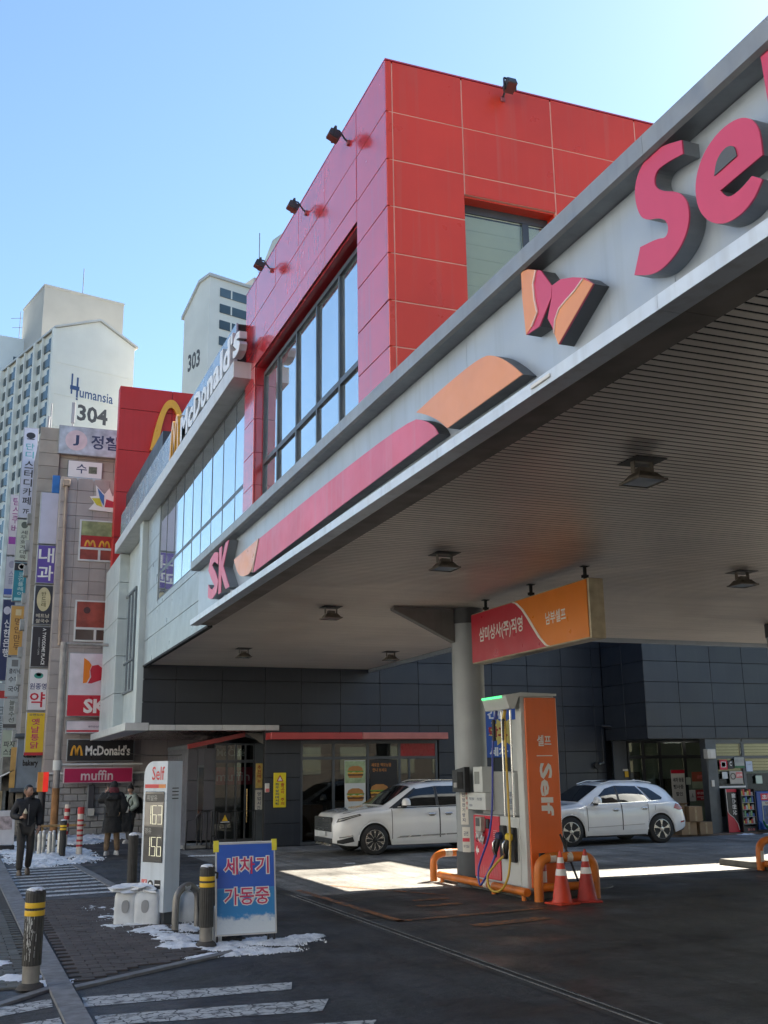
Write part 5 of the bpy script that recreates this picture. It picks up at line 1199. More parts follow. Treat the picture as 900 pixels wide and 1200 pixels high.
for txt, z in (('163', 1.27), ('156', .86)):
    for q, ch in enumerate(txt):
        mb = MB(); seg_digit(ch, -w_ + .10 + q * .115, z, .092, .25, mb); P(ps, 'digit', mb, DIG)
letters('휘발유', (-w_ + .09, -.0135, 1.58), XP, ZP, .22, .075, DIM, None).parent = ps; letters('경유', (-w_ + .07, -.0135, 1.15), XP, ZP, .14, .075, DIM, None).parent = ps
P(ps, 'label_plate', MB().box(-w_ + .06, -.06, -.0132, -.0122, 1.13, 1.24), mat('plate_dark', (.05, .05, .05), .4)); P(ps, 'label_plate', MB().box(-w_ + .06, -.06, -.0132, -.0122, 1.56, 1.67), MATS['plate_dark'])
P(ps, 'icon_red', MB().box(-w_ + .03, -w_ + .14, -.004, 0, .44, .56), mat('icon_red', (.62, .16, .15), .5))
P(ps, 'icon_cross', MB().prism([(-w_ + .05, .46), (-w_ + .06, .45), (-w_ + .12, .54), (-w_ + .11, .55)], (0, -.004, 0), XP, ZP, (0, -.002, 0)), WHT)
P(ps, 'icon_black', MB().lathe([(.055, 0), (.055, -.004)], (-w_ + .215, 0, .50), 18, 'y'), SBLK); P(ps, 'icon_white', MB().lathe([(.03, -.005), (.03, -.007)], (-w_ + .215, 0, .50), 14, 'y'), WHT)
P(ps, 'icon_black', MB().box(-w_ + .30, -w_ + .42, -.004, 0, .45, .56), SBLK); P(ps, 'icon_line', MB().box(-w_ + .31, -w_ + .41, -.006, -.004, .495, .51), WHT)
for k in range(4): P(ps, 'vent_slot', MB().box(.001, .004, .09, .20, 1.60 + k * .045, 1.613 + k * .045), SBLK)
WBAR = mat('barrier_plastic', (.60, .63, .65), .55, var=.12, scale=5, streak=.3, dirt=.3, bump=.2, bscale=25)
SNOW = mat('snow', (.78, .80, .82), .8, var=.12, scale=9, bump=1., bscale=55, dirt=.45, dirt_col=(.36, .35, .34))
def blob(w, d, h, n=3.2, seg=36, rings=14, bump=.0, seed=0):
    """rounded block: superellipse in plan and in section"""
    def f(u, v):
        a = u * 2 * math.pi; t = v * math.pi / 2
        c, s = math.cos(a), math.sin(a)
        k = (abs(c) ** n + abs(s) ** n) ** (-1 / n); e = max(0, math.cos(t)) ** (2 / n); z = math.sin(t) ** (2 / n)
        q = 1 + bump * noise.noise(Vector((c * 2 + seed, s * 2, z * 3)))
        return (w / 2 * c * k * e * q, d / 2 * s * k * e * q, h * z * (1 + bump * .5 * noise.noise(Vector((c * 3, s * 3 + seed, 5)))))
    return MB().grid(f, seg, rings)
wb = thing('water_barrier', 'white plastic water-filled barrier with snow on top below the price sign', 'barrier', (2.28, 15.05, 0), R(-22))
P(wb, 'cell', blob(.31, .34, .44, 7).xf(Matrix.Translation((-.13, 0, 0))), WBAR, smooth=60); P(wb, 'cell', blob(.36, .36, .43, 7).xf(Matrix.Translation((.15, 0, 0))), WBAR, smooth=60)
for x in (-.13, .13): P(wb, 'recess', MB().prism(smoothpoly([(x - .04, .16), (x + .05, .16), (x + .06, .32), (x - .04, .32)], 2), (0, -.186, 0), XP, ZP, (0, .03, 0)), mat('recess_grey', (.28, .29, .30), .6))
P(wb, 'snow_cap', blob(.60, .33, .085, 3.5, seg=60, rings=20, bump=.9).xf(Matrix.Translation((0, .0, .415))), SNOW, smooth=60)
wb2 = thing('water_barrier', 'white plastic block behind the bent metal hoop', 'barrier', (2.98, 15.1, 0))
P(wb2, 'block', blob(.30, .30, .42).xf(Matrix.Translation((0, 0, 0))), WBAR, smooth=60); P(wb2, 'snow_cap', blob(.26, .26, .05, 2.5, bump=.5).xf(Matrix.Translation((0, 0, .40))), SNOW, smooth=60)
GALV = mat('galvanised', (.20, .19, .175), .5, .5, var=.25, scale=8, streak=.5, streak_col=(.20, .15, .11))
hp = thing('metal_hoop', 'weathered grey metal hoop between the price sign and the bollard', 'hoop', (2.78, 14.25, 0), R(35))
P(hp, 'hoop', MB().tube(smooth_path([(-.20, 0, 0), (-.20, 0, .30), (-.17, 0, .44), (-.06, 0, .52), (.06, 0, .52), (.17, 0, .44), (.20, 0, .30), (.20, 0, 0)], 5), .045, 12), GALV, smooth=60)
P(hp, 'tape', MB().tube([(-.08, 0, .51), (.02, 0, .523)], .047, 12), mat('tape_grey', (.5, .5, .5), .5), smooth=60)
P(hp, 'chain', MB().tube(smooth_path([(.16, -.03, .44), (.14, -.06, .3), (.17, -.05, .15), (.15, -.06, .02)], 5), .012, 6), RUB)
BOLB = mat('bollard_black', (.022, .021, .020), .55, var=.35, scale=10, streak=.25, streak_col=(.10, .09, .08)); BOLY = mat('bollard_yellow', (.72, .44, .02), .5, var=.1, streak=.25)
BWORN = mat('bollard_worn', (.42, .43, .42), .7, var=.3, scale=30)
def bollard(loc, lab, sc=1., base=True, stripes=True, worn=False, snow=.03, hook=False, rz=0.):
    t = thing('bollard', lab, 'bollard', loc, rz, 'black bollards along the pavement')
    r = .088 * sc; h = .86
    b0 = .20 if base else .0
    if base:
        P(t, 'base', MB().lathe([(.078 * sc, 0), (.078 * sc, b0 + .01)], (0, 0, 0), 20), GALV, smooth=40)
        P(t, 'ground_collar', MB().lathe([(.13, 0), (.11, .03), (.082, .05)], (0, 0, 0), 18), mat('collar_dirt', (.06, .055, .05), .9), smooth=40)
    P(t, 'sleeve', MB().lathe([(r, b0), (r, h - .10)], (0, 0, 0), 40, flute=.05), BOLB)
    P(t, 'cap', MB().lathe([(r * 1.04, h - .10), (r * 1.06, h - .02), (r * .95, h)], (0, 0, 0), 40, flute=.03), BOLB)
    if stripes:
        for z in (h - .155, h - .225): P(t, 'yellow_band', MB().lathe([(r * 1.035, z), (r * 1.045, z + .005), (r * 1.045, z + .042), (r * 1.035, z + .047)], (0, 0, 0), 32), BOLY, smooth=40)
    if snow: P(t, 'snow_cap', blob(r * 1.7, r * 1.7, snow, 2.2, bump=.3).xf(Matrix.Translation((0, 0, h - .004))), SNOW, smooth=60)
    if worn:
        rng = random.Random(3); m = MB()
        for k in range(70):
            a = -2.05 + rng.gauss(0, .33); z = rng.uniform(.24, .64); hh = rng.uniform(.015, .07)
            q = r * 1.004; da = .022
            m.add([(q * math.cos(a - da), q * math.sin(a - da), z), (q * math.cos(a + da), q * math.sin(a + da), z), (q * math.cos(a + da), q * math.sin(a + da), z + hh), (q * math.cos(a - da), q * math.sin(a - da), z + hh)], [(0, 1, 2, 3)])
        P(t, 'worn_patch', m, BWORN, kind='stuff')
    if hook: P(t, 'hook', MB().tube([(r, .0, h - .07), (r + .035, 0, h - .08), (r + .03, 0, h - .14)], .014, 6), RUB)
bollard((.71, 10.98, .02), 'nearest black bollard with a whitish worn patch and two yellow bands, at the lower left', worn=True)
bollard((2.71, 12.72, .02), 'black bollard with yellow bands just left of the blue standing board', .95, hook=True)
bollard((2.95, 20.3, 0), 'plain dark brown bollard behind the price sign with a snow cap', 1., base=False, stripes=False, snow=.05)
bollard((2.36, 28.0, 0), 'far black bollard with one yellow band beside the silver stubs', .9, base=False)
# red and white striped post and its slanting neighbour, far down the pavement
rw = thing('striped_post', 'red and white striped post beside the far black bollard', 'post', (2.78, 28.2, 0))
RWH = mat('post_cream', (.60, .54, .46), .6, var=.1)
part('shaft', MB().lathe([(.075, 0), (.075, 1.02)], (2.78, 28.2, 0), 16), RWH, rw, smooth=40)
part('red_top', MB().lathe([(.082, 1.0), (.082, 1.16)], (2.78, 28.2, 0), 16), mat('post_red', (.46, .03, .035), .5), rw, smooth=40)
for k in range(6): part('red_stripe', MB().lathe([(.077, .22 + k * .12), (.077, .27 + k * .12)], (2.78, 28.2, 0), 16).xf(Matrix.Translation((0, 0, 0))), MATS['post_red'], rw, smooth=40)
rw2 = thing('striped_post', 'dark red and white striped post leaning behind the silver stubs', 'post', (2.7, 31.5, 0))
part('shaft', MB().tube([(2.7, 31.5, 0), (2.74, 31.5, 1.15)], .07, 12), RWH, rw2, smooth=40)
for k in range(4): part('red_stripe', MB().tube([(2.71 + .0028 * k * 3, 31.5, .35 + k * .2), (2.713 + .0028 * k * 3, 31.5, .45 + k * .2)], .074, 12), MATS['post_red'], rw2, smooth=40)
SIL = mat('stub_silver', (.50, .50, .47), .35, .4, var=.2, scale=8, streak=.4)
stub_labels = ['first', 'second', 'third', 'fourth', 'fifth', 'sixth', 'seventh']
sb = None
for k in range(7):
    x, y = 1.62 + k * .115, 28.6 + (k % 2) * .35 - k * .06
    if sb is None:
        sb = thing('silver_stub', 'leftmost of the short silver posts standing in the snow', 'post', (x, y, 0), group='short silver posts in the snow')
        P(sb, 'tube', MB().lathe([(.055, 0), (.055, .50), (.045, .56), (.02, .585)], (0, 0, 0), 14), SIL, smooth=50); P(sb, 'snow_cap', blob(.08, .08, .03, 2).xf(Matrix.Translation((0, 0, .575))), SNOW, smooth=60)
    else: copy_thing(sb, (x, y, 0), 0, '%s from the left of the short silver posts in the snow' % stub_labels[k])
wd = thing('wooden_trestle', 'low brown wooden trestle in the snow behind the silver stubs', 'trestle', (2.8, 33, 0))
part('top', MB().bbox(2.1, 3.4, 32.9, 33.1, .50, .56, .01), mat('old_wood', (.36, .23, .10), .8, var=.3, scale=6), wd)
for x in (2.2, 3.3): part('leg', MB().bbox(x - .03, x + .03, 32.95, 33.05, 0, .5, .005), MATS['old_wood'], wd)
# blue standing board
ab = thing('standing_board', 'blue standing board with white-outlined pink Korean lettering, snow frozen on its lower edge', 'sign board', (3.19, 12.75, 0), R(-3))
T_ = Matrix.Translation((0, 0, .10)) @ Matrix.Rotation(R(-9), 4, 'X')
def A(nm, mb, m, **k): return P(ab, nm, mb.xf(T_), m, **k)
ABL = mat('board_blue', (.018, .10, .46), .35, var=.05, scale=2); ABL2 = mat('board_lightblue', (.03, .24, .52), .4, var=.12, scale=3)
fr_ = A('frame', MB().box(-.36, -.342, -.012, .012, 0, 1.03).box(.342, .36, -.012, .012, 0, 1.03).box(-.341, .341, -.012, .012, 0, .018).box(-.341, .341, -.012, .012, 1.012, 1.03), mat('frame_alu', (.45, .47, .48), .4, .5))
A('blue_sheet', MB().box(-.342, .342, -.010, .008, .52, 1.012), ABL); A('lightblue_sheet', MB().box(-.342, .342, -.010, .008, .018, .5195), ABL2)
def frozen_mat():
    m = bpy.data.materials.new('frozen_snow_on_blue'); m.use_nodes = True; nt = m.node_tree; N = nt.nodes; L = nt.links; b = N['Principled BSDF']
    tc = N.new('ShaderNodeTexCoord'); sx = N.new('ShaderNodeSeparateXYZ'); L.new(tc.outputs['Object'], sx.inputs[0])
    n1 = N.new('ShaderNodeTexNoise'); n1.inputs['Scale'].default_value = 9; n1.inputs['Detail'].default_value = 9; n1.inputs['Roughness'].default_value = .72; L.new(tc.outputs['Object'], n1.inputs['Vector'])
    g = N.new('ShaderNodeMapRange'); L.new(sx.outputs['Z'], g.inputs[0])
    for i, v in enumerate((.14, .42, .72, -.12)): g.inputs[i + 1].default_value = v
    ad = N.new('ShaderNodeMath'); ad.operation = 'ADD'; L.new(n1.outputs['Fac'], ad.inputs[0]); L.new(g.outputs[0], ad.inputs[1])
    r = N.new('ShaderNodeMapRange'); L.new(ad.outputs[0], r.inputs[0])
    for i, v in enumerate((.66, .86, 0, 1)): r.inputs[i + 1].default_value = v
    mx = N.new('ShaderNodeMix'); mx.data_type = 'RGBA'; L.new(r.outputs[0], mx.inputs[0]); mx.inputs[6].default_value = (.035, .22, .48, 1); mx.inputs[7].default_value = (.60, .66, .70, 1)
    L.new(mx.outputs[2], b.inputs['Base Color']); b.inputs['Roughness'].default_value = .6
    bp = N.new('ShaderNodeBump'); bp.inputs['Strength'].default_value = .7; bp.inputs['Distance'].default_value = .01; L.new(n1.outputs['Fac'], bp.inputs['Height']); L.new(bp.outputs[0], b.inputs['Normal'])
    return m
rng = random.Random(5)
A('frozen_lower_sheet', MB().box(-.341, .341, -.0108, -.0102, .019, .50), frozen_mat())
def outlined(txt, x, z, w, h):
    b = letters(txt, (x, -.0115, z), XP, ZP, w, h, WHT, None, bold=.075, name='white_outline'); f = letters(txt, (x + .012, -.0135, z + .010), XP, ZP, w - .024, h - .02, mat('board_crimson', (.52, .03, .10), .45), None, bold=.012)
    for o in (b, f): o.parent = ab; o.matrix_local = T_
outlined('세차기', -.27, .66, .56, .215); outlined('가동중', -.27, .32, .56, .215)
for sx in (-.35, .35): A('yellow_tape', MB().box(sx - .03, sx + .03, -.016, .016, .93, 1.06), mat('tape_yellow', (.72, .62, .05), .5))
A('snow_ridge', MB().box(-.33, .33, -.012, .012, 1.031, 1.04), SNOW)
P(ab, 'rear_leg', MB().tube([(-.33, .16, 1.05), (-.33, .46, 0)], .012, 6).tube([(.33, .16, 1.05), (.33, .46, 0)], .012, 6), RUB)
P(ab, 'foot', MB().box(-.35, -.33, -.01, .02, 0, .11), RUB); P(ab, 'foot', MB().box(.25, .27, -.01, .02, 0, .11), RUB); P(ab, 'foot', MB().box(.32, .34, -.01, .02, 0, .11), RUB)
sbk = thing('sand_sack', 'black sack weighing down the blue standing board', 'sack', (3.05, 13.0, 0))
P(sbk, 'sack', blob(.36, .22, .12, 2.4, bump=.3), RUB, smooth=60)
wpt = thing('white_post', 'short white post hidden behind the bollard beside the blue board', 'post', (2.86, 12.9, 0))
P(wpt, 'post', blob(.14, .14, .42, 4), WBAR, smooth=60)
# ---------------------------------------------------------------- entrance vestibule, wall fittings, shop clutter
ve = thing('entrance_vestibule', 'small dark grey glazed entrance porch with a red sloping roof edge', 'porch', (6.8, 30, 0))
VG = mat('porch_panel', (.10, .10, .115), .4, .1, var=.12, orand=.2)
for a, b in ((5.74, 6.02), (6.20, 6.50)):
    for c, d in ((.16, .95), (.955, 1.75), (1.755, 2.62)): part('porch_panel', MB().bbox(a, b - .004, 29.88, 29.92, c, d - .004, .004), VG, ve)
part('slot_window', MB().box(6.024, 6.196, 29.90, 29.93, .16, 2.10), mat('slot_glass', (.03, .035, .04), .08), ve); part('slot_frame', MB().box(6.02, 6.20, 29.87, 29.92, 2.105, 2.16).box(6.02, 6.05, 29.875, 29.92, .16, 2.10), FRG, ve)
part('porch_panel', MB().box(6.021, 6.199, 29.885, 29.92, 2.165, 2.62), VG, ve)
part('side_wall', MB().box(5.74, 5.78, 29.93, 33.1, .05, 2.62), VG, ve)
gx = [6.50, 6.84, 7.10, 7.37, 7.62]
gm = MB()
for x in gx: gm.box(x - .022, x + .022, 29.87, 29.93, .10, 2.75)
for a, b in zip(gx, gx[1:]): gm.box(a + .022, b - .022, 29.872, 29.928, 2.22, 2.30).box(a + .022, b - .022, 29.872, 29.928, .10, .17).box(a + .022, b - .022, 29.872, 29.928, 2.70, 2.75)
gfm = part('glazing_frame', gm, FRM, ve)
for k, (a, b) in enumerate(zip(gx, gx[1:])):
    part('pane', MB().box(a + .022, b - .022, 29.895, 29.905, .171, 2.219), CLR, gfm); part('pane', MB().box(a + .022, b - .022, 29.895, 29.905, 2.301, 2.699), CLR, gfm)
    part('window_band', MB().box(a + .03, b - .03, 29.93, 29.934, 1.62, 2.10), mat('band_red', (.36, .02, .05), .4, var=.2), gfm)
letters('muffin', (6.56, 29.928, 1.72), XP, ZP, .95, .26, mat('print_rose_pale', (.62, .4, .44), .5), gfm)
letters('McCafé', (6.56, 29.94, 2.40), XP, ZP, .80, .2, mat('print_grey', (.5, .5, .5), .5), gfm)
part('door_pull', MB().tube([(7.42, 29.84, .6), (7.42, 29.84, 1.5)], .016, 8), mat('brass', (.5, .36, .16), .3, .8), ve, smooth=60)
part('corner_post', MB().box(7.645, 7.95, 29.86, 29.95, .05, 2.75), FRG, ve)
part('red_roof_edge', MB().prism([(5.70, 2.60), (7.30, 2.93), (7.30, 3.05), (5.70, 2.73)], (0, 29.7, 0), XP, ZP, (0, .16, 0)), MATS['red_strip'], ve)
part('roof_slab', MB().prism([(5.72, 2.62), (7.30, 2.95), (7.95, 2.76), (7.95, 2.80), (7.30, 3.03), (5.72, 2.72)], (0, 29.862, 0), XP, ZP, (0, 3.2, 0)), FRG, ve)
part('gable_board', MB().prism([(7.303, 3.04), (7.98, 3.04), (7.98, 2.66)], (0, 29.72, 0), XP, ZP, (0, .12, 0)), mat('board_beige', (.36, .34, .30), .6, var=.1), ve)
part('interior_wall', MB().box(5.8, 7.9, 32.5, 32.6, 0, 2.6), mat('porch_inside', (.22, .20, .18), .8, var=.5, scale=2), ve)
part('door_step', MB().bbox(5.5, 8.0, 29.0, 29.86, 0, .10, .02), CONC, ve)
for nm, z0, z1, m, tx, c in (('yellow poster beside the porch door', 1.52, 2.20, mat('poster_yellow', (.58, .42, .12), .5, var=.2, scale=8), '추천메뉴', mat('ink_red', 0)), ('white notice under the yellow poster beside the porch door', .93, 1.47, NOTW, '영업시간', MATS['ink_navy'])):
    s = board('notice', nm, 7.66, 7.86, z0, z1, 29.83, m, t=.02, cat='notice')
    mb = MB()
    for q, ch in enumerate(tx): letters(ch, (7.71, 29.828, z1 - .16 - q * .125), XP, ZP, .10, .10, c, s, mb=mb)
    part('lettering', mb, c, s)
# handrails on the step
hr = thing('handrail', 'black steel handrails and a wire gate in front of the porch', 'handrail', (6.4, 28.9, 0))
def rail(pts): return MB().tube(pts, .022, 6)
for pts in ([(5.55, 28.9, 0), (5.58, 28.9, .72), (5.82, 28.9, .78), (5.86, 28.9, .1)], [(5.82, 28.95, .78), (5.95, 28.95, .95), (6.2, 28.95, .95)], [(5.98, 28.95, .1), (5.98, 28.95, .94)], [(6.12, 28.95, 0), (6.12, 28.95, .94)],
            [(6.20, 28.8, 0), (6.22, 28.8, .95), (6.34, 28.8, .95), (6.34, 28.8, .2)], [(6.21, 28.8, .32), (6.34, 28.8, .32)]):
    part('rail', rail(pts), RUB, hr)
for pts in ([(6.36, 28.8, .94), (7.42, 28.8, .94)], [(6.40, 28.8, 0), (6.40, 28.8, .94)], [(6.9, 28.8, 0), (6.9, 28.8, .94)], [(7.40, 28.8, 0), (7.40, 28.8, .94)]):
    part('gate_wire', MB().tube(pts, .012, 5), RUB, hr)
wsn = board('warning_plate', 'small black plate with a yellow triangle hanging on the wire gate', 6.40, 6.72, .64, .92, 28.76, SBLK, t=.02)
part('triangle', MB().prism([(6.48, .70), (6.64, .70), (6.56, .86)], (0, 28.759, 0), XP, ZP, (0, -.005, 0)), BOLY, wsn); part('lettering', MB().box(6.44, 6.68, 28.752, 28.757, .66, .685), NOTW, wsn)
ys = board('warning_sign', 'yellow upright warning sign with a red triangle on the dark pillar', 7.82, 8.17, 1.02, 1.93, 28.50, mat('sign_yellow', (.72, .58, .015), .4), t=.03)
part('triangle', MB().prism([(7.90, 1.70), (8.09, 1.70), (7.995, 1.88)], (0, 28.499, 0), XP, ZP, (0, -.004, 0)), MATS['ink_red'], ys); part('triangle_field', MB().prism([(7.935, 1.72), (8.055, 1.72), (7.995, 1.83)], (0, 28.4945, 0), XP, ZP, (0, -.003, 0)), WHT, ys)
mb = MB(); mb2 = MB()
for q, ch in enumerate('출고차 주의'):
    if ch != ' ': letters(ch, (8.02, 28.497, 1.58 - q * .10), XP, ZP, .10, .085, None, ys, bold=.02, mb=mb)
for q, ch in enumerate('좌우살피며서행'): letters(ch, (7.87, 28.497, 1.59 - q * .085), XP, ZP, .10, .072, None, ys, bold=.02, mb=mb2)
part('lettering', mb, MATS['ink_red'], ys); part('lettering', mb2, MATS['ink_navy'], ys)
sw = thing('wall_switch', 'small white and red call box on the pillar left of the yellow sign', 'call box', (7.62, 28.5, 1.4))
part('box', MB().bbox(7.58, 7.70, 28.48, 28.53, 1.42, 1.66, .01), NOTW, sw); part('label', MB().box(7.59, 7.69, 28.477, 28.479, 1.43, 1.52), MATS['icon_red'], sw)
# banner on the wall behind the pump
bn = board('wall_banner', 'blue banner with a yellow burst on the dark wall between column and pump', 14.27, 15.35, 2.28, 3.74, 28.49, mat('banner_blue', (.03, .10, .36), .5, var=.1), t=.02)
st_ = [(14.85 + (.52 if k % 2 else .36) * math.cos(k * math.pi / 14), 3.02 + (.44 if k % 2 else .30) * math.sin(k * math.pi / 14)) for k in range(28)]
part('burst', MB().prism(st_, (0, 28.489, 0), XP, ZP, (0, -.004, 0)), mat('burst_yellow', (.70, .52, .12), .5), bn)
letters('간편', (14.33, 28.484, 3.40), XP, ZP, .60, .28, WHT, bn, bold=.04); letters('막고', (14.36, 28.482, 2.86), XP, ZP, .62, .32, MATS['ink_red'], bn, bold=.05); letters('세차', (14.36, 28.484, 2.32), XP, ZP, .62, .26, WHT, bn, bold=.04)
cc = thing('wall_hose_reel', 'black pipe with a camera on top on the dark wall above the white SUV', 'camera', (18.25, 28.4, 2))
part('pipe', MB().tube([(18.28, 28.46, 3.15), (18.20, 28.40, 3.05), (18.22, 28.42, 2.12)], .03, 8), RUB, cc, smooth=60); part('camera', MB().tube([(18.2, 28.38, 3.2), (18.42, 28.2, 3.16)], .05, 8), RUB, cc, smooth=60)
part('reel', MB().lathe([(.10, 0), (.10, -.08)], (17.98, 28.5, 2.02), 14, 'y'), RUB, cc, smooth=40); part('coupling', MB().tube([(18.0, 28.38, 2.05), (18.22, 28.42, 2.10)], .035, 8), CHR, cc, smooth=60)
tg = thing('wall_tag', 'white and yellow tag on the dark wall above the white SUV', 'tag', (18.9, 28.1, 1.7))
part('tag_white', MB().box(18.72, 18.90, 28.17, 28.19, 1.84, 1.90), NOTW, tg); part('tag_yellow', MB().box(18.78, 18.90, 28.165, 28.185, 1.66, 1.835), BOLY, tg)
# posters and goods at the shop
def poster(lab, x0, x1, z0, z1, y, col, lines=(), nm='poster', t=.012):
    m = col if not isinstance(col, tuple) else mat('poster_%02x%02x%02x' % tuple(int(255 * v) for v in col), col, .45, var=.08)
    s = board(nm, lab, x0, x1, z0, z1, y, m, t=t, cat='poster')
    for it in lines:
        if it[0] == 'b': part('printed_field', MB().box(x0 + (x1 - x0) * it[1], x0 + (x1 - x0) * it[2], y - .004, y - .001, z0 + (z1 - z0) * it[3], z0 + (z1 - z0) * it[4]), it[5], s)
        else: letters(it[1], (x0 + (x1 - x0) * it[2], y - .006, z0 + (z1 - z0) * it[4]), XP, ZP, (x1 - x0) * (it[3] - it[2]), (z1 - z0) * it[5], it[6], s, bold=.02)
    return s
BRN = mat('print_brown', (.26, .06, .035), .5)
poster('white pillar-shaped banner stand with black text inside the shop door', 20.42, 20.92, .55, 1.85, 28.12, (.60, .58, .54), [('b', .0, 1, .92, 1, SRED), ('t', '세차 용품', .1, .9, .72, .1, SBLK), ('t', '행사중', .1, .85, .56, .1, SBLK), ('t', '할인', .25, .75, .40, .09, SBLK)], 'banner_stand')
poster('brown and green no-smoking poster on the shop door', 21.20, 21.62, 1.28, 1.78, 28.14, (.25, .30, .22), [('b', 0, 1, .42, 1, BRN), ('t', '금연', .45, .95, .6, .22, MATS['icon_red'])])
poster('pale green small notice on the shop door left of the no-smoking poster', 20.98, 21.15, 1.40, 1.62, 28.14, (.40, .46, .40))
poster('white square sticker on the shop door left of the red plate', 21.06, 21.28, .90, 1.24, 28.13, (.62, .62, .62), [('t', '人', .3, .7, .3, .4, SBLK)])
poster('red plate with white lettering on the shop door', 21.30, 21.70, .92, 1.24, 28.12, (.36, .02, .035), [('t', '세차권판매', .08, .9, .55, .25, WHT), ('b', .08, .9, .3, .34, WHT), ('t', '문의', .4, .7, .1, .14, WHT)])
poster('red logo sticker at the top left of the booth window', 20.90, 21.18, 1.84, 2.13, 26.37, (.50, .03, .06), [('b', .18, .82, .25, .8, WHT), ('b', .25, .75, .3, .75, SRED)])
poster('dark sticker with a white emblem beside the red logo sticker', 21.20, 21.40, 1.86, 2.11, 26.37, (.03, .03, .035), [('t', 'C', .3, .7, .35, .5, WHT)])
poster('grey and green board at the top of the booth window', 21.44, 21.80, 1.88, 2.20, 26.36, (.36, .38, .36), [('b', 0, 1, 0, .22, mat('print_green_dark', (.02, .12, .05), .5)), ('t', '에너지', .1, .9, .5, .3, GRYF)])
poster('pale blue sheet on the booth window', 21.86, 22.10, 1.78, 2.08, 26.37, (.46, .54, .66), [('t', '안내문', .2, .8, .6, .14, GRYF)])
poster('no-smoking sign with a red banner on the booth window', 21.22, 21.70, 1.43, 1.80, 26.36, (.42, .40, .36), [('b', .48, .97, .45, .9, MATS['icon_red']), ('t', '금연구역', .52, .94, .55, .22, WHT)])
pn = [o for o in bpy.data.objects if o.get('label', '').startswith('no-smoking sign with a red banner')][0]
part('ring', MB().tube([(21.34 + .085 * math.cos(k * math.pi / 9), 26.352, 1.65 + .085 * math.sin(k * math.pi / 9)) for k in range(19)], .012, 6), SBLK, pn)
poster('round white sticker on the booth window', 20.96, 21.16, 1.58, 1.78, 26.37, (.5, .54, .55))
poster('pale green slip on the booth window at the right edge', 22.18, 22.42, 1.42, 1.66, 26.37, (.48, .58, .48))
vm1 = thing('advert_stand', 'black and red curved advert stand with white sideways writing outside the booth', 'advert stand', (21.1, 26.2, .06))
part('panel', MB().bbox(20.86, 21.26, 26.16, 26.24, .06, 1.30, .01), SBLK, vm1)
part('red_field', MB().prism([(20.865, .07), (21.25, .07), (21.25, .12), (21.2, .30), (21.08, .46), (20.95, .55), (20.88, .62), (20.865, .70)], (0, 26.158, 0), XP, ZP, (0, -.004, 0)), SRED, vm1)
part('white_curve', MB().tube([(21.245, 26.152, .13), (21.2, 26.152, .31), (21.08, 26.152, .47), (20.95, 26.152, .56), (20.88, 26.152, .64), (20.865, 26.152, 1.28)], .010, 5), WHT, vm1)
letters('불스원샷', (21.06, 26.152, .55), XP, ZP, .14, .62, WHT, vm1, bold=.03, rot=-90); part('red_head', MB().box(20.88, 21.24, 26.152, 26.158, 1.20, 1.285), SRED, vm1)
vm2 = thing('goods_rack', 'black open rack of small coloured goods beside the advert stand', 'rack', (21.55, 26.2, .06))
part('back', MB().box(21.28, 21.80, 26.26, 26.30, .06, 1.28), SBLK, vm2)
for x in (21.28, 21.77): part('side', MB().box(x, x + .03, 26.02, 26.259, .06, 1.28), SBLK, vm2)
part('foot_panel', MB().box(21.311, 21.769, 26.02, 26.04, .06, .22), SBLK, vm2); letters('불스원', (21.42, 26.018, .11), XP, ZP, .26, .06, MATS['icon_red'], vm2)
for k in range(5):
    z = .30 + k * .2
    part('shelf', MB().box(21.311, 21.769, 26.04, 26.258, z - .015, z), GRYF, vm2)
    for q in range(6):
        c = [(.5, .42, .1), (.05, .12, .35), (.5, .05, .04), (.12, .12, .12), (.4, .4, .4), (.1, .25, .12)][(q * 2 + k * 3) % 6]
        part('pack', MB().bbox(21.32 + q * .075, 21.385 + q * .075, 26.06, 26.12, z + .001, z + .09 + .04 * ((q + k) % 3), .006), mat('pack_%02x%02x%02x' % tuple(int(255 * v) for v in c), c, .4), vm2)
rfr = thing('drinks_poster_case', 'blue display case with a red title and a picture panel at the right edge', 'display case', (22.4, 26.1, .15))
part('case', MB().bbox(21.84, 23.2, 26.0, 26.28, .12, 1.20, .012), mat('case_blue', (.015, .07, .30), .35), rfr); letters('초강력세차', (22.02, 25.995, .98), XP, ZP, 1.0, .13, WHT, rfr, bold=.03)
part('red_title', MB().box(21.98, 23.1, 25.996, 25.999, .95, 1.14), SRED, rfr); part('picture_frame', MB().box(22.0, 23.1, 25.99, 25.998, .24, .92), mat('frame_pale', (.46, .46, .40), .5), rfr)
part('picture', MB().box(22.03, 23.07, 25.985, 25.989, .27, .80), mat('picture_navy', (.03, .06, .16), .4, var=.8, scale=9), rfr); letters('무료점검', (22.1, 25.984, .83), XP, ZP, .6, .07, BRN, rfr)
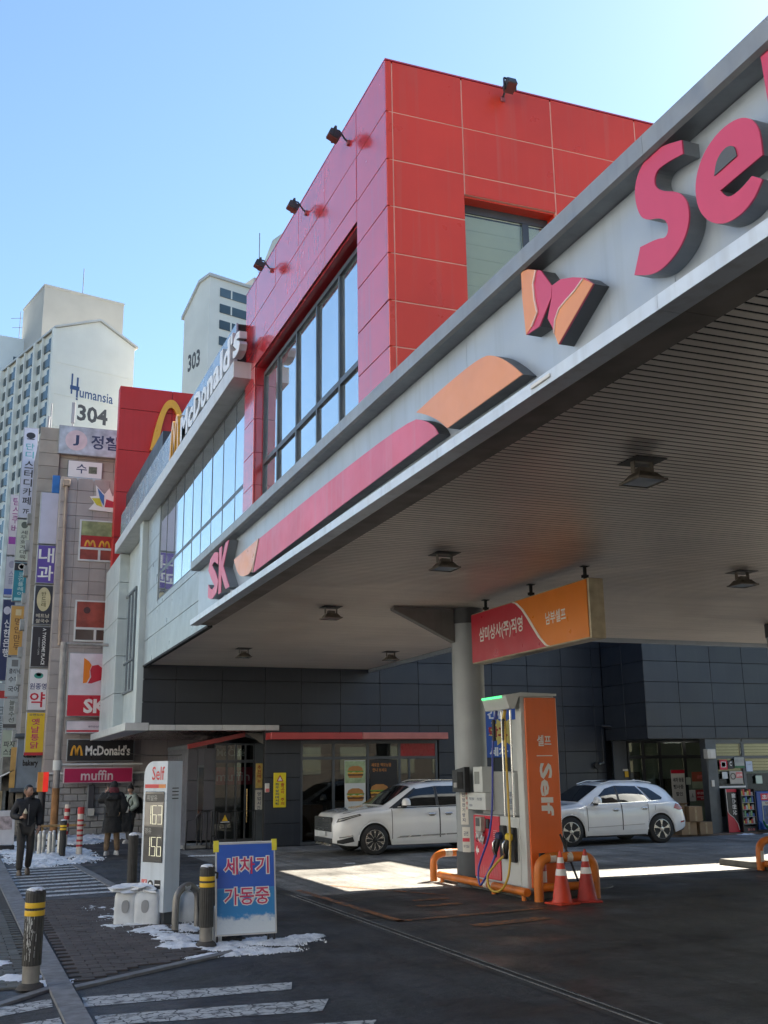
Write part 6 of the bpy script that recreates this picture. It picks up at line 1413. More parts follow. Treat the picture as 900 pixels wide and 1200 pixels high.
for k, (x, y, z, w, d, h, a) in enumerate(((19.02, 25.95, .06, .55, .42, .36, .05), (19.28, 25.9, .42, .44, .4, .42, -.06), (18.78, 26.05, .42, .46, .4, .46, .12))):
    t = thing('cardboard_box', ['brown cardboard box at the bottom of the pile behind the white SUV', 'brown cardboard box on the right of the pile behind the white SUV', 'open brown cardboard box on the left of the pile behind the white SUV'][k], 'box', (x + .25, y + .15, z), a, 'cardboard boxes by the shop door')
    CB = mat('cardboard', (.30, .19, .10), .8, var=.15, orand=.3)
    P(t, 'carton', MB().bbox(-w / 2, w / 2, -d / 2, d / 2, 0, h, .008), CB); P(t, 'tape', MB().box(-.03, .03, -d / 2 - .003, -d / 2 - .0005, .02, h - .02).box(-w / 2 + .02, w / 2 - .02, -.03, .03, h + .0005, h + .003), mat('tape_tan', (.36, .25, .13), .3))
    if k == 2: P(t, 'flap', MB().add([(-w / 2, -d / 2, h), (w / 2, -d / 2, h), (w / 2 + .02, -d / 2 - .14, h + .06), (-w / 2 - .02, -d / 2 - .14, h + .06)], [(0, 1, 2, 3)]), CB)
cb4 = thing('cardboard_box', 'brown cardboard box standing right of the bottom one in the pile', 'box', (19.86, 26.1, .06), .1, 'cardboard boxes by the shop door')
P(cb4, 'carton', MB().bbox(-.24, .24, -.2, .2, 0, .34, .008), MATS['cardboard']); P(cb4, 'tape', MB().box(-.03, .03, -.203, -.2005, .02, .32), MATS['tape_tan'])
rg = solo('green_rag', MB().grid(lambda u, v: (21.9 + u * .42, 25.92 - v * .3 + .06 * math.sin(u * 7), .02 + .38 * (1 - u) ** 2 * (1 - v * .6) + .025 * math.sin(u * 13 + v * 9)), 14, 8), mat('rag_green', (.03, .34, .17), .8), 'bright green mop cloth lying at the foot of the rack', 'mop', smooth=60)
wm = thing('wall_meter', 'small cream meter box on the corner post of the shop', 'box', (20.45, 26.25, 2.1))
part('box', MB().bbox(20.32, 20.62, 26.14, 26.335, 2.16, 2.44, .012), mat('meter_cream', (.52, .50, .44), .5, var=.1), wm); part('door', MB().box(20.42, 20.60, 26.132, 26.139, 2.19, 2.41), NOTW, wm); part('cable', MB().tube([(20.36, 26.2, 2.15), (20.33, 26.25, 1.2)], .012, 5), RUB, wm)
bt = solo('bell_tag', MB().bbox(20.52, 20.62, 26.31, 26.338, 1.36, 1.55, .006), NOTW, 'small pale tag on the corner post below the meter box', 'tag')
wmd = thing('phone_box', 'grey wall phone box with a white label on the rough block wall', 'box', (4.1, 37.8, 1.0))
part('box', MB().bbox(3.92, 4.12, 37.70, 37.86, .78, 1.62, .015), mat('phone_dark', (.06, .06, .07), .5), wmd); part('label', MB().box(3.9, 4.14, 37.69, 37.70, .62, .86), NOTW, wmd); part('frame', MB().box(3.90, 3.93, 37.685, 37.86, .6, 1.66), GRYF, wmd)
afs = thing('pavement_board', 'white folding pavement board at the left edge behind the walking man', 'sign board', (1.13, 31, 0), .15)
P(afs, 'board', MB().bbox(-.24, .24, -.02, .02, .16, 1.05, .01).xf(Matrix.Rotation(R(-8), 4, 'X')), mat('board_white', (.62, .60, .60), .5, var=.1)); P(afs, 'print', MB().box(-.17, .17, -.022, -.02, .55, .90).xf(Matrix.Rotation(R(-8), 4, 'X') @ Matrix.Translation((0, -.004, 0))), mat('print_dust', (.42, .34, .33), .6, var=.4, scale=10)); P(afs, 'leg', MB().tube([(-.22, .02, .2), (-.22, .25, 0)], .015, 5).tube([(.22, .02, .2), (.22, .25, 0)], .015, 5), RUB); P(afs, 'dark_base', MB().box(-.25, .25, -.03, .03, 0, .15), RUB)

solo('overhead_cable', MB().tube([(4.6 + (5.9 - 4.6) * t, 36.9 - 6.9 * t, 2.72 - .25 * t - .35 * t * (1 - t)) for t in [k / 12 for k in range(13)]], .012, 5), RUB, 'thin black cable sagging from the tiled wall to the porch roof', 'cable')
# ---------------------------------------------------------------- parked cars
CARW = mat('car_white', (.82, .83, .83), .18, var=.02, coat=.8, dirt=.12, dirt_col=(.5, .49, .47))
CARG = mat('car_glass', (.012, .014, .016), .03, ior=1.6, rvar=.01)
TYR = mat('tyre', (.018, .018, .019), .75, var=.2); RIM = mat('rim_silver', (.46, .44, .41), .28, .85, var=.1); RIMD = mat('rim_dark', (.02, .02, .022), .4, .5)
GAP = mat('door_gap', (.02, .02, .02), .8); PLA = mat('car_black_trim', (.022, .023, .025), .45)
def lerp(tab, x):
    if x <= tab[0][0]: return tab[0][1]
    for (a, b), (c, d) in zip(tab, tab[1:]):
        if x <= c: return b + (d - b) * (x - a) / (c - a)
    return tab[-1][1]
def sm(tab, x):
    s = 0
    for k in (-1, 0, 1): s += lerp(tab, x + k * .035)
    return s / 3
class Car:
    def __init__(c, L, top, belt, wid, roofw, sill, wheels, rw): c.L, c.top, c.belt, c.wid, c.roofw, c.sill, c.wheels, c.rw = L, top, belt, wid, roofw, sill, wheels, rw
    def sec(c, x):
        zt = sm(c.top, x); zs = min(sm(c.belt, x), zt - .03); w = sm(c.wid, x); wr = min(sm(c.roofw, x), w * .9); zb = lerp(c.sill, x)
        for xw in c.wheels:
            ra = c.rw * 1.17
            if abs(x - xw) < ra: zb = max(zb, c.rw + math.sqrt(ra * ra - (x - xw) ** 2) - .005)
        h = zs - zb; g = zt - zs; e = min(1, g / .5)
        return [(w * .955, zb), (w * .985, zb + .10 * h), (w * 1.0, zb + .42 * h), (w * .995, zb + .70 * h), (w * .972, zb + .93 * h), (w * .945, zs), (w * .93 - .01, zs + .04 * g),
                (w * .93 + (wr - w * .93) * .5 + .02 * e, zs + .48 * g), (wr + .015 * e, zs + .84 * g), (wr - .05, zs + .94 * g), (wr * .72, zs + .985 * g), (wr * .36, zt), (0, zt + .006)]
    def side(c, x, z):
        s = c.sec(x)[:10]
        for (y0, z0), (y1, z1) in zip(s, s[1:]):
            if z <= z1: return y0 + (y1 - y0) * max(0, (z - z0) / max(1e-6, z1 - z0))
        return s[-1][0]
    def patch(c, poly, off, sgn, nx=16, nz=6):
        xs = [p[0] for p in poly]; x0, x1 = min(xs), max(xs); mb = MB(); vs = []; ok = []
        def span(x):
            zs = []
            for i in range(len(poly)):
                (a, b), (p, q) = poly[i], poly[(i + 1) % len(poly)]
                if a != p and min(a, p) - 1e-9 <= x <= max(a, p) + 1e-9: zs.append(b + (q - b) * (x - a) / (p - a))
                elif a == p and abs(x - a) < 1e-9: zs += [b, q]
            return (min(zs), max(zs)) if zs else (0, 0)
        xl = sorted(set([x0 + (x1 - x0) * i / nx for i in range(nx + 1)] + xs))
        for x in xl:
            lo, hi = span(x)
            for j in range(nz + 1):
                z = lo + (hi - lo) * j / nz; vs.append((x, sgn * (c.side(x, z) + off), z))
        fs = []; n = nz + 1
        for i in range(len(xl) - 1):
            for j in range(nz):
                f = (i * n + j, (i + 1) * n + j, (i + 1) * n + j + 1, i * n + j + 1); fs.append(f if sgn < 0 else f[::-1])
        return mb.add(vs, fs)
    def body(c):
        xs = sorted(set([round(c.L * i / 110, 4) for i in range(111)] + [round(xw + s * c.rw * 1.17 * k, 4) for xw in c.wheels for s in (-1, 1) for k in (.999, .985, .94, .8)]))
        xs = [x for x in xs if 0 <= x <= c.L]; vs = []; n = 0; fs = []
        for x in xs:
            s = c.sec(x); row = [(x, -y, z) for y, z in s] + [(x, y, z) for y, z in s[-2::-1]]; n = len(row); vs += row
        for i in range(len(xs) - 1):
            for j in range(n - 1): fs.append((i * n + j, (i + 1) * n + j, (i + 1) * n + j + 1, i * n + j + 1))
        fs += [tuple(range(n - 1, -1, -1)), tuple(range((len(xs) - 1) * n, len(xs) * n))]
        return MB().add(vs, fs)
    def top_patch(c, x0, x1, i0, off=.006, nx=14):
        """sheet over the upper part of the sections from x0 to x1 (windscreen, roof glass)"""
        vs = []; fs = []; n = 0
        for k in range(nx + 1):
            x = x0 + (x1 - x0) * k / nx; s = c.sec(x)[i0:]; row = [(x, -y, z) for y, z in s] + [(x, y, z) for y, z in s[-2::-1]]; n = len(row); vs += [(a - off * .6, b, z + off) for a, b, z in row]
        for i in range(nx):
            for j in range(n - 1): fs.append((i * n + j, (i + 1) * n + j, (i + 1) * n + j + 1, i * n + j + 1))
        return MB().add(vs, fs)
def wheel(parent, x, y, r, spokes, sgn, style):
    w = P(parent, 'wheel', MB().lathe([(r * .66, -.10), (r * .93, -.105), (r, -.08), (r, .08), (r * .93, .105), (r * .66, .10)], (x, y, r), 40, 'y'), TYR, smooth=50)
    s = -1 if sgn < 0 else 1
    P(w, 'rim_barrel', MB().lathe([(r * .67, 0), (r * .655, s * .098), (r * .70, s * .112), (r * .665, s * .114), (r * .63, s * .075), (r * .60, s * .02)], (x, y, r), 40, 'y'), RIM, smooth=50)
    P(w, 'brake_disc', MB().lathe([(r * .60, s * .012), (r * .60, s * .03)], (x, y, r), 28, 'y'), RIMD)
    sp = MB()
    for k in range(spokes):
        a = 2 * math.pi * k / spokes + .3
        if style == 'broad': q = [(.13, -.10), (.40, -.13), (.655, -.20), (.655, .20), (.40, .13), (.13, .10)]
        else: q = [(.12, -.06), (.44, -.035), (.655, -.13), (.655, -.05), (.52, .02), (.655, .10), (.655, .16), (.40, .045), (.12, .06)]
        ps_ = [(r * p * math.cos(a + t), r * p * math.sin(a + t)) for p, t in q]
        sp.prism(ps_, (x, y + s * .075, r), XP, ZP, (0, s * .03, 0))
    P(w, 'spokes', sp, RIM); P(w, 'hub_cap', MB().lathe([(r * .17, s * .07), (r * .16, s * .112), (r * .08, s * .118)], (x, y, r), 20, 'y'), RIM if style == 'broad' else RIMD, smooth=40)
def car_common(t, c, zsill=.22):
    P(t, 'body', c.body(), CARW, smooth=38)
    yw = max(b for a, b in c.wid)
    P(t, 'underbody', MB().box(.35, c.L - .35, -yw * .80, yw * .80, .20, .62), PLA)
    for xw in c.wheels: P(t, 'wheel_arch', MB().box(xw - c.rw * 1.22, xw + c.rw * 1.22, -yw * .93, yw * .93, .30, c.rw * 2.1), GAP)
def door(t, c, poly, sgn, hx, hz):
    d = P(t, 'door', c.patch(poly, .004, sgn, 14, 8), CARW, smooth=38)
    x0, x1 = min(p[0] for p in poly), max(p[0] for p in poly)
    for x in (x0, x1): P(d, 'door_gap', c.patch([(x - .007, poly[0][1]), (x + .007, poly[0][1]), (x + .007, poly[2][1]), (x - .007, poly[2][1])], .006, sgn, 1, 10), GAP)
    y = c.side(hx, hz)
    P(d, 'handle', MB().bbox(hx - .10, hx + .10, sgn * (y + .004), sgn * (y + .045), hz - .016, hz + .018, .012), CHR); P(d, 'handle_recess', c.patch([(hx - .07, hz - .05), (hx + .07, hz - .05), (hx + .07, hz + .02), (hx - .07, hz + .02)], .005, sgn, 2, 2), mat('recess_shade', (.30, .30, .30), .4))
# --- van
V = Car(5.0, [(0, .74), (.04, .90), (.12, .965), (.30, 1.0), (.6, 1.045), (1.0, 1.085), (1.22, 1.105), (2.02, 1.585), (2.3, 1.65), (2.8, 1.685), (3.4, 1.69), (4.3, 1.665), (4.72, 1.60), (4.86, 1.42), (5.0, .95)],
        [(0, .66), (.06, .82), (.15, .89), (.5, .97), (1.0, 1.015), (1.3, 1.04), (2, 1.06), (4.7, 1.10), (4.88, 1.08), (5, .85)], [(0, .70), (.06, .80), (.16, .88), (.35, .935), (.7, .965), (4.5, .965), (4.8, .94), (5, .86)],
        [(0, .55), (.3, .74), (1.2, .80), (2.02, .70), (2.4, .67), (4.6, .65), (5, .62)], [(0, .30), (.25, .24), (.6, .22), (4.5, .22), (5, .32)], [.97, 3.97], .345)
van = thing('parked_van', 'white parked people carrier with dark windows in front of the restaurant windows', 'van', (8.22, 25.36, 0))
car_common(van, V)
for sg in (-1, 1):
    for x in V.wheels: wheel(van, x, sg * .86, .345, 10, sg, 'split')
    door(van, V, [(1.42, .36), (2.66, .36), (2.66, 1.045), (1.42, 1.03)], sg, 2.46, .91); door(van, V, [(2.675, .36), (3.62, .36), (3.62, 1.06), (2.675, 1.045)], sg, 2.90, .915)
    P(van, 'side_window', V.patch([(1.60, 1.10), (2.14, 1.50), (2.60, 1.555), (2.60, 1.10)], .007, sg), CARG, smooth=40); P(van, 'side_window', V.patch([(2.68, 1.10), (2.68, 1.56), (3.58, 1.56), (3.58, 1.12)], .007, sg), CARG, smooth=40)
    P(van, 'side_window', V.patch([(3.66, 1.12), (3.66, 1.555), (4.40, 1.53), (4.62, 1.28), (4.55, 1.13)], .007, sg), CARG, smooth=40)
    P(van, 'window_trim', V.patch([(1.45, 1.055), (4.6, 1.095), (4.6, 1.115), (1.5, 1.078)], .009, sg, 24, 1), PLA); P(van, 'pillar_cover', V.patch([(2.602, 1.10), (2.602, 1.555), (2.678, 1.56), (2.678, 1.10)], .006, sg, 2), PLA)
    P(van, 'pillar_cover', V.patch([(1.36, 1.06), (2.10, 1.53), (2.14, 1.50), (1.60, 1.10), (1.58, 1.07)], .006, sg, 14), PLA)
    P(van, 'lower_trim', V.patch([(1.50, .37), (1.62, .42), (3.55, .46), (3.55, .43), (1.62, .385)], .016, sg, 12, 1), CHR); P(van, 'lower_trim', V.patch([(1.45, .28), (3.6, .28), (3.6, .36), (1.45, .345)], .008, sg, 12, 2), CARW, smooth=40)
    hl = P(van, 'headlight', V.patch([(.06, .76), (.10, .85), (.60, .955), (.64, .92), (.40, .86), (.22, .80)], .010, sg, 12, 4), mat('lamp_dark', (.05, .05, .055), .12, ior=1.6), smooth=40)
    P(hl, 'lamp_strip', V.patch([(.10, .825), (.58, .935), (.58, .922), (.12, .81)], .016, sg, 8, 1), mat('lamp_clear', (.55, .55, .5), .15))
    P(van, 'bumper_intake', V.patch([(.07, .36), (.42, .44), (.46, .33), (.20, .28), (.08, .29)], .010, sg, 8, 3), PLA); P(van, 'bumper_bar', V.patch([(.10, .435), (.40, .475), (.44, .455), (.12, .41)], .018, sg, 8, 1), CHR)
    P(van, 'arch_lip', MB().tube([(.97 + .404 * math.cos(a), sg * (V.side(.97, .80) - .006), .345 + .404 * math.sin(a)) for a in [math.pi * k / 24 for k in range(25)]], .012, 5), CARW, smooth=60)
    mi = P(van, 'mirror', blob(.20, .26, .17, 2.6).xf(Matrix.Translation((1.74, sg * 1.07, 1.13))), CARW, smooth=60); P(mi, 'mirror_arm', MB().bbox(1.66, 1.78, sg * .90, sg * 1.04, 1.06, 1.13, .02), PLA)
P(van, 'windscreen', V.top_patch(1.27, 2.0, 9), CARG, smooth=40); P(van, 'sunroof', V.top_patch(2.5, 3.3, 10, .004), CARG, smooth=40)
P(van, 'bonnet_line', MB().tube([(.22, -.80, .965), (.7, -.78, 1.035), (1.2, -.76, 1.09)], .006, 5), GAP)
for sg in (-1, 1): P(van, 'roof_rail', MB().tube([(2.3, sg * .60, 1.655), (2.5, sg * .60, 1.705), (4.2, sg * .58, 1.70), (4.45, sg * .58, 1.66)], .016, 6), CHR, smooth=60)
gr = P(van, 'grille', MB().bbox(-.035, .02, -.62, .62, .55, .88, .015), PLA)
for k in range(6): P(gr, 'grille_bar', MB().box(-.042, -.036, -.58, .58, .58 + k * .05, .594 + k * .05), CHR)
P(van, 'number_plate', MB().bbox(-.052, -.037, -.27, .27, .44, .55, .005), mat('plate_white', (.6, .61, .6), .4)); P(van, 'lower_grille', MB().bbox(-.03, .02, -.66, .66, .28, .40, .015), PLA); P(van, 'skid_plate', MB().bbox(-.035, .03, -.55, .55, .22, .275, .015), RIM)
# --- SUV
U = Car(4.46, [(0, .58), (.04, .76), (.10, .86), (.3, .93), (.7, 1.0), (1.0, 1.035), (1.16, 1.06), (1.92, 1.50), (2.2, 1.575), (2.6, 1.61), (3.0, 1.605), (3.5, 1.56), (3.85, 1.48), (4.06, 1.36), (4.24, 1.08), (4.38, .95), (4.46, .74)],
        [(0, .50), (.06, .70), (.15, .80), (.5, .92), (1.16, .985), (2, 1.01), (3.4, 1.05), (3.9, 1.07), (4.2, 1.03), (4.40, .86), (4.46, .68)], [(0, .66), (.06, .76), (.16, .84), (.4, .905), (.8, .93), (3.7, .93), (4.1, .91), (4.35, .85), (4.46, .76)],
        [(0, .5), (.3, .7), (1.16, .76), (1.92, .64), (2.3, .61), (3.6, .58), (4.1, .57), (4.46, .55)], [(0, .32), (.25, .25), (.6, .23), (3.9, .23), (4.2, .30), (4.46, .38)], [.86, 3.60], .36)
suv = thing('parked_suv', 'white parked SUV with black glass roof behind the fuel pump', 'suv', (13.63, 25.22, 0))
car_common(suv, U)
for sg in (-1, 1):
    for x in U.wheels: wheel(suv, x, sg * .82, .36, 5, sg, 'broad')
    door(suv, U, [(1.36, .37), (2.40, .37), (2.40, 1.015), (1.36, .99)], sg, 2.22, .885); door(suv, U, [(2.415, .37), (3.22, .37), (3.22, 1.04), (2.415, 1.015)], sg, 3.10, .905)
    P(suv, 'side_window', U.patch([(1.52, 1.045), (2.06, 1.41), (2.34, 1.475), (2.34, 1.06)], .007, sg), CARG, smooth=40); P(suv, 'side_window', U.patch([(2.41, 1.06), (2.41, 1.48), (3.02, 1.46), (3.30, 1.09), (3.28, 1.075)], .007, sg), CARG, smooth=40)
    P(suv, 'side_window', U.patch([(3.08, 1.455), (3.40, 1.40), (3.74, 1.16), (3.70, 1.11), (3.36, 1.09)], .007, sg), CARG, smooth=40); P(suv, 'pillar_cover', U.patch([(2.342, 1.06), (2.342, 1.475), (2.408, 1.48), (2.408, 1.06)], .006, sg, 2), PLA)
    P(suv, 'window_trim', U.patch([(1.40, 1.018), (3.6, 1.078), (3.6, 1.088), (1.44, 1.03)], .010, sg, 24, 1), CHR); P(suv, 'sill_trim', U.patch([(1.32, .25), (3.12, .25), (3.12, .34), (1.32, .33)], .012, sg, 12, 2), CARW, smooth=40); P(suv, 'shut_line', U.patch([(1.36, .45), (3.2, .50), (3.2, .512), (1.36, .462)], .010, sg, 12, 1), mat('recess_shade', 0))
    P(suv, 'sill_black_trim', U.patch([(1.32, .225), (3.12, .225), (3.12, .25), (1.32, .25)], .014, sg, 10, 1), PLA)  # black strip along the lower edge of the sill
    P(suv, 'headlight', U.patch([(.06, .66), (.10, .76), (.50, .89), (.54, .85), (.30, .70)], .010, sg, 10, 4), MATS['lamp_dark'], smooth=40)
    tl = P(suv, 'tail_light', U.patch([(4.02, .88), (4.10, 1.00), (4.32, .96), (4.40, .84), (4.2, .83)], .010, sg, 10, 4), mat('tail_red', (.35, .015, .02), .15, coat=.5), smooth=40)
    P(suv, 'reflector', U.patch([(4.24, .50), (4.24, .54), (4.42, .56), (4.42, .52)], .008, sg, 4, 1), MATS['tail_red'])
    for xw in U.wheels: P(suv, 'arch_lip', MB().tube([(xw + .421 * math.cos(a), sg * (U.side(xw, .85) - .008), .36 + .421 * math.sin(a)) for a in [math.pi * k / 24 for k in range(25)]], .010, 5), CARW, smooth=60)
    mi = P(suv, 'mirror', blob(.19, .24, .17, 2.6).xf(Matrix.Translation((1.62, sg * 1.02, 1.06))), CARW, smooth=60); P(mi, 'mirror_arm', MB().bbox(1.56, 1.66, sg * .87, sg * 1.0, 1.0, 1.06, .02), PLA)
    P(suv, 'roof_rail', MB().tube([(2.0, sg * .58, 1.525), (2.3, sg * .585, 1.60), (3.2, sg * .56, 1.60), (3.6, sg * .55, 1.54)], .014, 6), CARW, smooth=60)
    P(suv, 'fuel_flap', U.patch([(3.42, .84), (3.43, .96), (3.44, .96), (3.43, .84)], .006, sg, 1, 4), GAP)
P(suv, 'windscreen', U.top_patch(1.22, 1.90, 9), CARG, smooth=40); P(suv, 'glass_roof', U.top_patch(2.25, 3.2, 10, .004), CARG, smooth=40); P(suv, 'rear_window', U.top_patch(3.95, 4.18, 9), CARG, smooth=40)
P(suv, 'grille', MB().bbox(-.03, .02, -.45, .45, .42, .76, .02), PLA); P(suv, 'number_plate', MB().bbox(-.045, -.032, -.26, .26, .42, .53, .005), MATS['plate_white']); P(suv, 'shark_fin', MB().prism([(3.3, 1.585), (3.48, 1.57), (3.46, 1.63)], (0, -.015, 0), XP, ZP, (0, .03, 0)), CARW)
P(suv, 'rear_bumper', MB().bbox(4.38, 4.50, -.72, .72, .42, .60, .04), CARW); P(suv, 'bumper_foot', MB().bbox(4.34, 4.48, -.70, .70, .30, .415, .03), PLA)
# ---------------------------------------------------------------- people
SKIN = mat('skin', (.42, .25, .18), .5, var=.06, scale=20); HAIR = mat('hair_black', (.014, .012, .011), .5, var=.3)
def skin_mesh(name, verts, edges, radii, m, root=0, sub=2, extra=None, smooth=80):
    """a surface grown along a skeleton of joints with a Skin and a Subdivision modifier"""
    me = bpy.data.meshes.new(name); me.from_pydata([tuple(v) for v in verts], edges, []); me.update()
    o = bpy.data.objects.new(name, me); COL.objects.link(o)
    o.modifiers.new('skin', 'SKIN'); s = o.modifiers.new('sub', 'SUBSURF'); s.levels = sub; s.render_levels = sub
    lay = me.skin_vertices[0].data
    for i, r in enumerate(radii):
        lay[i].radius = (r, r) if not isinstance(r, tuple) else r; lay[i].use_root = (i == root)
    dg = bpy.context.evaluated_depsgraph_get(); ev = o.evaluated_get(dg); em = ev.to_mesh()
    mb = MB().add([v.co[:] for v in em.vertices], [tuple(p.vertices) for p in em.polygons]); ev.to_mesh_clear()
    bpy.data.objects.remove(o); bpy.data.meshes.remove(me)
    if extra: mb.add(extra.v, extra.f)
    return mb
def head_mesh(c, h, turn, nod=0.):
    """head of height h centred at c: skull, brow, nose, lips, chin and ears; faces -Y before the turn"""
    w, d = h * .68, h * .84
    def f(u, v):
        a = u * 2 * math.pi; t = (v - .5) * math.pi; ct, st_ = math.cos(t), math.sin(t)
        x, y, z = math.sin(a) * ct, -math.cos(a) * ct, st_
        X_, Y_, Z_ = x * w / 2, y * d / 2, z * h / 2
        if z < 0: k = 1 - .30 * z * z; X_ *= k; Y_ *= (1 - .18 * z * z) if y < 0 else (1 - .45 * z * z)
        front = max(0, -y); fx = math.exp(-(x / .13) ** 2)
        Y_ -= front * h * (.085 * fx * math.exp(-((z + .16) / .13) ** 2) + .04 * fx * math.exp(-((z - .02) / .16) ** 2) + .03 * math.exp(-(x / .22) ** 2) * math.exp(-((z + .52) / .10) ** 2) + .035 * math.exp(-(x / .2) ** 2) * math.exp(-((z + .80) / .12) ** 2))
        Y_ += front * h * .04 * (math.exp(-((x - .30) / .14) ** 2) + math.exp(-((x + .30) / .14) ** 2)) * math.exp(-((z - .03) / .10) ** 2)
        return (X_, Y_, Z_)
    m = MB().grid(f, 32, 24)
    for s in (-1, 1): m.add(*(lambda e: (e.v, e.f))(MB().grid(lambda u, v: (s * (w / 2 * .97 + .012 * math.sin(v * math.pi)), .01 + .030 * math.cos(u * 2 * math.pi) * math.sin(v * math.pi), -.01 + .042 * math.sin(u * 2 * math.pi) * math.sin(v * math.pi)), 10, 6)))
    M = Matrix.Translation(c) @ Matrix.Rotation(turn, 4, 'Z') @ Matrix.Rotation(nod, 4, 'X')
    return m.xf(M), M, w, d
def fingers(wrist, d, side, curl, sc=1.):
    """palm and five fingers as joint chains: d along the hand, side towards the thumb"""
    d, side = Vector(d).normalized(), Vector(side).normalized(); n = d.cross(side).normalized(); W = Vector(wrist)
    vs, es, rs = [], [], []
    palm = W + d * .055 * sc; vs.append(palm); rs.append((.030 * sc, .017 * sc))
    for k, ln in enumerate((.070, .078, .072, .056)):
        b = W + d * .088 * sc + side * (.028 - .019 * k) * sc
        m1 = b + (d * math.cos(curl * .6) + n * math.sin(curl * .6)) * ln * .5 * sc; m2 = m1 + (d * math.cos(curl * 1.5) + n * math.sin(curl * 1.5)) * ln * .5 * sc
        i = len(vs); vs += [b, m1, m2]; rs += [.0105 * sc, .0092 * sc, .008 * sc]; es += [(0, i), (i, i + 1), (i + 1, i + 2)]
    b = W + d * .03 * sc + side * .03 * sc; t1 = b + (d * .5 + side * .7 + n * .4) * .035 * sc; t2 = t1 + (d * .8 + n * .6 + side * .1) * .03 * sc; i = len(vs)
    vs += [b, t1, t2]; rs += [.013 * sc, .011 * sc, .0095 * sc]; es += [(0, i), (i, i + 1), (i + 1, i + 2)]
    return vs, es, rs
def person(lab, loc, rz, J, cloth, head_turn, hat=None, hair=True, scale=1.):
    t = thing('person', lab, 'person', loc, rz)
    S = lambda p: Vector(p) * scale
    order = ['pelvis', 'waist', 'chest', 'neck', 'headbase', 'hip_r', 'knee_r', 'ankle_r', 'hip_l', 'knee_l', 'ankle_l', 'sh_r', 'el_r', 'wr_r', 'sh_l', 'el_l', 'wr_l']
    vs = [S(J[k]) for k in order]; ix = {k: i for i, k in enumerate(order)}
    es = [('pelvis', 'waist'), ('waist', 'chest'), ('chest', 'neck'), ('neck', 'headbase'), ('pelvis', 'hip_r'), ('hip_r', 'knee_r'), ('knee_r', 'ankle_r'), ('pelvis', 'hip_l'), ('hip_l', 'knee_l'), ('knee_l', 'ankle_l'),
          ('chest', 'sh_r'), ('sh_r', 'el_r'), ('el_r', 'wr_r'), ('chest', 'sh_l'), ('sh_l', 'el_l'), ('el_l', 'wr_l')]
    rad = dict(pelvis=.11, waist=.10, chest=.12, neck=.055, headbase=.055, hip_r=.085, knee_r=.058, ankle_r=.04, hip_l=.085, knee_l=.058, ankle_l=.04, sh_r=.058, el_r=.042, wr_r=.027, sh_l=.058, el_l=.042, wr_l=.027)
    rs = [rad[k] * scale for k in order]; E_ = [(ix[a], ix[b]) for a, b in es]
    for s in ('r', 'l'):
        fv, fe, fr2 = fingers(S(J['wr_' + s]), J['hd_' + s], J['th_' + s], J.get('curl_' + s, .5), 1.0 * scale); o = len(vs)
        vs += fv; rs += fr2; E_ += [(ix['wr_' + s], o)] + [(a + o, b + o) for a, b in fe]
    hc = S(J['head']); hm, M, w, d = head_mesh(hc, .235 * scale, head_turn, J.get('nod', 0))
    P(t, 'body', skin_mesh('body', vs, E_, rs, SKIN, 0, 2, hm), SKIN, smooth=80)
    b = t
    for s in (-1, 1):
        e = MB().grid(lambda u, v: (s * .032 * scale + .0115 * math.cos(u * 6.2832) * math.sin(v * math.pi) * scale, (-.083 - .006 * math.cos(v * math.pi)) * scale, .006 * scale + .006 * math.sin(u * 6.2832) * math.sin(v * math.pi) * scale), 10, 6)
        P(b, 'eye', e.xf(M), mat('eye_dark', (.03, .025, .022), .2)); P(b, 'eyebrow', MB().box(s * .018 * scale if s > 0 else -.048 * scale, s * .048 * scale if s > 0 else -.018 * scale, -.098 * scale, -.088 * scale, .024 * scale, .031 * scale).xf(M), HAIR)
    P(b, 'lips', MB().grid(lambda u, v: ((u - .5) * .046 * scale, (-.098 + .018 * (2 * u - 1) ** 2) * scale, (-.066 + .012 * (v - .5)) * scale), 6, 2).xf(M), mat('lips', (.36, .15, .13), .4))
    h = .235 * scale
    def cap(zc, grow, front, drop):
        def f(u, v):
            a = u * 2 * math.pi; lim = front if math.cos(a) > .35 else (drop if math.cos(a) < -.2 else (front + drop) / 2)
            z = lim + (1 - lim) * v; z = min(1, z); r = math.sqrt(max(0, 1 - z * z))
            k = 1 + .05 * noise.noise(Vector((math.sin(a) * 4, math.cos(a) * 4, z * 5)))
            return (math.sin(a) * r * w / 2 * grow * k, -math.cos(a) * r * d / 2 * grow * k + .006, z * h / 2 * grow + zc)
        return MB().grid(f, 30, 12).xf(M)
    if hair: P(t, 'hair', cap(.004, 1.07, .60, -.55), HAIR, smooth=70)
    if hat: P(t, 'hat', cap(.012, 1.17, hat[1], -.25), hat[0], smooth=70); 
    # clothes
    jm, jr = cloth['jacket'], cloth.get('puff', .03)
    tk = ['waist', 'pelvis', 'chest', 'neck', 'sh_r', 'el_r', 'wr_r', 'sh_l', 'el_l', 'wr_l']; ti = {k: i for i, k in enumerate(tk)}
    tv = [S(J[k]) for k in tk]; tv[3] = S(J['neck']) - Vector((0, 0, .005))
    tr = [.125 + jr, .135 + jr, .135 + jr, .075, .075 + jr * .8, .058 + jr, .045 + jr * .6, .075 + jr * .8, .058 + jr, .045 + jr * .6]
    P(t, 'jacket', skin_mesh('jacket', tv, [(0, 1), (0, 2), (2, 3), (2, 4), (4, 5), (5, 6), (2, 7), (7, 8), (8, 9)], [r * scale for r in tr], jm, 0, 2), jm, smooth=80)
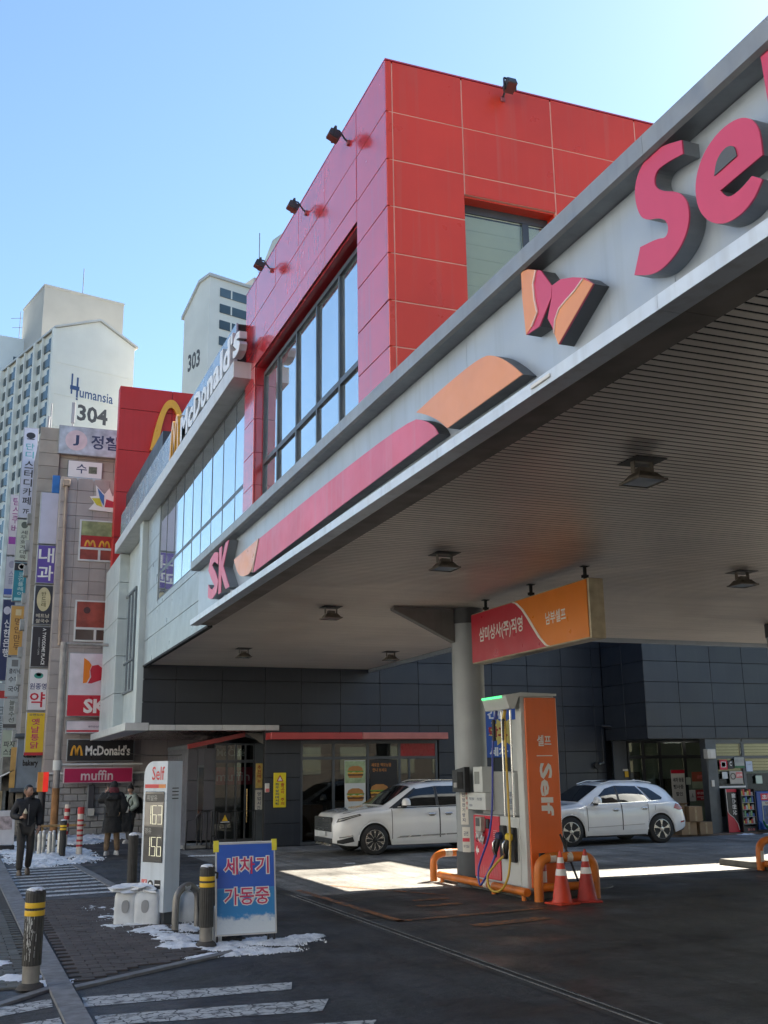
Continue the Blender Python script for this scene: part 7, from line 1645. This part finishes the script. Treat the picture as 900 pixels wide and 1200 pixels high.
    if cloth.get('coat_to'):
        z0, z1 = cloth['coat_to'], J['waist'][2] + .12
        def f(u, v):
            a = u * 2 * math.pi; z = z1 + (z0 - z1) * v; k = 1 + .035 * math.sin(a * 7 + v * 2) * v + .02 * math.sin(v * 22)
            return ((math.cos(a) * (.175 + .07 * v) * k + J['pelvis'][0] * v) * scale, (math.sin(a) * (.145 + .05 * v) * k + .01) * scale, z * scale)
        P(t, 'coat_skirt', MB().grid(f, 36, 16).grid(lambda u, v: tuple(Vector(f(u, 1)) * Vector((v, v, 1)) if False else (f(u, 1)[0] * v, f(u, 1)[1] * v, f(u, 1)[2] + .01)), 36, 1), jm, smooth=70)
    lk = ['pelvis', 'hip_r', 'knee_r', 'ankle_r', 'hip_l', 'knee_l', 'ankle_l']; lv = [S(J[k]) for k in lk]; lr = [.135, .10, .080, .068, .10, .080, .068]
    P(t, 'trousers', skin_mesh('trousers', lv, [(0, 1), (1, 2), (2, 3), (0, 4), (4, 5), (5, 6)], [r * scale for r in lr], cloth['trousers'], 0, 2), cloth['trousers'], smooth=80)
    for s in ('r', 'l'):
        a = S(J['ankle_' + s]); yaw_ = J.get('toe_' + s, 0); pit = J.get('pitch_' + s, 0)
        P(t, 'shoe', blob(.095 * scale, .28 * scale, .11 * scale, 2.6, 20, 8).xf(Matrix.Translation(a) @ Matrix.Rotation(yaw_, 4, 'Z') @ Matrix.Rotation(pit, 4, 'X') @ Matrix.Translation((0, -.06 * scale, -.085 * scale))), cloth['shoes'], smooth=60)
    return t, M
JB = mat('jacket_black', (.009, .010, .014), .75, var=.2, scale=10, bump=.3, bscale=14); TRD = mat('trousers_dark', (.030, .028, .027), .8, var=.2); SHB = mat('shoe_brown', (.08, .055, .035), .6, var=.2)
man = dict(pelvis=(0, 0, .93), waist=(0, .0, 1.10), chest=(0, .01, 1.31), neck=(0, 0, 1.475), headbase=(0, -.015, 1.54), head=(0, -.03, 1.635), hip_r=(-.09, 0, .90), knee_r=(-.095, -.09, .50), ankle_r=(-.095, -.03, .09),
           hip_l=(.09, 0, .90), knee_l=(.10, -.01, .49), ankle_l=(.095, .16, .13), pitch_l=.35, sh_r=(-.185, .01, 1.41), el_r=(-.275, .02, 1.15), wr_r=(-.14, -.20, 1.12), hd_r=(.45, -.75, .35), th_r=(.3, .1, .9), curl_r=.9,
           sh_l=(.185, .01, 1.41), el_l=(.255, .06, 1.15), wr_l=(.24, -.05, .93), hd_l=(-.1, -.3, -1), th_l=(-.5, -.8, .1), curl_l=.5, nod=.05)
m1, _ = person('man in a dark padded jacket walking along the pavement holding a cup', (1.24, 23.3, 0), .1, man, dict(jacket=JB, trousers=TRD, shoes=SHB, puff=.028), R(38))
P(m1, 'zip', MB().tube([(0.005, -.155, .98), (.005, -.165, 1.2), (.005, -.15, 1.38)], .006, 5), mat('zip_grey', (.18, .18, .19), .4)); P(m1, 'collar', MB().lathe([(.085, 1.43), (.078, 1.50), (.07, 1.515)], (0, -.005, 0), 20), JB, smooth=60)
cup = thing('paper_cup', 'cup of whipped drink held by the walking man', 'cup', (1.24 - .05, 23.3 - .30, 1.10))
P(cup, 'cup', MB().lathe([(.028, 0), (.036, .10), (.038, .10), (.034, .095)], (0, 0, 0), 16), mat('cup_brown', (.12, .06, .035), .5), smooth=40); P(cup, 'cream', MB().lathe([(.036, .10), (.038, .125), (.026, .155), (.012, .185), (.003, .20)], (0, 0, 0), 14), mat('cream', (.55, .50, .36), .6), smooth=60)
CBK = mat('coat_black', (.007, .007, .008), .8, var=.25, scale=8, bump=.4, bscale=10); TRB = mat('trousers_brown', (.16, .105, .06), .8, var=.2); SHW = mat('shoe_white', (.5, .48, .45), .6, var=.15)
wom = dict(pelvis=(0, 0, .90), waist=(0, 0, 1.06), chest=(0, .0, 1.26), neck=(0, -.01, 1.42), headbase=(0, -.03, 1.48), head=(0, -.04, 1.575), hip_r=(-.085, 0, .87), knee_r=(-.10, -.02, .48), ankle_r=(-.13, .0, .085),
           hip_l=(.085, 0, .87), knee_l=(.10, -.02, .48), ankle_l=(.13, .01, .085), sh_r=(-.17, 0, 1.36), el_r=(-.26, .05, 1.09), wr_r=(-.24, -.06, .87), hd_r=(.1, -.2, -1), th_r=(.6, -.6, 0), curl_r=1.2,
           sh_l=(.17, 0, 1.36), el_l=(.33, -.03, 1.22), wr_l=(.20, -.06, 1.45), hd_l=(-.6, -.1, .8), th_l=(.3, -.9, .2), curl_l=.8, toe_r=.3, toe_l=-.3, nod=.15)
m2, M2 = person('woman in a long black coat and brown trousers seen from behind', (3.54, 28.0, 0), R(172), wom, dict(jacket=CBK, trousers=TRB, shoes=SHW, puff=.055, coat_to=.52), R(10), hat=(CBK, .15), hair=True, scale=1.04)
P(m2, 'scarf', MB().lathe([(.10, 1.47), (.135, 1.50), (.13, 1.56), (.105, 1.62), (.09, 1.63)], (0, -.01, 0), 22).xf(Matrix.Rotation(.0, 4, 'X')), mat('scarf_maroon', (.12, .02, .028), .85, var=.3, scale=14), smooth=60)
P(m2, 'hood', blob(.34, .20, .16, 2.3, bump=.2).xf(Matrix.Translation((0, .13, 1.34))), CBK, smooth=60)
bag = thing('black_bag', 'large black shoulder bag hanging beside the woman in the long coat', 'bag', (3.87, 27.95, .55))
P(bag, 'bag', blob(.30, .20, .48, 3, bump=.25), CBK, smooth=60); P(bag, 'handle', MB().tube(smooth_path([(-.08, 0, .44), (-.07, 0, .62), (.0, .0, .70), (.06, 0, .62), (.07, 0, .44)], 4), .012, 6), CBK)
P(bag, 'pale_lining', MB().bbox(-.06, .03, -.08, .0, .46, .60, .01), mat('lining_pale', (.45, .43, .40), .7))
JS = mat('jacket_sage', (.28, .33, .29), .6, var=.12, scale=8, bump=.4, bscale=12); HB = mat('beanie_dark', (.02, .02, .022), .85)
kid = dict(pelvis=(0, 0, .93), waist=(0, 0, 1.10), chest=(0, .01, 1.30), neck=(0, -.005, 1.465), headbase=(0, -.02, 1.53), head=(0, -.035, 1.625), hip_r=(-.085, 0, .90), knee_r=(-.09, -.04, .49), ankle_r=(-.09, .02, .085),
           hip_l=(.085, 0, .90), knee_l=(.09, -.01, .49), ankle_l=(.09, -.12, .085), sh_r=(-.175, .01, 1.40), el_r=(-.25, .05, 1.14), wr_r=(-.16, -.14, 1.02), hd_r=(.6, -.7, -.2), th_r=(.1, -.2, .9), curl_r=.9,
           sh_l=(.175, .01, 1.40), el_l=(.25, .05, 1.14), wr_l=(.15, -.15, 1.0), hd_l=(-.6, -.7, -.3), th_l=(-.1, -.2, .9), curl_l=.9)
m3, _ = person('young person in a sage padded jacket, dark beanie and black trousers by the grey wall', (4.62, 32.6, 0), R(-62), kid, dict(jacket=JS, trousers=TRD, shoes=SHW, puff=.045), R(22), hat=(HB, .10), hair=True, scale=.93)
P(m3, 'hood', blob(.30, .20, .14, 2.3, bump=.2).xf(Matrix.Translation((0, .10, 1.27))), JS, smooth=60); P(m3, 'hat_bobble', blob(.07, .07, .06, 2).xf(Matrix.Translation((0, -.02, 1.63))), HB, smooth=60)
bp_ = thing('backpack', 'black backpack worn by the person in the sage jacket', 'backpack', (4.62, 32.6, .0), R(-62))
P(bp_, 'pack', blob(.32, .20, .46, 3.2, bump=.1).xf(Matrix.Translation((0, .26, .82))), CBK, smooth=60); P(bp_, 'pocket', blob(.24, .10, .2, 3).xf(Matrix.Translation((0, .35, .85))), CBK, smooth=60)
for s in (-1, 1): P(bp_, 'strap', MB().tube(smooth_path([(s * .11, .20, 1.26), (s * .13, .06, 1.36), (s * .12, -.16, 1.24), (s * .14, -.16, 1.05), (s * .15, .12, .90)], 4), .022, 6), CBK)
# ---------------------------------------------------------------- snow lying on the ground
def snow(blobs, lab, step=.035, h=.045, seed=0, thr=.42, rough=3.4, z0=.012):
    """old snow: a height field over the given ellipses, ragged at its edge"""
    x0 = min(b[0] - b[2] for b in blobs); x1 = max(b[0] + b[2] for b in blobs); y0 = min(b[1] - b[3] for b in blobs); y1 = max(b[1] + b[3] for b in blobs)
    nx, ny = int((x1 - x0) / step) + 1, int((y1 - y0) / step) + 1; H = {}; crumbs = []
    for i in range(nx + 1):
        for j in range(ny + 1):
            x, y = x0 + i * step, y0 + j * step
            m = max((1 - ((x - b[0]) / b[2]) ** 2 - ((y - b[1]) / b[3]) ** 2) * (b[4] if len(b) > 4 else 1) for b in blobs)
            n = .5 + .5 * noise.fractal(Vector((x * rough * .55 + seed, y * rough, seed)), .9, 2.1, 5)
            n2 = .5 + .5 * noise.fractal(Vector((x * 7 + seed, y * 7.5, seed + 4)), .8, 2.2, 4); v = m * .75 + n * .75 + n2 * .6 - .60 - thr
            if -.16 < v <= 0 and m > -.25 and random.random() < .16: crumbs.append((x + random.uniform(-.5, .5) * step, y + random.uniform(-.5, .5) * step, random.uniform(.2, .75) * step))
            if m > 0 and v > 0: H[i, j] = min(1, v * 1.5) * (.35 + .9 * (.5 + .5 * noise.fractal(Vector((x * 11, y * 11, seed)), .7, 2.2, 4)))
    mb = MB(); idx = {}
    def vid(i, j):
        if (i, j) not in idx:
            jx, jy = noise.noise(Vector((i * 3.1, j * 2.7, seed))) * step * .45, noise.noise(Vector((i * 2.3, j * 4.1, seed + 9))) * step * .45
            idx[i, j] = len(mb.v); mb.v.append((x0 + i * step + jx, y0 + j * step + jy, z0 + H.get((i, j), -.15) * h))
        return idx[i, j]
    for (x, y, s_) in crumbs:
        z = z0 + s_ * .2; a = random.uniform(0, 6); q = [(x + s_ * math.cos(a + t) * random.uniform(.6, 1.2), y + s_ * math.sin(a + t) * random.uniform(.6, 1.2), z0 - .01) for t in (0, 1.6, 3.1, 4.7)]
        mb.add(q + [(x, y, z + s_ * .5)], [(0, 1, 4), (1, 2, 4), (2, 3, 4), (3, 0, 4)])
    for i in range(nx):
        for j in range(ny):
            if sum((a, b) in H for a, b in ((i, j), (i + 1, j), (i + 1, j + 1), (i, j + 1))) >= 2: mb.f.append((vid(i, j), vid(i + 1, j), vid(i + 1, j + 1), vid(i, j + 1)))
    if mb.f: return solo('snow', mb, SNOW, lab, 'snow', kind='stuff', smooth=70)
snow([(3.05, 12.75, .75, .55), (3.6, 12.6, .65, .28), (2.5, 12.9, .45, .4), (3.0, 12.1, .9, .22, .8), (2.55, 13.5, .4, .5), (3.95, 12.9, .3, .25)], 'trampled snow round the feet of the blue standing board', .022, .045, 1, .42)
snow([(2.35, 14.3, .55, .7), (2.15, 14.9, .55, .45), (2.0, 15.9, .45, .7, .8), (2.6, 15.6, .5, .5), (2.85, 14.4, .45, .5), (1.95, 17.0, .35, .6, .7), (2.3, 16.9, .4, .4)], 'patchy snow round the price sign and the white barrier', .024, .04, 2, .52)
snow([(2.0, 28.4, .95, 2.2), (2.6, 29.5, .7, 2.6), (1.75, 26.2, .75, 1.3, .8), (2.6, 26.6, .8, 1.0, .7)], 'snow heaped round the short silver posts', .045, .09, 3, .38, 2.6)
snow([(3.2, 33.8, 1.1, 1.2), (4.6, 35.8, 1.6, 1.3), (6.2, 36.4, 1.9, 1.0), (2.9, 36.6, .8, .7)], 'snow lying along the foot of the grey block wall', .06, .12, 4, .32, 1.8)
snow([(5.7, 31.0, .45, 2.2), (5.3, 29.9, .35, .6), (6.6, 29.4, 1.2, .28, .8)], 'snow by the porch step', .045, .07, 5, .40, 2.4)
snow([(.62, 11.6, .28, .35), (.95, 11.25, .28, .22), (.5, 12.6, .2, .5, .7)], 'thin snow round the nearest bollard', .025, .035, 6, .42)
snow([(1.3, 30.8, .7, 2.0), (1.0, 27.5, .3, 1.0, .7), (1.6, 34, .5, 1.6)], 'snow along the pavement edge on the left', .05, .06, 7, .46, 2.4)
snow([(3.3, 17.6, .55, .16), (3.25, 18.6, .5, .12), (2.6, 18.3, .35, .2)], 'thin icy streaks on the asphalt behind the price sign', .03, .03, 8, .42)
snow([(5.6, 26.4, .5, .22), (7.9, 22.5, .25, .08)], 'small icy patch on the forecourt', .04, .03, 9, .4)
snow([(21.3, 25.9, .5, .14), (22.3, 25.8, .8, .14)], 'thin strip of snow at the foot of the goods rack', .03, .04, 10, .36)
